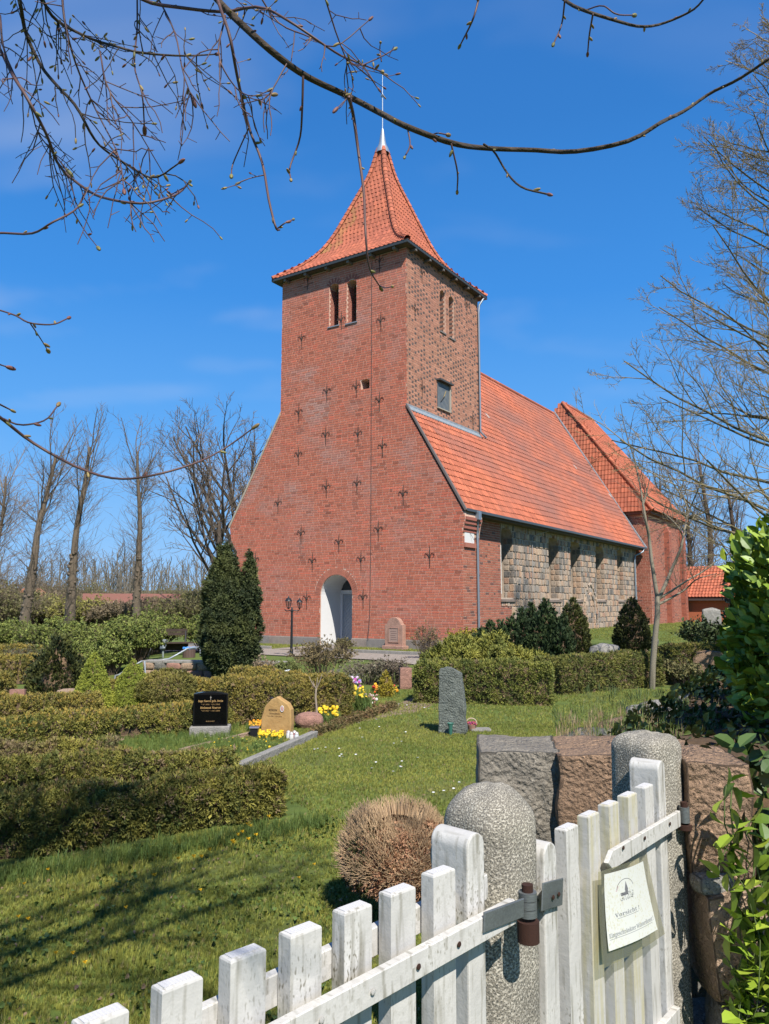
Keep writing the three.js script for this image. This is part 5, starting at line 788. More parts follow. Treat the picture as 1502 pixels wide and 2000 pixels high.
conifer('thuja', 'dark clipped thuja before the fieldstone nave, nearer the tower', gp(1121, 1290, .38), [[.30, .05], [.48, .25], [.46, .7], [.36, 1.2], [.2, 1.62], [0, 1.85]], { dens: 420, size: .11, c0: [.04, .055, .012], c1: [.14, .145, .025], seed: 11, lump: .10, geo: thujaGeo, up: 1.2, group: 'thujas by the nave' });
conifer('thuja', 'dark clipped thuja before the nave, nearer the chancel', gp(1237, 1280, .48), [[.35, .05], [.55, .25], [.5, .7], [.36, 1.2], [.2, 1.55], [0, 1.75]], { dens: 420, size: .11, c0: [.03, .042, .010], c1: [.10, .11, .02], seed: 12, lump: .12, geo: thujaGeo, up: 1.2, group: 'thujas by the nave' });
conifer('upright_yew', 'dark green upright yew clump with several pointed stems below the nave', gp(1040, 1305, .3), [[.25, .05], [.36, .3], [.34, .9], [.24, 1.4], [.1, 1.75], [0, 1.95]], { dens: 380, size: .13, c0: [.024, .052, .016], c1: [.075, .115, .03], seed: 13, lump: .12, geo: thujaGeo, up: 1.8, parts: [[0, 0, .9, .92], [.3, .3, .8, .98], [.55, .1, .8, .86], [-.3, .2, .8, .84], [.85, .2, .7, .74], [-.6, .3, .7, .74], [.1, .4, .9, .78], [-.9, .3, .7, .66], [-1.2, .3, .6, .70], [-1.5, .4, .6, .58], [.7, .45, .7, .66]] });
conifer('spreading_juniper', 'yellow green spreading juniper between path and hedge', gp(905, 1332, .12), [[.6, .05], [.95, .25], [.85, .55], [.5, .85], [.2, 1.0], [0, 1.05]], { dens: 330, size: .15, c0: [.13, .15, .022], c1: [.32, .30, .045], seed: 14, lump: .3, up: .7, parts: [[0, 0, 1, 1.0], [.75, .2, .8, 1.1], [-.55, .3, .7, .6], [1.3, .5, .8, .75]] });
// leafy and twiggy shrubs
function shrub(name, label, pos, rx, ry, rz, { stems = 40, leaves = 900, leafS = .05, c0 = [.08, .13, .025], c1 = [.17, .22, .045], twig = [.17, .12, .085], seed = 1, geo = boxGeo2, low = 0, stemR = .008, cat = 'shrub', group, mat = needleMat, sub = 3 } = {}) {
  const o = thing(name, label, cat, pos, group), R = rng(seed * 31 + 3), t = new Tubes(), tips = [];
  for (let k = 0; k < stems; k++) { const a = R() * 6.283, r = Math.sqrt(R()), e = V(Math.sin(a) * r * rx, ry * 2 * (.55 + .45 * R()) * Math.sqrt(1 - r * r * .55), Math.cos(a) * r * rz), b = V(e.x * .35, 0, e.z * .35), m = b.clone().lerp(e, .5).add(V((R() - .5) * .12 * rx, ry * .25, (R() - .5) * .12 * rz)), pts = curve([b, m, e], 5); t.add(pts, stemR, stemR * .35, 4);
    for (let q = 0; q < sub; q++) { const s = pts[2 + Math.floor(R() * 3)], f = s.clone().add(V((R() - .5) * rx * .7, R() * ry * .6, (R() - .5) * rz * .7)); t.add([s, s.clone().lerp(f, .5).add(V(0, -.02, 0)), f], stemR * .5, stemR * .2, 3); tips.push([s, f]); } tips.push([m, e]); }
  mesh('stems', t.geo(), std({ color: C(...twig), roughness: .9 }), o);
  const list = []; for (let k = 0; k < leaves; k++) { const [s, f] = tips[Math.floor(R() * tips.length)], p = s.clone().lerp(f, R()).add(V((R() - .5) * .12, (R() - .5) * .12, (R() - .5) * .12).multiplyScalar(rx)); if (p.y < low * ry * 2 * (.7 + .6 * R())) continue; const z = leafS * (.6 + .8 * R()); list.push({ m: M4(p, Q(R() * 6, R() * 6, R() * 6), V(z, z, z)), c: mixC(c0, c1, R()).multiplyScalar(.75 + .5 * R()) }); }
  if (list.length) inst('leaves', geo, mat, list, o); return o;
}
const onG = (u, v, y) => { const p = gp(u, v, y); p.y = groundY(p.x, p.z); return p; };
{
  const S = ['left end of the leafy green shrub row beside the burled tree', 'leafy green shrub behind the dark dwarf conifer', 'leafy green shrub behind the taller clipped cone', 'leafy green shrub above the lower end of the handrail', 'leafy green shrub behind the picnic bench', 'leafy green shrub between bench and dark yew', 'low leafy shrub behind the two clipped cones', 'low leafy shrub at the foot of the handrail'];
  [[-13.3, -27.5, 1.3, .75], [-10.9, -26.4, 1.5, .82], [-9.1, -25.2, 1.3, .75], [-7.7, -24.4, 1.0, .70], [-8.6, -28.5, 1.6, .85], [-6.3, -28.6, 1.2, .72], [-9.2, -22.9, 1.0, .55], [-7.9, -22.6, .7, .5]].forEach(([x, z, r, h], i) => shrub('leafy_shrub', S[i], V(x, groundY(x, z), z), r, h, r * .8, { stems: 130, leaves: 3400, leafS: .085, c0: [.12, .165, .03], c1: [.27, .30, .06], seed: 20 + i, low: .32, stemR: .012, group: 'leafy green shrubs by the steps', geo: boxGeo2 }));
  shrub('grey_shrub', 'greyish twiggy bush at the left end of the shrub row', onG(60, 1330, 0), .9, .5, .8, { stems: 120, leaves: 900, leafS: .06, c0: [.10, .11, .05], c1: [.17, .17, .08], seed: 40 });
  const D = [['rusty_shrub', 'rusty brown half bare shrub in front of the church door', 630, 1318, 1.0, .62, [.17, .13, .055], [.25, .19, .08], 1100], ['green_shrub', 'low green shrub at the foot of the lamp post', 560, 1322, .55, .32, [.11, .14, .03], [.20, .22, .06], 1200], ['heather', 'grey green lavender clump in the bank bed, nearer the lamp', 655, 1336, .7, .22, [.17, .18, .13], [.26, .26, .20], 1000], ['dry_shrub', 'grey brown dry shrub in the middle of the bank bed', 715, 1325, .8, .36, [.16, .15, .09], [.24, .21, .14], 600], ['dry_shrub', 'bare dry shrub left of the pink stele', 765, 1325, .7, .38, [.18, .14, .10], [.25, .20, .14], 450], ['bare_shrub', 'thin bare shrub at the right of the memorial stone', 832, 1300, .55, .62, [.20, .14, .07], [.26, .20, .08], 220], ['tan_grass', 'tall dry tan grass tuft by the retaining wall', 512, 1330, .35, .42, [.30, .22, .13], [.38, .29, .18], 260], ['low_shrub', 'small low shrub beside the church door', 672, 1275, .4, .28, [.12, .11, .04], [.20, .17, .06], 420]];
  D.forEach(([n, l, u, v, r, h, a, b, c], i) => shrub(n, l, onG(u, v, i === 7 ? .37 : .16), r, h, r * .7, { stems: n === 'tan_grass' ? 60 : 90, leaves: c, leafS: .06, c0: a, c1: b, seed: 60 + i, twig: [.20, .15, .11], stemR: .006 }));
  shrub('forsythia', 'yellow flowering forsythia at the corner of the church', onG(925, 1300, .3), .95, .62, .6, { stems: 70, leaves: 1500, leafS: .07, c0: [.14, .15, .02], c1: [.45, .36, .02], seed: 81, low: .45 });
  shrub('rhododendron', 'dark rounded evergreen shrub in front of the sacristy', onG(1378, 1262, .6), 1.1, .6, .9, { stems: 60, leaves: 2200, leafS: .13, c0: [.035, .06, .018], c1: [.09, .12, .035], seed: 83, geo: leafGeo });
  shrub('pale_shrub', 'pale green flowering shrub in the shade right of the young tree', onG(1330, 1338, 0), .6, .34, .5, { stems: 50, leaves: 900, leafS: .07, c0: [.16, .16, .05], c1: [.28, .24, .10], seed: 84, group: null });
  // cut back dried bush behind the gate
  const P = gp(778, 1788), o = thing('dried_bush', 'round cut back straw coloured bush on the lawn behind the gate', 'bush', P), R = rng(15), tb = new Tubes(), ll = [];
  mesh('core', new THREE.SphereGeometry(1, 18, 12).scale(.25, .27, .25).translate(0, .32, 0), coreMat, o);
  for (let k = 0; k < 6800; k++) { const a = R() * 6.283, yy = R() * 1.1 - .12, c = Math.sqrt(Math.max(.02, 1 - yy * yy * .72)), n = V(Math.sin(a) * c, yy, Math.cos(a) * c), lm = 1 + .35 * fbm(n.x * 1.8, n.y * 1.8 + 3, n.z * 1.8, 2), p = V(n.x * .37 * lm, .34 + n.y * .35 * lm, n.z * .36 * lm), j = .75 + .25 * R(), b = p.clone().multiplyScalar(.80); b.y = .34 + (p.y - .34) * .8; const up = sstep(-.2, .9, yy), e = p.clone().addScaledVector(n.clone().multiplyScalar(.55).add(V((R() - .5) * 1.5, .15 + .75 * up + (R() - .5) * .4, (R() - .5) * 1.5)).normalize(), .03 + .055 * R()); if (e.y < .01) continue;
    tb.add([b, p, e], .0026, .0012, 3); }
  mesh('twigs', tb.geo(), std({ color: C(.60, .42, .25), roughness: .85 }), o);
  for (let k = 0; k < 5200; k++) { const a = R() * 6.283, yy = R() * 1.15 - .3, c = Math.sqrt(Math.max(.02, 1 - yy * yy * .8)), p = V(Math.sin(a) * c * .36, .34 + yy * .34, Math.cos(a) * c * .35).multiplyScalar(.88 + .14 * R()); p.y = Math.max(.02, p.y); const green = Math.sin(a) < -.55 && R() < .7; const s = .028 + .03 * R(); ll.push({ m: M4(p, Q(R() * 6, R() * 6, R() * 6), V(s, s, s)), c: green ? mixC([.05, .055, .014], [.11, .10, .025], R()) : mixC([.34, .16, .09], [.54, .32, .18], R()) }); }
  inst('withered_leaves', yewGeo, needleMat, ll, o);
}
// ---------- laurel and ivy leaves ----------
{
  const lm = [[.20, .31, .026], [.28, .39, .034], [.12, .20, .024], [.33, .42, .045]].map(c => leafMat({ color: C(...c), roughness: .5 })), base = leafMat({ roughness: .5 });
  const o = thing('laurel_bush', 'tall glossy cherry laurel bush on the bank right of the gate', 'laurel', V(2.34, 1.35, -3.95)), R = rng(71), st = new Tubes(), list = [];
  for (let k = 0; k < 30; k++) { const a = R() * 6.283, r = R() * .5; st.add(curve([V(Math.sin(a) * r * .5, -.05, Math.cos(a) * r * .5), V(Math.sin(a) * r, .6, Math.cos(a) * r), V(Math.sin(a) * r * 1.3, 1.15, Math.cos(a) * r * 1.3)], 5), .013, .005, 5); }
  mesh('stems', st.geo(), std({ color: C(.07, .09, .03) }), o); 
  for (let k = 0; k < 6800; k++) { const a = R() * 6.283, yy = R() * 2 - .75, c = Math.sqrt(Math.max(.03, 1 - Math.pow(Math.abs(clamp(yy, -1, 1)), 3))), n = V(Math.sin(a) * c, yy * .8, Math.cos(a) * c).normalize(), lump = 1 + .22 * fbm(n.x * 2, n.y * 2 + 4, n.z * 2, 2) * 2, rr = (.80 + .22 * R()) * lump, p = V(Math.sin(a) * c * .54 * rr, .60 + yy * .62 * rr, Math.cos(a) * c * .54 * rr); if (p.y < -.12) continue;
    const s = .046 + .04 * R(), dirn = n.clone().multiplyScalar(.8).add(V((R() - .5) * 1.1, .55 + (R() - .5) * .8, (R() - .5) * 1.1)).normalize(); const z = n.clone().add(V(0, .7, 0)); z.addScaledVector(dirn, -z.dot(dirn)).normalize(); const q = new THREE.Quaternion().setFromRotationMatrix(new THREE.Matrix4().makeBasis(V(0, 0, 0).crossVectors(dirn, z), dirn, z)); list.push({ m: M4(p, q, V(s, s, s)), k: Math.floor(R() * 4), d: p.x * .9 - p.z * 1 - p.y * .25 + R() * .3 }); }
  for (let k = 0; k < 2600; k++) { const a = R() * 6.283, r = Math.sqrt(R()) * .42, p = V(Math.sin(a) * r, R() * 1.1 - .05, Math.cos(a) * r), s = .055 + .04 * R(); list.push({ m: M4(p, Q(R() * 6, R() * 6, R() * 6), V(s, s, s)), k: Math.floor(R() * 4), d: 9 }); }
  list.sort((a, b) => a.d - b.d);
  list.slice(0, 260).forEach(e => { const m = mesh('leaf', leafGeo, lm[e.k], o); e.m.decompose(m.position, m.quaternion, m.scale); });
  inst('leaves', leafGeo, base, list.slice(260).map(e => ({ m: e.m, c: lm[e.k].color })), o);
  // laurel hedge goes on behind; unseen path-side bush added to shade the bank
  for (const [x, y, z, sx, sy, l] of [[3.2, 1.2, -3.1, 1.1, 1.35, 'unseen cherry laurel bush added towards the path to shade the bank'], [2.95, 1.3, -5.1, 1.0, 1.0, 'cherry laurel bush behind the tall one on the bank'], [3.75, 1.3, -6.6, 1.1, 1.0, 'last cherry laurel bush at the far end of the bank']]) { const b = thing('laurel_bush', l, 'laurel', V(x, y, z)); mesh('stems', st.geo(), std({ color: C(.07, .09, .03) }), b).scale.set(sx, sy, sx); inst('leaves', leafGeo, base, list.filter((e, i) => i % 2).map(e => { const m = e.m.clone(), p = V(0, 0, 0), q = new THREE.Quaternion(), s = V(0, 0, 0); m.decompose(p, q, s); p.set(p.x * sx, p.y * sy, p.z * sx); return { m: M4(p, q, s.multiplyScalar(1.15)), c: lm[e.k].color }; }), b); }
  // dark evergreen behind it
  shrub('dark_evergreen', 'dark evergreen behind the laurel in front of the sacristy', V(10.1, .3, -20.5), 1.6, 1.55, 1.3, { stems: 60, leaves: 3000, leafS: .16, c0: [.014, .022, .009], c1: [.04, .05, .02], seed: 85, geo: leafGeo, stemR: .015 });
  const iv = thing('periwinkle', 'light green periwinkle trailing over the boulder wall', 'climber', V(1.09, .35, -2.60)), it = new Tubes(); let cnt = 0; const R2 = rng(5);
  for (let k = 0; k < 26; k++) { const y0 = 1.2 - Math.pow(R2(), .8) * .75, x0 = -.0 + R2() * .16, pts = [V(x0, y0 - .0, .02)]; let p = pts[0].clone(); const n = 4 + Math.floor(R2() * 5); for (let s = 0; s < n; s++) { p = p.clone().add(V((R2() - .6) * .06, -.035 - R2() * .045, (R2() - .35) * .03)); pts.push(p); } it.add(pts, .003, .0015, 4);
    for (const q of pts) for (const sd of [-1, 1]) { if (cnt > 290) break; const s = .042 + .026 * R2(), m = mesh('leaf', leafGeo, lm[(cnt * 3 + 1) % 4], iv, q); m.quaternion.setFromEuler(new THREE.Euler(.9 + R2() * .9, R2() * 6.28, sd * (.9 + R2() * .5))); m.scale.set(s * 1.5, s * 1.25, s * 1.25); cnt++; } }
  mesh('stems', it.geo(), std({ color: C(.12, .16, .05) }), iv);
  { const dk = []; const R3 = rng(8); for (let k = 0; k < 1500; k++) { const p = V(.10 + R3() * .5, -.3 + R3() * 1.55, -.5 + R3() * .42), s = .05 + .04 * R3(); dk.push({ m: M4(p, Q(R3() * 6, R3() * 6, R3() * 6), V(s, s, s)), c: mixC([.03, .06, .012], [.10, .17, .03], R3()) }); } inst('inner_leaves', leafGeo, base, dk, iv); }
}
// ---------- lawn ----------
{
  const R = rng(200), near = [], dry = []; const shadeHedge = (x, z) => false;
  const inHedge = (x, z) => { const f = (ax, az, bx_, bz, w) => { const dx = bx_ - ax, dz = bz - az, t = clamp(((x - ax) * dx + (z - az) * dz) / (dx * dx + dz * dz)); return Math.hypot(x - ax - dx * t, z - az - dz * t) < w; }; return f(-1.10, -8.22, -4.4, -6.05, .33) || f(-1.75, -9.45, -5.4, -8.35, .25) || f(.72, -17.3, 3.55, -16.85, .4); };
  const blade = (x, z, s, wild) => { const b = bare(x, z), y = groundY(x, z); if (R() < b * 1.05 || inHedge(x, z)) return; const t = clamp(.5 + 1.1 * fbm(x * .9, z * .9, 6.1, 3) + (R() - .5) * .6), h = s * (.7 + .6 * R()) * (wild ? 1 + 1.2 * clamp(fbm(x * 1.6, z * 1.6, 9, 2) * 3) : 1); const c = mixC([.15, .195, .028], [.33, .32, .055], t).multiplyScalar(.8 + .4 * R()); if (R() < .07) c.lerp(C(.30, .24, .11), .7); near.push({ m: M4(V(x, y - .004, z), Q((R() - .5) * .5, R() * 6.28, (R() - .5) * .5), V(s * 1.1, h, s * 1.1)), c }); };
  for (let k = 0; k < 52000; k++) { const z = -3.2 - R() * 4.6, x = (R() - .5) * (-z * 1.10) - .1; blade(x, z, .042, x < -.5 + (z + 5) * .3); }
  for (let k = 0; k < 46000; k++) { const z = -7.4 - Math.pow(R(), .8) * 6.6, x = lerp(-.55 * -z * .62, .33 * -z, R()); blade(x, z, .048, false); }
  for (let k = 0; k < 26000; k++) { const z = -13.5 - R() * 6, x = lerp(-.48 * -z, .38 * -z, R()); blade(x, z, .06, false); }
  for (let k = 0; k < 9000; k++) { const lx = (R() - .5) * 14.5, lz = .12 + R() * 2.65; if (lx > -1.05 && lx < .85) continue; const w = fromCh(lx, 0, lz); blade(w.x, w.z, .085, false); }
  for (let k = 0; k < 12000; k++) { const w = fromCh(5.5 + R() * 6, 0, -8 - R() * 26); blade(w.x, w.z, .09, false); }
  tag(inst('lawn_grass', grassGeo, std({ roughness: .7, side: THREE.DoubleSide }), near), 'short green lawn grass of the churchyard', 'grass', null, 'stuff');
  const tall = []; // taller grass: at the black stone, hedge foot, on the wall
  const tuft = (x, y, z, s, c) => tall.push({ m: M4(V(x, y, z), Q((R() - .5) * .4, R() * 6.28, (R() - .5) * .4), V(s, s * (.8 + .5 * R()), s)), c });
  for (let k = 0; k < 1500; k++) { const p = gp(lerp(190, 470, R()), lerp(1418, 1475, R())); if (p.x > -2.45 && p.z < -12.9) continue; tuft(p.x, 0, p.z, .13, mixC([.07, .13, .018], [.16, .21, .035], R())); }
  for (let k = 0; k < 900; k++) { const t = R(), x = lerp(-.55, -4.0, t) + (R() - .5) * .35, z = lerp(-7.75, -5.45, t) + (R() - .5) * .35; tuft(x, 0, z, .09 + .06 * R(), mixC([.06, .11, .016], [.13, .18, .03], R())); }
  for (let k = 0; k < 300; k++) { const p = gp(lerp(1085, 1400, R()), lerp(1385, 1445, R()), 1.42); tuft(p.x, 1.39, p.z, .05 + .06 * R(), R() < .35 ? mixC([.28, .20, .10], [.34, .26, .15], R()) : mixC([.075, .13, .02], [.17, .21, .045], R())); }
  for (let k = 0; k < 160; k++) { const p = V(1.5 + R() * 1.2, 1.39, -4.2 - R() * 2.2); tuft(p.x, p.y, p.z, .06 + .05 * R(), mixC([.05, .09, .018], [.10, .14, .03], R())); }
  tag(inst('tall_grass', longGrassGeo, std({ roughness: .7, side: THREE.DoubleSide }), tall), 'taller grass tufts at hedge feet and on the wall', 'grass', null, 'stuff');
  const weeds = []; for (let k = 0; k < 2600; k++) { const e = R() < .55, t = R(), x = e ? lerp(-.4, -4.2, t) + (R() - .5) * .8 : lerp(-3.2, -.3, R()), z = e ? lerp(-7.7, -5.2, t) + (R() - .5) * .8 : -3.5 - R() * 2.6; if (inHedge(x, z) || fbm(x * 1.3, z * 1.3, 15, 2) < -.02) continue; const s = .03 + .035 * R(); weeds.push({ m: M4(V(x, groundY(x, z) + .012 + .03 * R(), z), Q(1.0 + R() * .5, R() * 6.28, 0), V(s, s, s)), c: mixC([.07, .13, .02], [.15, .22, .04], R()) }); }
  for (let k = 0; k < 500; k++) { const p = V(.35 + R() * 2.4, 0, -3.35 - R() * 3.5); p.y = 1.43; p.x = Math.max(p.x, .8 + (-p.z - 3.4) * .55); weeds.push({ m: M4(p, Q(1 + R() * .5, R() * 6.28, 0), V(.03, .04, .03)), c: R() < .5 ? C(.26, .13, .07) : mixC([.07, .13, .02], [.15, .22, .04], R()) }); }
  for (let k = 0; k < 3800; k++) { const t = R(), z = lerp(-3.7, -8.2, t), x = lerp(lerp(.95, 3.45, t), 4.2, Math.pow(R(), 1.3)), s = .035 + .04 * R(); weeds.push({ m: M4(V(x, 1.43 + .10 * R() * R(), z), Q(.7 + R() * .8, R() * 6.28, (R() - .5) * .6), V(s, s, s)), c: mixC([.06, .10, .02], [.16, .21, .045], R()) }); } // creeping plants on the bank
  for (let k = 0; k < 650; k++) { const z = -3.4 - R() * 9, x = lerp(-.5 * -z, .32 * -z, R()); if (inHedge(x, z)) continue; const s = .022 + .028 * R(); weeds.push({ m: M4(V(x, groundY(x, z) + .03, z), Q(1.3 + R() * .5, R() * 6.28, 0), V(s, s, s)), c: mixC([.20, .12, .06], [.34, .24, .13], R()) }); } // fallen leaves
  tag(inst('ground_weeds', leafGeo, std({ roughness: .6, side: THREE.DoubleSide }), weeds), 'low broad leaved weeds in the shaded grass', 'weeds', null, 'stuff');
  const dz = []; for (const [u, v, n, r] of [[735, 1450, 6, 70], [640, 1475, 8, 40], [800, 1380, 10, 40], [770, 1500, 8, 80], [900, 1545, 8, 60], [690, 1420, 5, 60]]) for (let k = 0; k < n; k++) { const p = gp(u + (R() - .5) * 2 * r, v + (R() - .5) * r * .5); dz.push({ m: M4(V(p.x, groundY(p.x, p.z) + .05, p.z), Q((R() - .5) * .5, R() * 6, 0), V(.016, .005, .016)), c: C(.82, .82, .80) }); }
  tag(inst('daisies', new THREE.CylinderGeometry(1, .7, 1, 9), std({ roughness: .7 }), dz), 'tiny white daisies scattered through the lawn', 'daisies', null, 'stuff');
  const dots = [[524, 1604], [482, 1622], [488, 1626], [463, 1641], [472, 1638], [499, 1645], [453, 1655], [455, 1662], [484, 1654], [408, 1673], [392, 1691], [377, 1690], [347, 1691], [300, 1729], [390, 1758], [53, 1812], [583, 1732], [613, 1704], [164, 1901], [34, 1812], [107, 1886], [244, 1788], [45, 1746], [140, 1886], [92, 1712]];
  const head = bladesGeo(40, 22, { w: .25, spread: 2.2, bend: .2 }), ym = std({ color: C(.78, .50, .01), roughness: .8, side: THREE.DoubleSide }), sm = std({ color: C(.12, .17, .04) });
  const stem = new Tubes().add([V(0, 0, 0), V(.004, .04, 0), V(0, .085, 0)], .0022, .0018, 5).geo();
  dots.forEach(([u, v], i) => { const p = gp(u, v + 8); const o = thing('dandelion', 'yellow dandelion in the grass by the front yew hedge', 'dandelion', V(p.x, groundY(p.x, p.z), p.z), 'dandelions in the lawn'); const s = mesh('stem', stem, sm, o); s.scale.y = i % 3 ? 1 : .7; const h = mesh('flower_head', head, ym, o, V(0, .085 * (i % 3 ? 1.05 : .9), 0)); h.scale.setScalar(i > 13 ? .022 : .032); });
}
{ // trodden soil path between the flower bed and the hedge
  const E = [[[640, 1412], [665, 1420]], [[700, 1398], [745, 1402]], [[760, 1380], [815, 1392]], [[800, 1365], [845, 1378]], [[815, 1352], [860, 1358]]].map(([a, b]) => [gp(...a), gp(...b)]), p = [], uv = [], idx = []; const n = 24, m = 8;
  for (let j = 0; j <= n; j++) { const t = j / n * (E.length - 1), k = Math.min(E.length - 2, Math.floor(t)), A = E[k][0].clone().lerp(E[k + 1][0], t - k), B = E[k][1].clone().lerp(E[k + 1][1], t - k); for (let i = 0; i <= m; i++) { const q = A.clone().lerp(B, lerp(-.05, 1.05, i / m) + .12 * fbm(j * .4, i * .2, 3, 2)); p.push(q.x, groundY(q.x, q.z) + (i === 0 || i === m ? -.02 : .012), q.z); uv.push(q.x, q.z); } }
  for (let j = 0; j < n; j++) for (let i = 0; i < m; i++) { const a = j * (m + 1) + i; idx.push(a, a + 1, a + m + 1, a + 1, a + m + 2, a + m + 1); }
  const g = new THREE.BufferGeometry(); g.setAttribute('position', new THREE.Float32BufferAttribute(p, 3)); g.setAttribute('uv', new THREE.Float32BufferAttribute(uv, 2)); g.setIndex(idx); g.computeVertexNormals();
  structure('soil_path', g, std({ map: rep(tint([.44, .36, .30], [.60, .52, .45], 12, .2), 1.2), bumpMap: rep(NOISE_BUMP, 3), bumpScale: .02, side: THREE.DoubleSide }), 'trodden bare soil path beside the flower bed', 'path');
}
// ---------- flower beds ----------
{
  const R = rng(300), petals = new THREE.IcosahedronGeometry(1, 0), fm = std({ roughness: .7 });
  const bed = (name, label, uv0, uv1, n, h, cols, s, green = 1) => { const o = thing(name, label, 'flowers', gp((uv0[0] + uv1[0]) / 2, (uv0[1] + uv1[1]) / 2)), L = [], G = []; for (let k = 0; k < n; k++) { const p = gp(lerp(uv0[0], uv1[0], R()), lerp(uv0[1], uv1[1], R())).sub(o.position), c = cols[Math.floor(R() * cols.length)], z = s * (.7 + .6 * R()); p.y = h * (.6 + .5 * R()); L.push({ m: M4(p, Q(R(), R() * 6, R()), V(z, z * .6, z)), c: C(...c) }); for (let g = 0; g < 2 * green; g++) G.push({ m: M4(p.clone().add(V((R() - .5) * .1, -p.y + .01, (R() - .5) * .1)), Q((R() - .5) * .5, R() * 6, (R() - .5) * .5), V(h * .8, h * 1.0, h * .8)), c: mixC([.07, .13, .025], [.18, .24, .05], R()) }); } inst('leaves', longGrassGeo, needleMat, G, o); inst('blossoms', petals, fm, L, o); };
  const Y = [.80, .52, .01], OR = [.80, .32, .01];
  bed('yellow_pansies', 'bright yellow pansies before the yellow sandstone grave', [503, 1434], [552, 1448], 130, .09, [Y, Y, [.85, .6, .03]], .022);
  bed('orange_pansies', 'orange potted pansies beside the grave lantern', [486, 1424], [513, 1434], 40, .17, [OR, [.8, .42, .02]], .022);
  bed('ground_cover', 'yellow green ground cover plants on the kerbed grave', [400, 1450], [545, 1475], 50, .08, [Y, [.25, .28, .04], [.2, .26, .04]], .016, 9);
  bed('daffodils', 'yellow daffodils behind the reddish boulder', [622, 1406], [662, 1416], 36, .24, [[.85, .58, .02], [.8, .5, .01]], .035);
  bed('tall_daffodils', 'taller yellow daffodils at the corner of the tall hedge', [688, 1386], [716, 1396], 18, .42, [[.85, .58, .02], [.85, .6, .04]], .04, 4);
  bed('pink_flowers', 'pink and lilac flowers on the hedge corner', [680, 1356], [704, 1366], 50, .36, [[.45, .08, .30], [.70, .55, .70], [.30, .22, .6]], .04);
  bed('orange_flowers', 'orange and red flowers beside the pink stele', [728, 1350], [776, 1362], 60, .16, [[.75, .12, .02], [.85, .5, .02], OR, [.6, .05, .03]], .035);
  bed('pale_flowers', 'white and pink heather flowers in the planted bed', [700, 1366], [736, 1384], 70, .16, [[.70, .62, .6], [.6, .36, .34], [.45, .18, .16]], .03);
  bed('blue_flowers', 'small blue flowers in the shade beside the laurel', [1343, 1330], [1362, 1338], 24, .3, [[.07, .06, .42]], .05);
  conifer('golden_dwarf', 'small golden dwarf conifer among the orange flowers', gp(754, 1362), [[.12, .02], [.15, .12], [.1, .35], [0, .55]], { dens: 900, size: .07, c0: [.28, .23, .02], c1: [.42, .33, .03], seed: 55, lump: .04, trunk: .015 });
  const sp = thing('sapling', 'bare standard sapling with a small fork behind the reddish boulder', 'sapling', gp(617, 1420)); const t = new Tubes(); t.add(curve([V(0, 0, 0), V(.015, .25, 0), V(-.01, .5, 0), V(0, .66, 0)], 6), .022, .018, 6); mesh('trunk', t.geo(), std({ color: C(.34, .27, .20) }), sp); const c = new Tubes(); for (const [x, y] of [[-.13, .22], [.10, .26], [.02, .2], [-.06, .14]]) c.add(curve([V(0, .64, 0), V(x * .5, .64 + y * .4, .02), V(x, .64 + y, 0)], 5), .012, .004, 5); mesh('branches', c.geo(), std({ color: C(.34, .27, .20) }), sp);
}
// ---------- bare trees ----------
const barkMat = (c) => std({ map: rep(tint(c.map(v => v * .72), c.map(v => v * 1.2), 14, .18), 2), roughness: .95, bumpMap: rep(NOISE_BUMP, 4), bumpScale: .03 });
const BARK = { grey: barkMat([.44, .39, .33]), dark: barkMat([.32, .28, .24]), olive: barkMat([.42, .39, .28]), brown: barkMat([.36, .30, .25]) };
const twigM = {}; const twigMat = (r, g, b) => twigM[[r, g, b]] ??= std({ color: C(r, g, b), roughness: .9 });
function wander(R, a, dir, len, n, wob, up) { const pts = [a.clone()]; let d = dir.clone().normalize(), p = a.clone(); for (let i = 0; i < n; i++) { d.add(V((R() - .5) * wob, (R() - .5) * wob + up, (R() - .5) * wob)).normalize(); p = p.clone().addScaledVector(d, len / n); pts.push(p); } return pts; }
// generic recursive limb; thick pieces go to T, thin to K
function limb(R, T, K, a, dir, len, r, lev, o) {
  const n = lev > 1 ? 7 : lev === 1 ? 5 : 3, pts = wander(R, a, dir, len, n, o.wob * (lev > 1 ? .6 : 1), o.up ?? .06);
  (r > o.thin ? T : K).add(pts, r, Math.max(r * (lev ? .38 : .3), .002), r > .06 ? 8 : r > .02 ? 5 : 3);
  if (!lev) { if (o.tips) o.tips.push(pts[pts.length - 1], pts[1]); return; }
  const kids = o.kids[lev - 1];
  for (let k = 0; k < kids; k++) { const t = lerp(o.from ?? .2, 1, (k + R() * .8) / kids), i = Math.min(n - 1, Math.floor(t * n)), p = pts[i].clone().lerp(pts[i + 1], t * n - i), ax = pts[i + 1].clone().sub(pts[i]).normalize(), s = V(R() - .5, (R() - .5) * (o.flat ?? 1), R() - .5).normalize(); s.addScaledVector(ax, -s.dot(ax)).normalize(); const dd = ax.multiplyScalar(o.fwd ?? .75).add(s.multiplyScalar(.8)); limb(R, T, K, p, dd, len * lerp(o.shrink ?? .6, (o.shrink ?? .6) * .5, t) * (.7 + .5 * R()), Math.max(r * lerp(.55, .3, t), o.rmin ?? .004), lev - 1, o); }
}
function bareTree(name, label, pos, build, bark, twig, group, cat = 'tree') { const o = thing(name, label, cat, pos, group), T = new Tubes(), K = new Tubes(); build(T, K); mesh('trunk', T.geo(), bark, o); if (K.p.length) mesh('crown', K.geo(), twig, o); return o; }
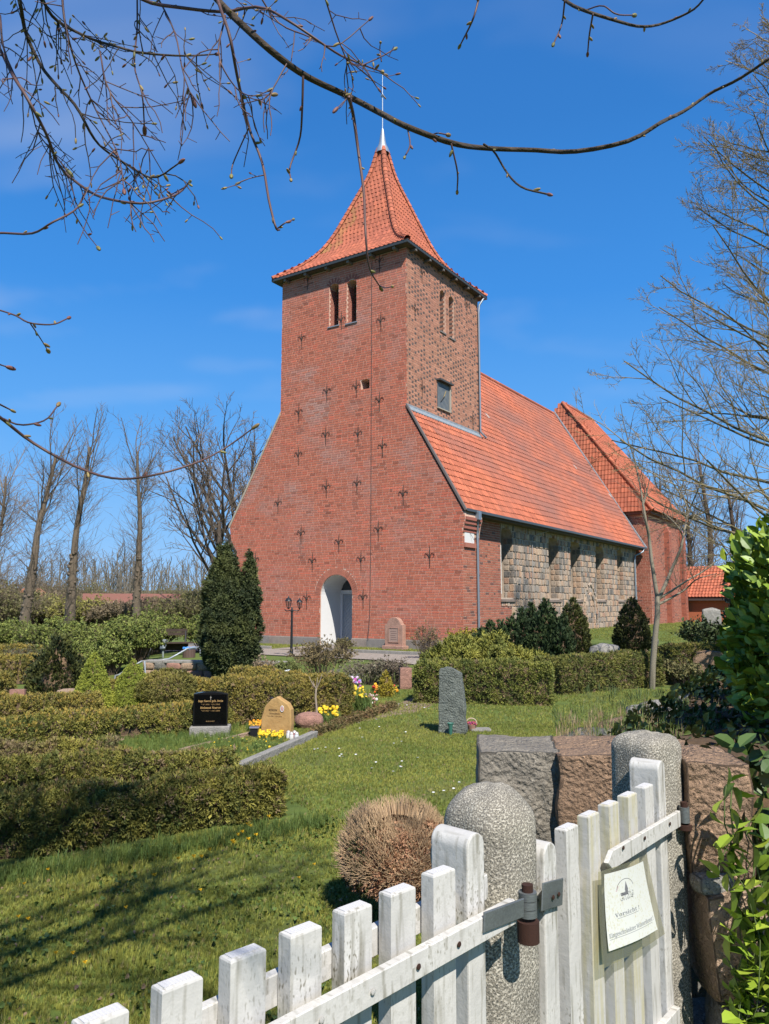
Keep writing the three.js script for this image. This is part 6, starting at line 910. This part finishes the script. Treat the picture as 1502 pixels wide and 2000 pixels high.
// re-sprouting pollard: burled trunk with brush all along
function pollard(H, r, seed, { fork = .6, brush = 130, lean = 0, spread = 1, rmin = .009, burl = 1 } = {}) {
  return (T, K) => {
    const R = rng(seed), main = wander(R, V(0, -.2, 0), V(lean, 1, 0), H * .78, 16, .13, .05);
    T.add(main, q => r * (1.15 - .8 * q) * (1 + burl * .22 * (q < .4 ? Math.abs(Math.sin(q * 41 + seed)) : .2 * Math.sin(q * 30)) ), 0, 10);
    for (let k = 0; k < 40 * burl; k++) { const t = R() * .42, p = main[Math.floor(t * 16)].clone().lerp(main[Math.floor(t * 16) + 1], R()), a = R() * 6.28, q = V(Math.sin(a), .1, Math.cos(a)); T.add([p.clone().addScaledVector(q, r * .45), p.clone().addScaledVector(q, r * 1.02), p.clone().addScaledVector(q, r * 1.32)], r * .62, r * .2, 6); }
    const o = { wob: .5, up: .12, kids: [5, 5], thin: .03, rmin, shrink: .56, fwd: .9 };
    for (let k = 0; k < 7; k++) { const t = lerp(fork, .98, k / 6), p = main[Math.floor(t * 15.9)]; const a = R() * 6.28; limb(R, T, K, p, V(Math.sin(a) * .55 * spread, 1, Math.cos(a) * .55 * spread), H * (.30 - .06 * t) * (.8 + .4 * R()), r * .2, 2, o); }
    for (let k = 0; k < brush; k++) { const t = lerp(.22, .95, R()), p = main[Math.floor(t * 15.9)]; const a = R() * 6.28; limb(R, T, K, p, V(Math.sin(a), .35 + .5 * R(), Math.cos(a)), H * .13 * (.4 + R()) * spread, .013, 1, { ...o, kids: [4] }); }
  };
}
const far = (u, z) => { const p = dp(u, 1179, z); p.y = groundY(p.x, z); return p; };
const LG = 'tall burled trees behind the churchyard';
const twGrey = twigMat(.20, .155, .115), twWarm = twigMat(.25, .18, .12), twOl = twigMat(.22, .19, .10);
bareTree('burled_tree', 'tall burled bare tree above the farthest golden hedge', far(43, -36), pollard(11.6, .20, 5, { lean: .10, brush: 130, spread: 1.15 }), BARK.grey, twGrey, LG);
bareTree('burled_tree', 'tall burled bare tree between its two neighbours left of the house', far(137, -44), pollard(14.2, .23, 9, { lean: .02, brush: 140, spread: 1.15 }), BARK.grey, twGrey, LG);
bareTree('burled_tree', 'tall slim burled bare tree in front of the red roofed house', far(270, -48), pollard(14.6, .21, 14, { lean: -.04, brush: 160, spread: 1.05, fork: .7 }), BARK.grey, twGrey, LG);
bareTree('burled_tree', 'bushy bare tree at the far left edge', far(-25, -40), pollard(11, .15, 19, { lean: .06, brush: 200, spread: 1.6 }), BARK.grey, twWarm, LG);
const roundTree = (H, r, seed, kids = [6, 6, 5], spread = 1, rmin = .018) => (T, K) => { const R = rng(seed), m = wander(R, V(0, -.2, 0), V(0, 1, 0), H * .5, 8, .08, .06); T.add(m, r, r * .6, 9); const o = { wob: .42, up: .09, kids, thin: .04, rmin, shrink: .62, fwd: .85, from: .25 }; for (let k = 0; k < 13; k++) { const t = lerp(.35, 1, k / 12), p = m[Math.min(8, Math.floor(t * 8))], a = k * 2.4 + R(); limb(R, T, K, p, V(Math.sin(a) * spread, 1.15 - .5 * (1 - t), Math.cos(a) * spread), H * .52 * (.75 + .35 * R()) * lerp(.8, 1, t), r * .42, 3, o); } };
bareTree('broad_tree', 'broad bare tree standing behind the left gable slope, nearest the church', far(482, -62), roundTree(18.6, .34, 23), BARK.dark, twGrey, 'broad bare trees behind the church');
bareTree('broad_tree', 'broad bare tree behind the pointed yew, left of the other', far(432, -56), roundTree(15.5, .28, 29), BARK.dark, twGrey, 'broad bare trees behind the church');
const PG = 'pollarded trunks behind the chancel';
[[1243, 15.5, 'pollarded trunk rising just behind the chancel roof hip', 31], [1288, 16, 'double pollarded trunk between chancel roof and young tree', 37], [1385, 18, 'pollarded trunk seen between young tree and laurel', 41], [1352, 13, 'slim pollarded trunk above the sacristy', 43], [1440, 15, 'pollarded trunk behind the laurel bush', 47]].forEach(([u, h, l, s]) => bareTree('pollard_tree', l, far(u, -68), pollard(h, .30, s, { brush: 190, spread: .8, fork: .5, burl: .4, rmin: .016 }), BARK.brown, twWarm, PG));
{ // big bare tree standing right of the frame
  const p = V(12.4, .3, -21.5);
  bareTree('great_bare_tree', 'great bare tree with budding twigs spreading over the right side', p, (T, K) => {
    const R = rng(61), H = 20, m = wander(R, V(0, -.2, 0), V(0, 1, 0), H, 20, .05, .1); T.add(m, .30, .05, 10); const o = { wob: .5, up: .03, kids: [7, 7, 6], thin: .03, rmin: .0075, shrink: .52, fwd: 1.0, from: .18, flat: .75 };
    for (let k = 0; k < 50; k++) { const t = lerp(.12, .97, k / 49), q = m[Math.floor(t * 19.9)], a = Math.PI * 1.5 + (k % 2 ? .55 : -.5) + (R() - .5) * 1.5 + (k % 5 === 0 ? 2.4 : 0), L = lerp(7.4, 1.6, Math.pow(t, 1.15)) * (.8 + .35 * R()); limb(R, T, K, q, V(Math.sin(a), .22 + .35 * t + .2 * (R() - .3), Math.cos(a)), L, lerp(.062, .024, t), 3, o); }
  }, BARK.olive, twigMat(.34, .265, .14), null);
}
{ // young pale-barked tree
  const p = gp(1273, 1346), z = p.z, q = (u, v, dz = 0) => dp(u, v, z + dz).sub(p);
  bareTree('young_tree', 'young pale barked tree with few bare limbs beside the nave hedge', p, (T, K) => {
    T.add([V(0, -.05, 0), q(1275, 1300), q(1279, 1250), q(1284, 1200), q(1284, 1165)], .078, .062, 10);
    const R = rng(3), br = [[[[1284, 1168], [1278, 1130], [1272, 1090], [1268, 1050], [1262, 1020], [1256, 985], [1253, 965], [1240, 900], [1222, 845], [1212, 790]], .055, .007], [[[1256, 985], [1262, 965], [1270, 930]], .03, .008], [[[1285, 1172], [1300, 1140], [1315, 1105], [1330, 1070], [1338, 1030], [1345, 1000], [1362, 960], [1382, 900]], .052, .01], [[[1286, 1170], [1310, 1155], [1340, 1135], [1375, 1115], [1400, 1095], [1440, 1075]], .034, .008], [[[1287, 1180], [1310, 1168], [1340, 1150], [1360, 1132], [1400, 1120]], .036, .008], [[[1335, 1050], [1325, 1030], [1300, 1005], [1270, 985]], .025, .005], [[[1345, 1000], [1330, 960], [1312, 930]], .02, .004]];
    for (const [pts, r0, r1] of br) { const P = curve(pts.map(([u, v], i) => q(u, v, (i / pts.length) * (R() - .5) * 1.2)), 14); T.add(P, r0, r1, 7); for (let k = 0; k < 9; k++) { const i = 3 + Math.floor(R() * 11); limb(R, T, K, P[i], V(R() - .5, .5 + R() * .6, R() - .5), .5 + R() * .7, .010, 1, { wob: .5, up: .08, kids: [5], thin: .02, rmin: .003, shrink: .5 }); } }
  }, std({ map: rep(tint([.40, .37, .31], [.64, .60, .52], 20, .22), 3), roughness: .85, bumpMap: rep(NOISE_BUMP, 5), bumpScale: .01 }), twigMat(.24, .17, .12), null);
}
// ---------- far background ----------
{
  const w = std({ color: C(.40, .27, .20) }), h = thing('distant_house', 'distant house with a red tiled roof behind the burled trees', 'house', far(258, -66)); h.rotation.y = .35; h.position.y -= .5;
  mesh('wall', uvBox(bx(-3.4, 3.4, 0, 1.9, -3, 3)), std({ color: C(.38, .24, .18) }), h);
  mesh('roof', uvBox(ext([[-3.5, 1.9], [3.5, 1.9], [0, 3.1]], [], 7.8).rotateY(Math.PI / 2).translate(-3.9, 0, 0)), std({ map: rep(tint([.48, .31, .26], [.60, .41, .34], 20, .18), 1), bumpMap: rep(NOISE_BUMP, 3), bumpScale: .05 }), h);
  for (const x of [-2.2, 0, 2.2]) { const f = mesh('window', uvBox(bx(x - .5, x + .5, .7, 1.7, 3.0, 3.06)), std({ color: C(.7, .7, .68) }), h); mesh('pane', bx(x - .42, x + .42, .78, 1.62, 3.06, 3.075), std({ color: C(.05, .06, .07), roughness: .1 }), f); }
  const h2 = thing('distant_cottage', 'tiny distant cottage with orange roof behind the leftmost burled tree', 'house', far(62, -75)); mesh('wall', bx(-1.6, 1.6, 0, 2.0, -1.5, 1.5), std({ color: C(.6, .57, .5) }), h2); mesh('roof', ext([[-1.9, 1.9], [1.9, 1.9], [0, 3.2]], [], 3.6).translate(0, 0, -1.8), std({ color: C(.5, .2, .12) }), h2);
  const T = [[10, -58, 5.2, 3.6, 0, 'olive'], [70, -62, 4.6, 3.2, 1, 'yellow green'], [120, -66, 4.6, 3.6, 2, 'brown'], [165, -58, 3.8, 2.8, 1, 'yellow green'], [205, -74, 5, 3.2, 0, 'olive'], [300, -56, 3.2, 2.7, 2, 'brown'], [225, -57, 3.0, 2.4, 2, 'brown'], [258, -58, 2.6, 2.1, 1, 'yellow green'], [340, -60, 3.8, 2.6, 2, 'brown'], [375, -56, 4.2, 2.9, 0, 'olive'], [410, -66, 5.0, 3.8, 1, 'yellow green'], [455, -72, 6, 3.8, 0, 'olive'], [-30, -52, 5.5, 4.2, 0, 'olive'], [235, -90, 6, 4.2, 2, 'brown'], [350, -95, 7, 5.0, 0, 'olive'], [60, -95, 8, 6.5, 2, 'brown'], [150, -100, 8, 6.2, 0, 'olive'], [1330, -80, 6, 4.0, 2, 'brown'], [1440, -70, 6, 3.5, 0, 'olive'], [1520, -60, 6, 3.2, 2, 'brown']];
  const where = ['at the far left edge', 'behind the leftmost burled tree', 'between the two left burled trees', 'beside the middle burled tree', 'left of the distant house', 'right of the distant house', 'before the left half of the distant house', 'before the right half of the distant house', 'right of the slim burled tree', 'behind the picnic bench', 'left of the pointed yew', 'behind the pointed yew', 'beyond the far left tree', 'behind the distant house', 'on the skyline right of the house', 'on the skyline at the far left', 'on the skyline behind the middle burled tree', 'behind the sacristy', 'behind the laurel', 'beyond the great bare tree'];
  const col = [[[.15, .145, .055], [.26, .24, .09]], [[.23, .225, .05], [.36, .33, .08]], [[.20, .155, .09], [.30, .23, .135]]];
  T.forEach(([u, z, r, hh, k, nm], i) => shrub('thicket', `${nm} thicket of spring scrub ${where[i]}`, far(u, z), r * .72, hh * .41, r * .6, { stems: 260, leaves: 2300, leafS: .17, c0: col[k][0], c1: col[k][1], seed: 120 + i, twig: [.20, .155, .11], stemR: .022, geo: boxGeo2, group: 'spring scrub thickets', sub: 4 }));
  // wood on the skyline
  const R = rng(77), K = new Tubes(); for (let k = 0; k < 170; k++) { const z = -105 - R() * 30, u = R() < .7 ? R() * 520 - 40 : 1220 + R() * 320, b = far(u, z); const hgt = 4.5 + R() * 4.5; limb(R, K, K, b, V(0, 1, 0), hgt, .13, 2, { wob: .25, up: .12, kids: [5, 7], thin: 9, rmin: .03, shrink: .5, fwd: .9, from: .25 }); }
  const m = mesh('distant_wood', K.geo(), twigMat(.19, .165, .125), scene); tag(m, 'far leafless wood along the skyline', 'wood', null, 'stuff');
  const hg = new THREE.BufferGeometry(), pp = [], ii = []; const N = 90; for (let j = 0; j <= N; j++) { const x = lerp(-260, 260, j / N), y = 3.2 + 3.0 * fbm(x * .012, 2, 3, 3) + (x < -30 ? 1.6 : 0); pp.push(x, -1, -138, x, Math.max(1.2, y), -160, x, Math.max(1.2, y) * .9, -260); } for (let j = 0; j < N; j++) for (let q = 0; q < 2; q++) { const a = j * 3 + q; ii.push(a, a + 3, a + 1, a + 1, a + 3, a + 4); } hg.setAttribute('position', new THREE.Float32BufferAttribute(pp, 3)); hg.setIndex(ii); hg.computeVertexNormals(); hg.setAttribute('uv', new THREE.Float32BufferAttribute(pp.filter((_, i) => i % 3 !== 2).map(v => v * .1), 2));
  structure('hills', hg, std({ map: rep(tint([.30, .29, .17], [.44, .40, .25], 12, .2), 1), roughness: 1, side: THREE.DoubleSide }), 'low wooded hills on the horizon', 'hills');
}
// ---------- linden overhead ----------
{
  const o = thing('linden_tree', 'linden tree whose budding branches hang across the sky', 'tree', V(-2.7, .3, 2.4)), B = o.position, bark = barkMat([.22, .18, .17]), red = std({ color: C(.12, .06, .05), roughness: .6 });
  const T = new Tubes(), R = rng(88);
  T.add([V(0, -.2, 0), V(.05, 2, 0), V(.1, 4.2, -.05), V(.3, 7, -.2), V(.3, 11, -.2)], .36, .12, 12); mesh('trunk', T.geo(), BARK.grey, o);
  const LT = new Tubes(), oo = { wob: .4, up: .0, kids: [6, 7, 6], thin: 9, rmin: .007, shrink: .6, fwd: .8, from: .15 };
  // limbs above and behind the camera
  for (const [d, l, y, r] of [[[2.6, 1.1, -1.0], 4.6, 4.6, .10], [[1.8, .9, -2.4], 5.0, 5.2, .10], [[.8, .9, -2.8], 4.6, 5.6, .09], [[3.0, .8, -1.8], 5.0, 6.2, .10], [[2.2, 1.2, -2.2], 4.5, 6.6, .09], [[-.2, .9, -2.5], 4.4, 5.0, .09], [[1.4, 1.1, -3.0], 5.4, 6.0, .09], [[2.4, .7, -1.6], 5.0, 5.6, .1], [[.4, .7, -3.0], 5.2, 6.4, .1], [[1.2, .6, -2.0], 4.8, 7.0, .1], [[2.0, .5, -3.0], 5.6, 7.2, .1], [[-.8, .7, -2.8], 4.8, 6.2, .1]]) limb(R, LT, LT, V(.15, y, -.1), V(...d), l, r * .62, 3, oo);
  mesh('limb', LT.geo(), bark, o);
  const budG = new THREE.SphereGeometry(1, 8, 6).scale(.36, 1, .36).translate(0, .85, 0), bm = [[.24, .16, .06], [.30, .22, .07], [.20, .08, .06], [.22, .20, .06]].map(c => std({ color: C(...c), roughness: .6 })); let nb = 0;
  const bud = (parent, p, d, s = .0062) => { const m = mesh('bud', budG, bm[nb++ % 4], parent, p.clone()); m.quaternion.setFromUnitVectors(UP, d.clone().normalize()); m.scale.setScalar(s * (.75 + .5 * R())); };
  const Z = -1.22, w2 = (u, v, k = 0) => dp(u, v, Z + k).sub(B);
  const branch = (pts, d0, d1, { buds = 0, side = 0, end = true, dz = 0, sl = .09, m = red } = {}) => {
    const P = curve(pts.map(([u, v], i) => w2(u, v, dz + .05 * Math.sin(i * 1.3 + pts[0][0]))), Math.max(8, pts.length * 3)), t = new Tubes(), s = 1 / FPX * -Z / 2; t.add(P, d0 * s, d1 * s, 6); const list = [];
    for (let k = 0; k < side; k++) { const i = 2 + Math.floor(R() * (P.length - 3)), ax = P[i + 1 < P.length ? i + 1 : i].clone().sub(P[i - 1]).normalize(), sd = V((R() - .5), -.25 + (R() - .5), (R() - .5) * .6), L = sl * (.5 + .9 * R()); const q = wander(R, P[i], ax.multiplyScalar(.7).add(sd.normalize().multiplyScalar(.8)), L, 5, .55, -.04); t.add(q, .0011, .0007, 4); list.push([q[5], q[5].clone().sub(q[4])]); for (let j = 1; j < 5; j++) if (R() < .55) { const e = q[j].clone().add(V((R() - .5) * .03, (R() - .5) * .03, (R() - .5) * .02)); t.add([q[j], e], .0008, .0006, 3); list.push([e, e.clone().sub(q[j])]); } }
    const g = mesh('branch', t.geo(), m, o); for (const [p, d] of list) if (nb < 290) bud(g, p, d, .0048);
    for (let k = 0; k < buds; k++) { const i = 1 + Math.floor((k + R() * .8) / buds * (P.length - 2)), d = V(R() - .5, R() - .5, 0).normalize(); bud(g, P[i], P[Math.min(P.length - 1, i + 1)].clone().sub(P[i]).normalize().add(d.multiplyScalar(.8)), .0058); }
    if (end) bud(g, P[P.length - 1], P[P.length - 1].clone().sub(P[P.length - 2]), .0085); return g;
  };
  const bough = barkMat([.30, .25, .20]);
  branch([[330, -120], [385, -50], [425, 0], [480, 55], [540, 108], [600, 150], [680, 188], [745, 222], [796, 248], [881, 279], [956, 290], [1040, 293], [1122, 296], [1228, 275], [1293, 238], [1341, 214], [1389, 181], [1442, 155], [1502, 115], [1560, 70]], 17, 5, { buds: 14, m: bough });
  branch([[945, 282], [967, 299], [988, 334], [1020, 366], [1068, 379]], 5, 4, { buds: 3, m: bough }); branch([[881, 280], [893, 333], [893, 372]], 4, 3, { buds: 2 }); branch([[796, 250], [801, 280], [791, 306]], 4, 3, { buds: 1 }); branch([[842, 264], [856, 260], [872, 263]], 3, 3);
  branch([[420, -20], [430, 15], [450, 76], [463, 147], [486, 248], [511, 314], [526, 395], [539, 445], [546, 449]], 8, 4, { buds: 4, side: 3, end: false }); branch([[541, 447], [556, 436], [572, 429]], 3, 3, { buds: 2 });
  branch([[681, 190], [690, 225], [701, 304], [711, 380], [714, 455], [721, 521], [742, 560]], 8, 3, { buds: 4 }); branch([[740, 557], [752, 562], [765, 560]], 3, 2);
  branch([[592, 148], [590, 218], [585, 273], [567, 324], [568, 350]], 5, 3, { buds: 3 }); branch([[486, 250], [470, 285], [455, 320], [452, 342]], 3, 3, { buds: 1 });
  branch([[240, -30], [281, 0], [354, 15], [435, 23], [506, 14], [572, 46], [653, 101], [683, 116], [729, 134], [746, 140]], 8, 3, { buds: 6, side: 12, sl: .07 }); branch([[706, 128], [744, 111], [769, 97]], 3, 3, { buds: 1 }); branch([[745, 120], [742, 95], [743, 84]], 3, 2, { buds: 1 });
  branch([[20, -60], [38, 0], [51, 66], [76, 121], [111, 167], [152, 213], [182, 268], [213, 299], [253, 324], [304, 347], [349, 319]], 9, 3, { buds: 4, side: 27, m: bough });
  branch([[70, -40], [84, 0], [111, 40], [167, 71], [228, 91], [283, 104], [354, 109], [420, 106]], 8, 3, { buds: 3, side: 27, m: bough });
  branch([[-40, 20], [0, 96], [25, 147], [56, 197], [91, 263], [116, 324], [167, 369], [218, 390], [283, 397], [344, 380], [369, 357]], 8, 4, { buds: 5, side: 25 });
  branch([[-40, 456], [0, 455], [66, 455], [101, 435], [147, 410], [167, 374]], 5, 4, { buds: 4 }); branch([[142, 412], [162, 445], [190, 482]], 3, 2, { buds: 2 });
  branch([[120, -30], [128, 50], [150, 130], [185, 210], [230, 300], [242, 370]], 5, 2, { side: 18, buds: 2, dz: .06 }); branch([[268, -10], [268, 51], [263, 132], [278, 187], [282, 246]], 4, 3, { buds: 3, side: 5 });
  branch([[0, 30], [12, 110], [60, 210], [75, 260], [130, 330]], 5, 2, { side: 14, dz: -.05 }); branch([[300, -20], [340, 60], [360, 150], [375, 190]], 4, 2, { side: 10, buds: 2 }); branch([[500, -20], [540, 40], [600, 70], [655, 90], [720, 40]], 4, 2, { side: 9, buds: 3 }); branch([[630, -20], [655, 60], [690, 170], [660, 210]], 4, 2, { side: 5, buds: 3 }); branch([[560, 125], [520, 190], [480, 190]], 3, 2, { side: 6, buds: 2 }); branch([[440, 30], [430, 120], [470, 180], [530, 185]], 4, 2, { side: 8, buds: 2 }); branch([[195, 100], [215, 180], [260, 240], [320, 340]], 4, 2, { side: 12 });
  branch([[-20, 600], [30, 616], [60, 631], [100, 634], [132, 622]], 4, 3, { buds: 4 }); branch([[58, 630], [75, 655], [92, 682]], 3, 2, { buds: 2 }); branch([[-10, 700], [0, 712], [12, 716]], 3, 3);
  branch([[-30, 795], [0, 815], [60, 862], [150, 912], [230, 935], [300, 928], [380, 905], [440, 875], [492, 838]], 7, 3, { buds: 5 }); branch([[0, 815], [45, 830], [85, 822], [112, 793]], 4, 3, { buds: 3 }); branch([[-10, 785], [10, 795], [20, 800]], 4, 3);
  branch([[1060, -40], [1103, 0], [1143, 21], [1202, 40], [1255, 52], [1303, 43], [1351, 21], [1380, -8]], 8, 4, { buds: 6, m: bough }); branch([[1103, 2], [1098, 43], [1082, 84]], 4, 3, { buds: 2 }); branch([[1158, 28], [1151, 69], [1148, 102]], 4, 3, { buds: 2 }); branch([[1143, 20], [1180, 12], [1200, 26], [1236, 30]], 3, 3); branch([[937, -10], [924, 37], [900, 86]], 5, 3, { buds: 3 });
}
// base colours above were picked for exposure 1.28; bring them to the exposure in use
{ const seen = new Set(); scene.traverse(o => { if (o.material && !seen.has(o.material)) { seen.add(o.material); o.material.color.multiplyScalar(.79); } }); }
renderer.render(scene, camera);
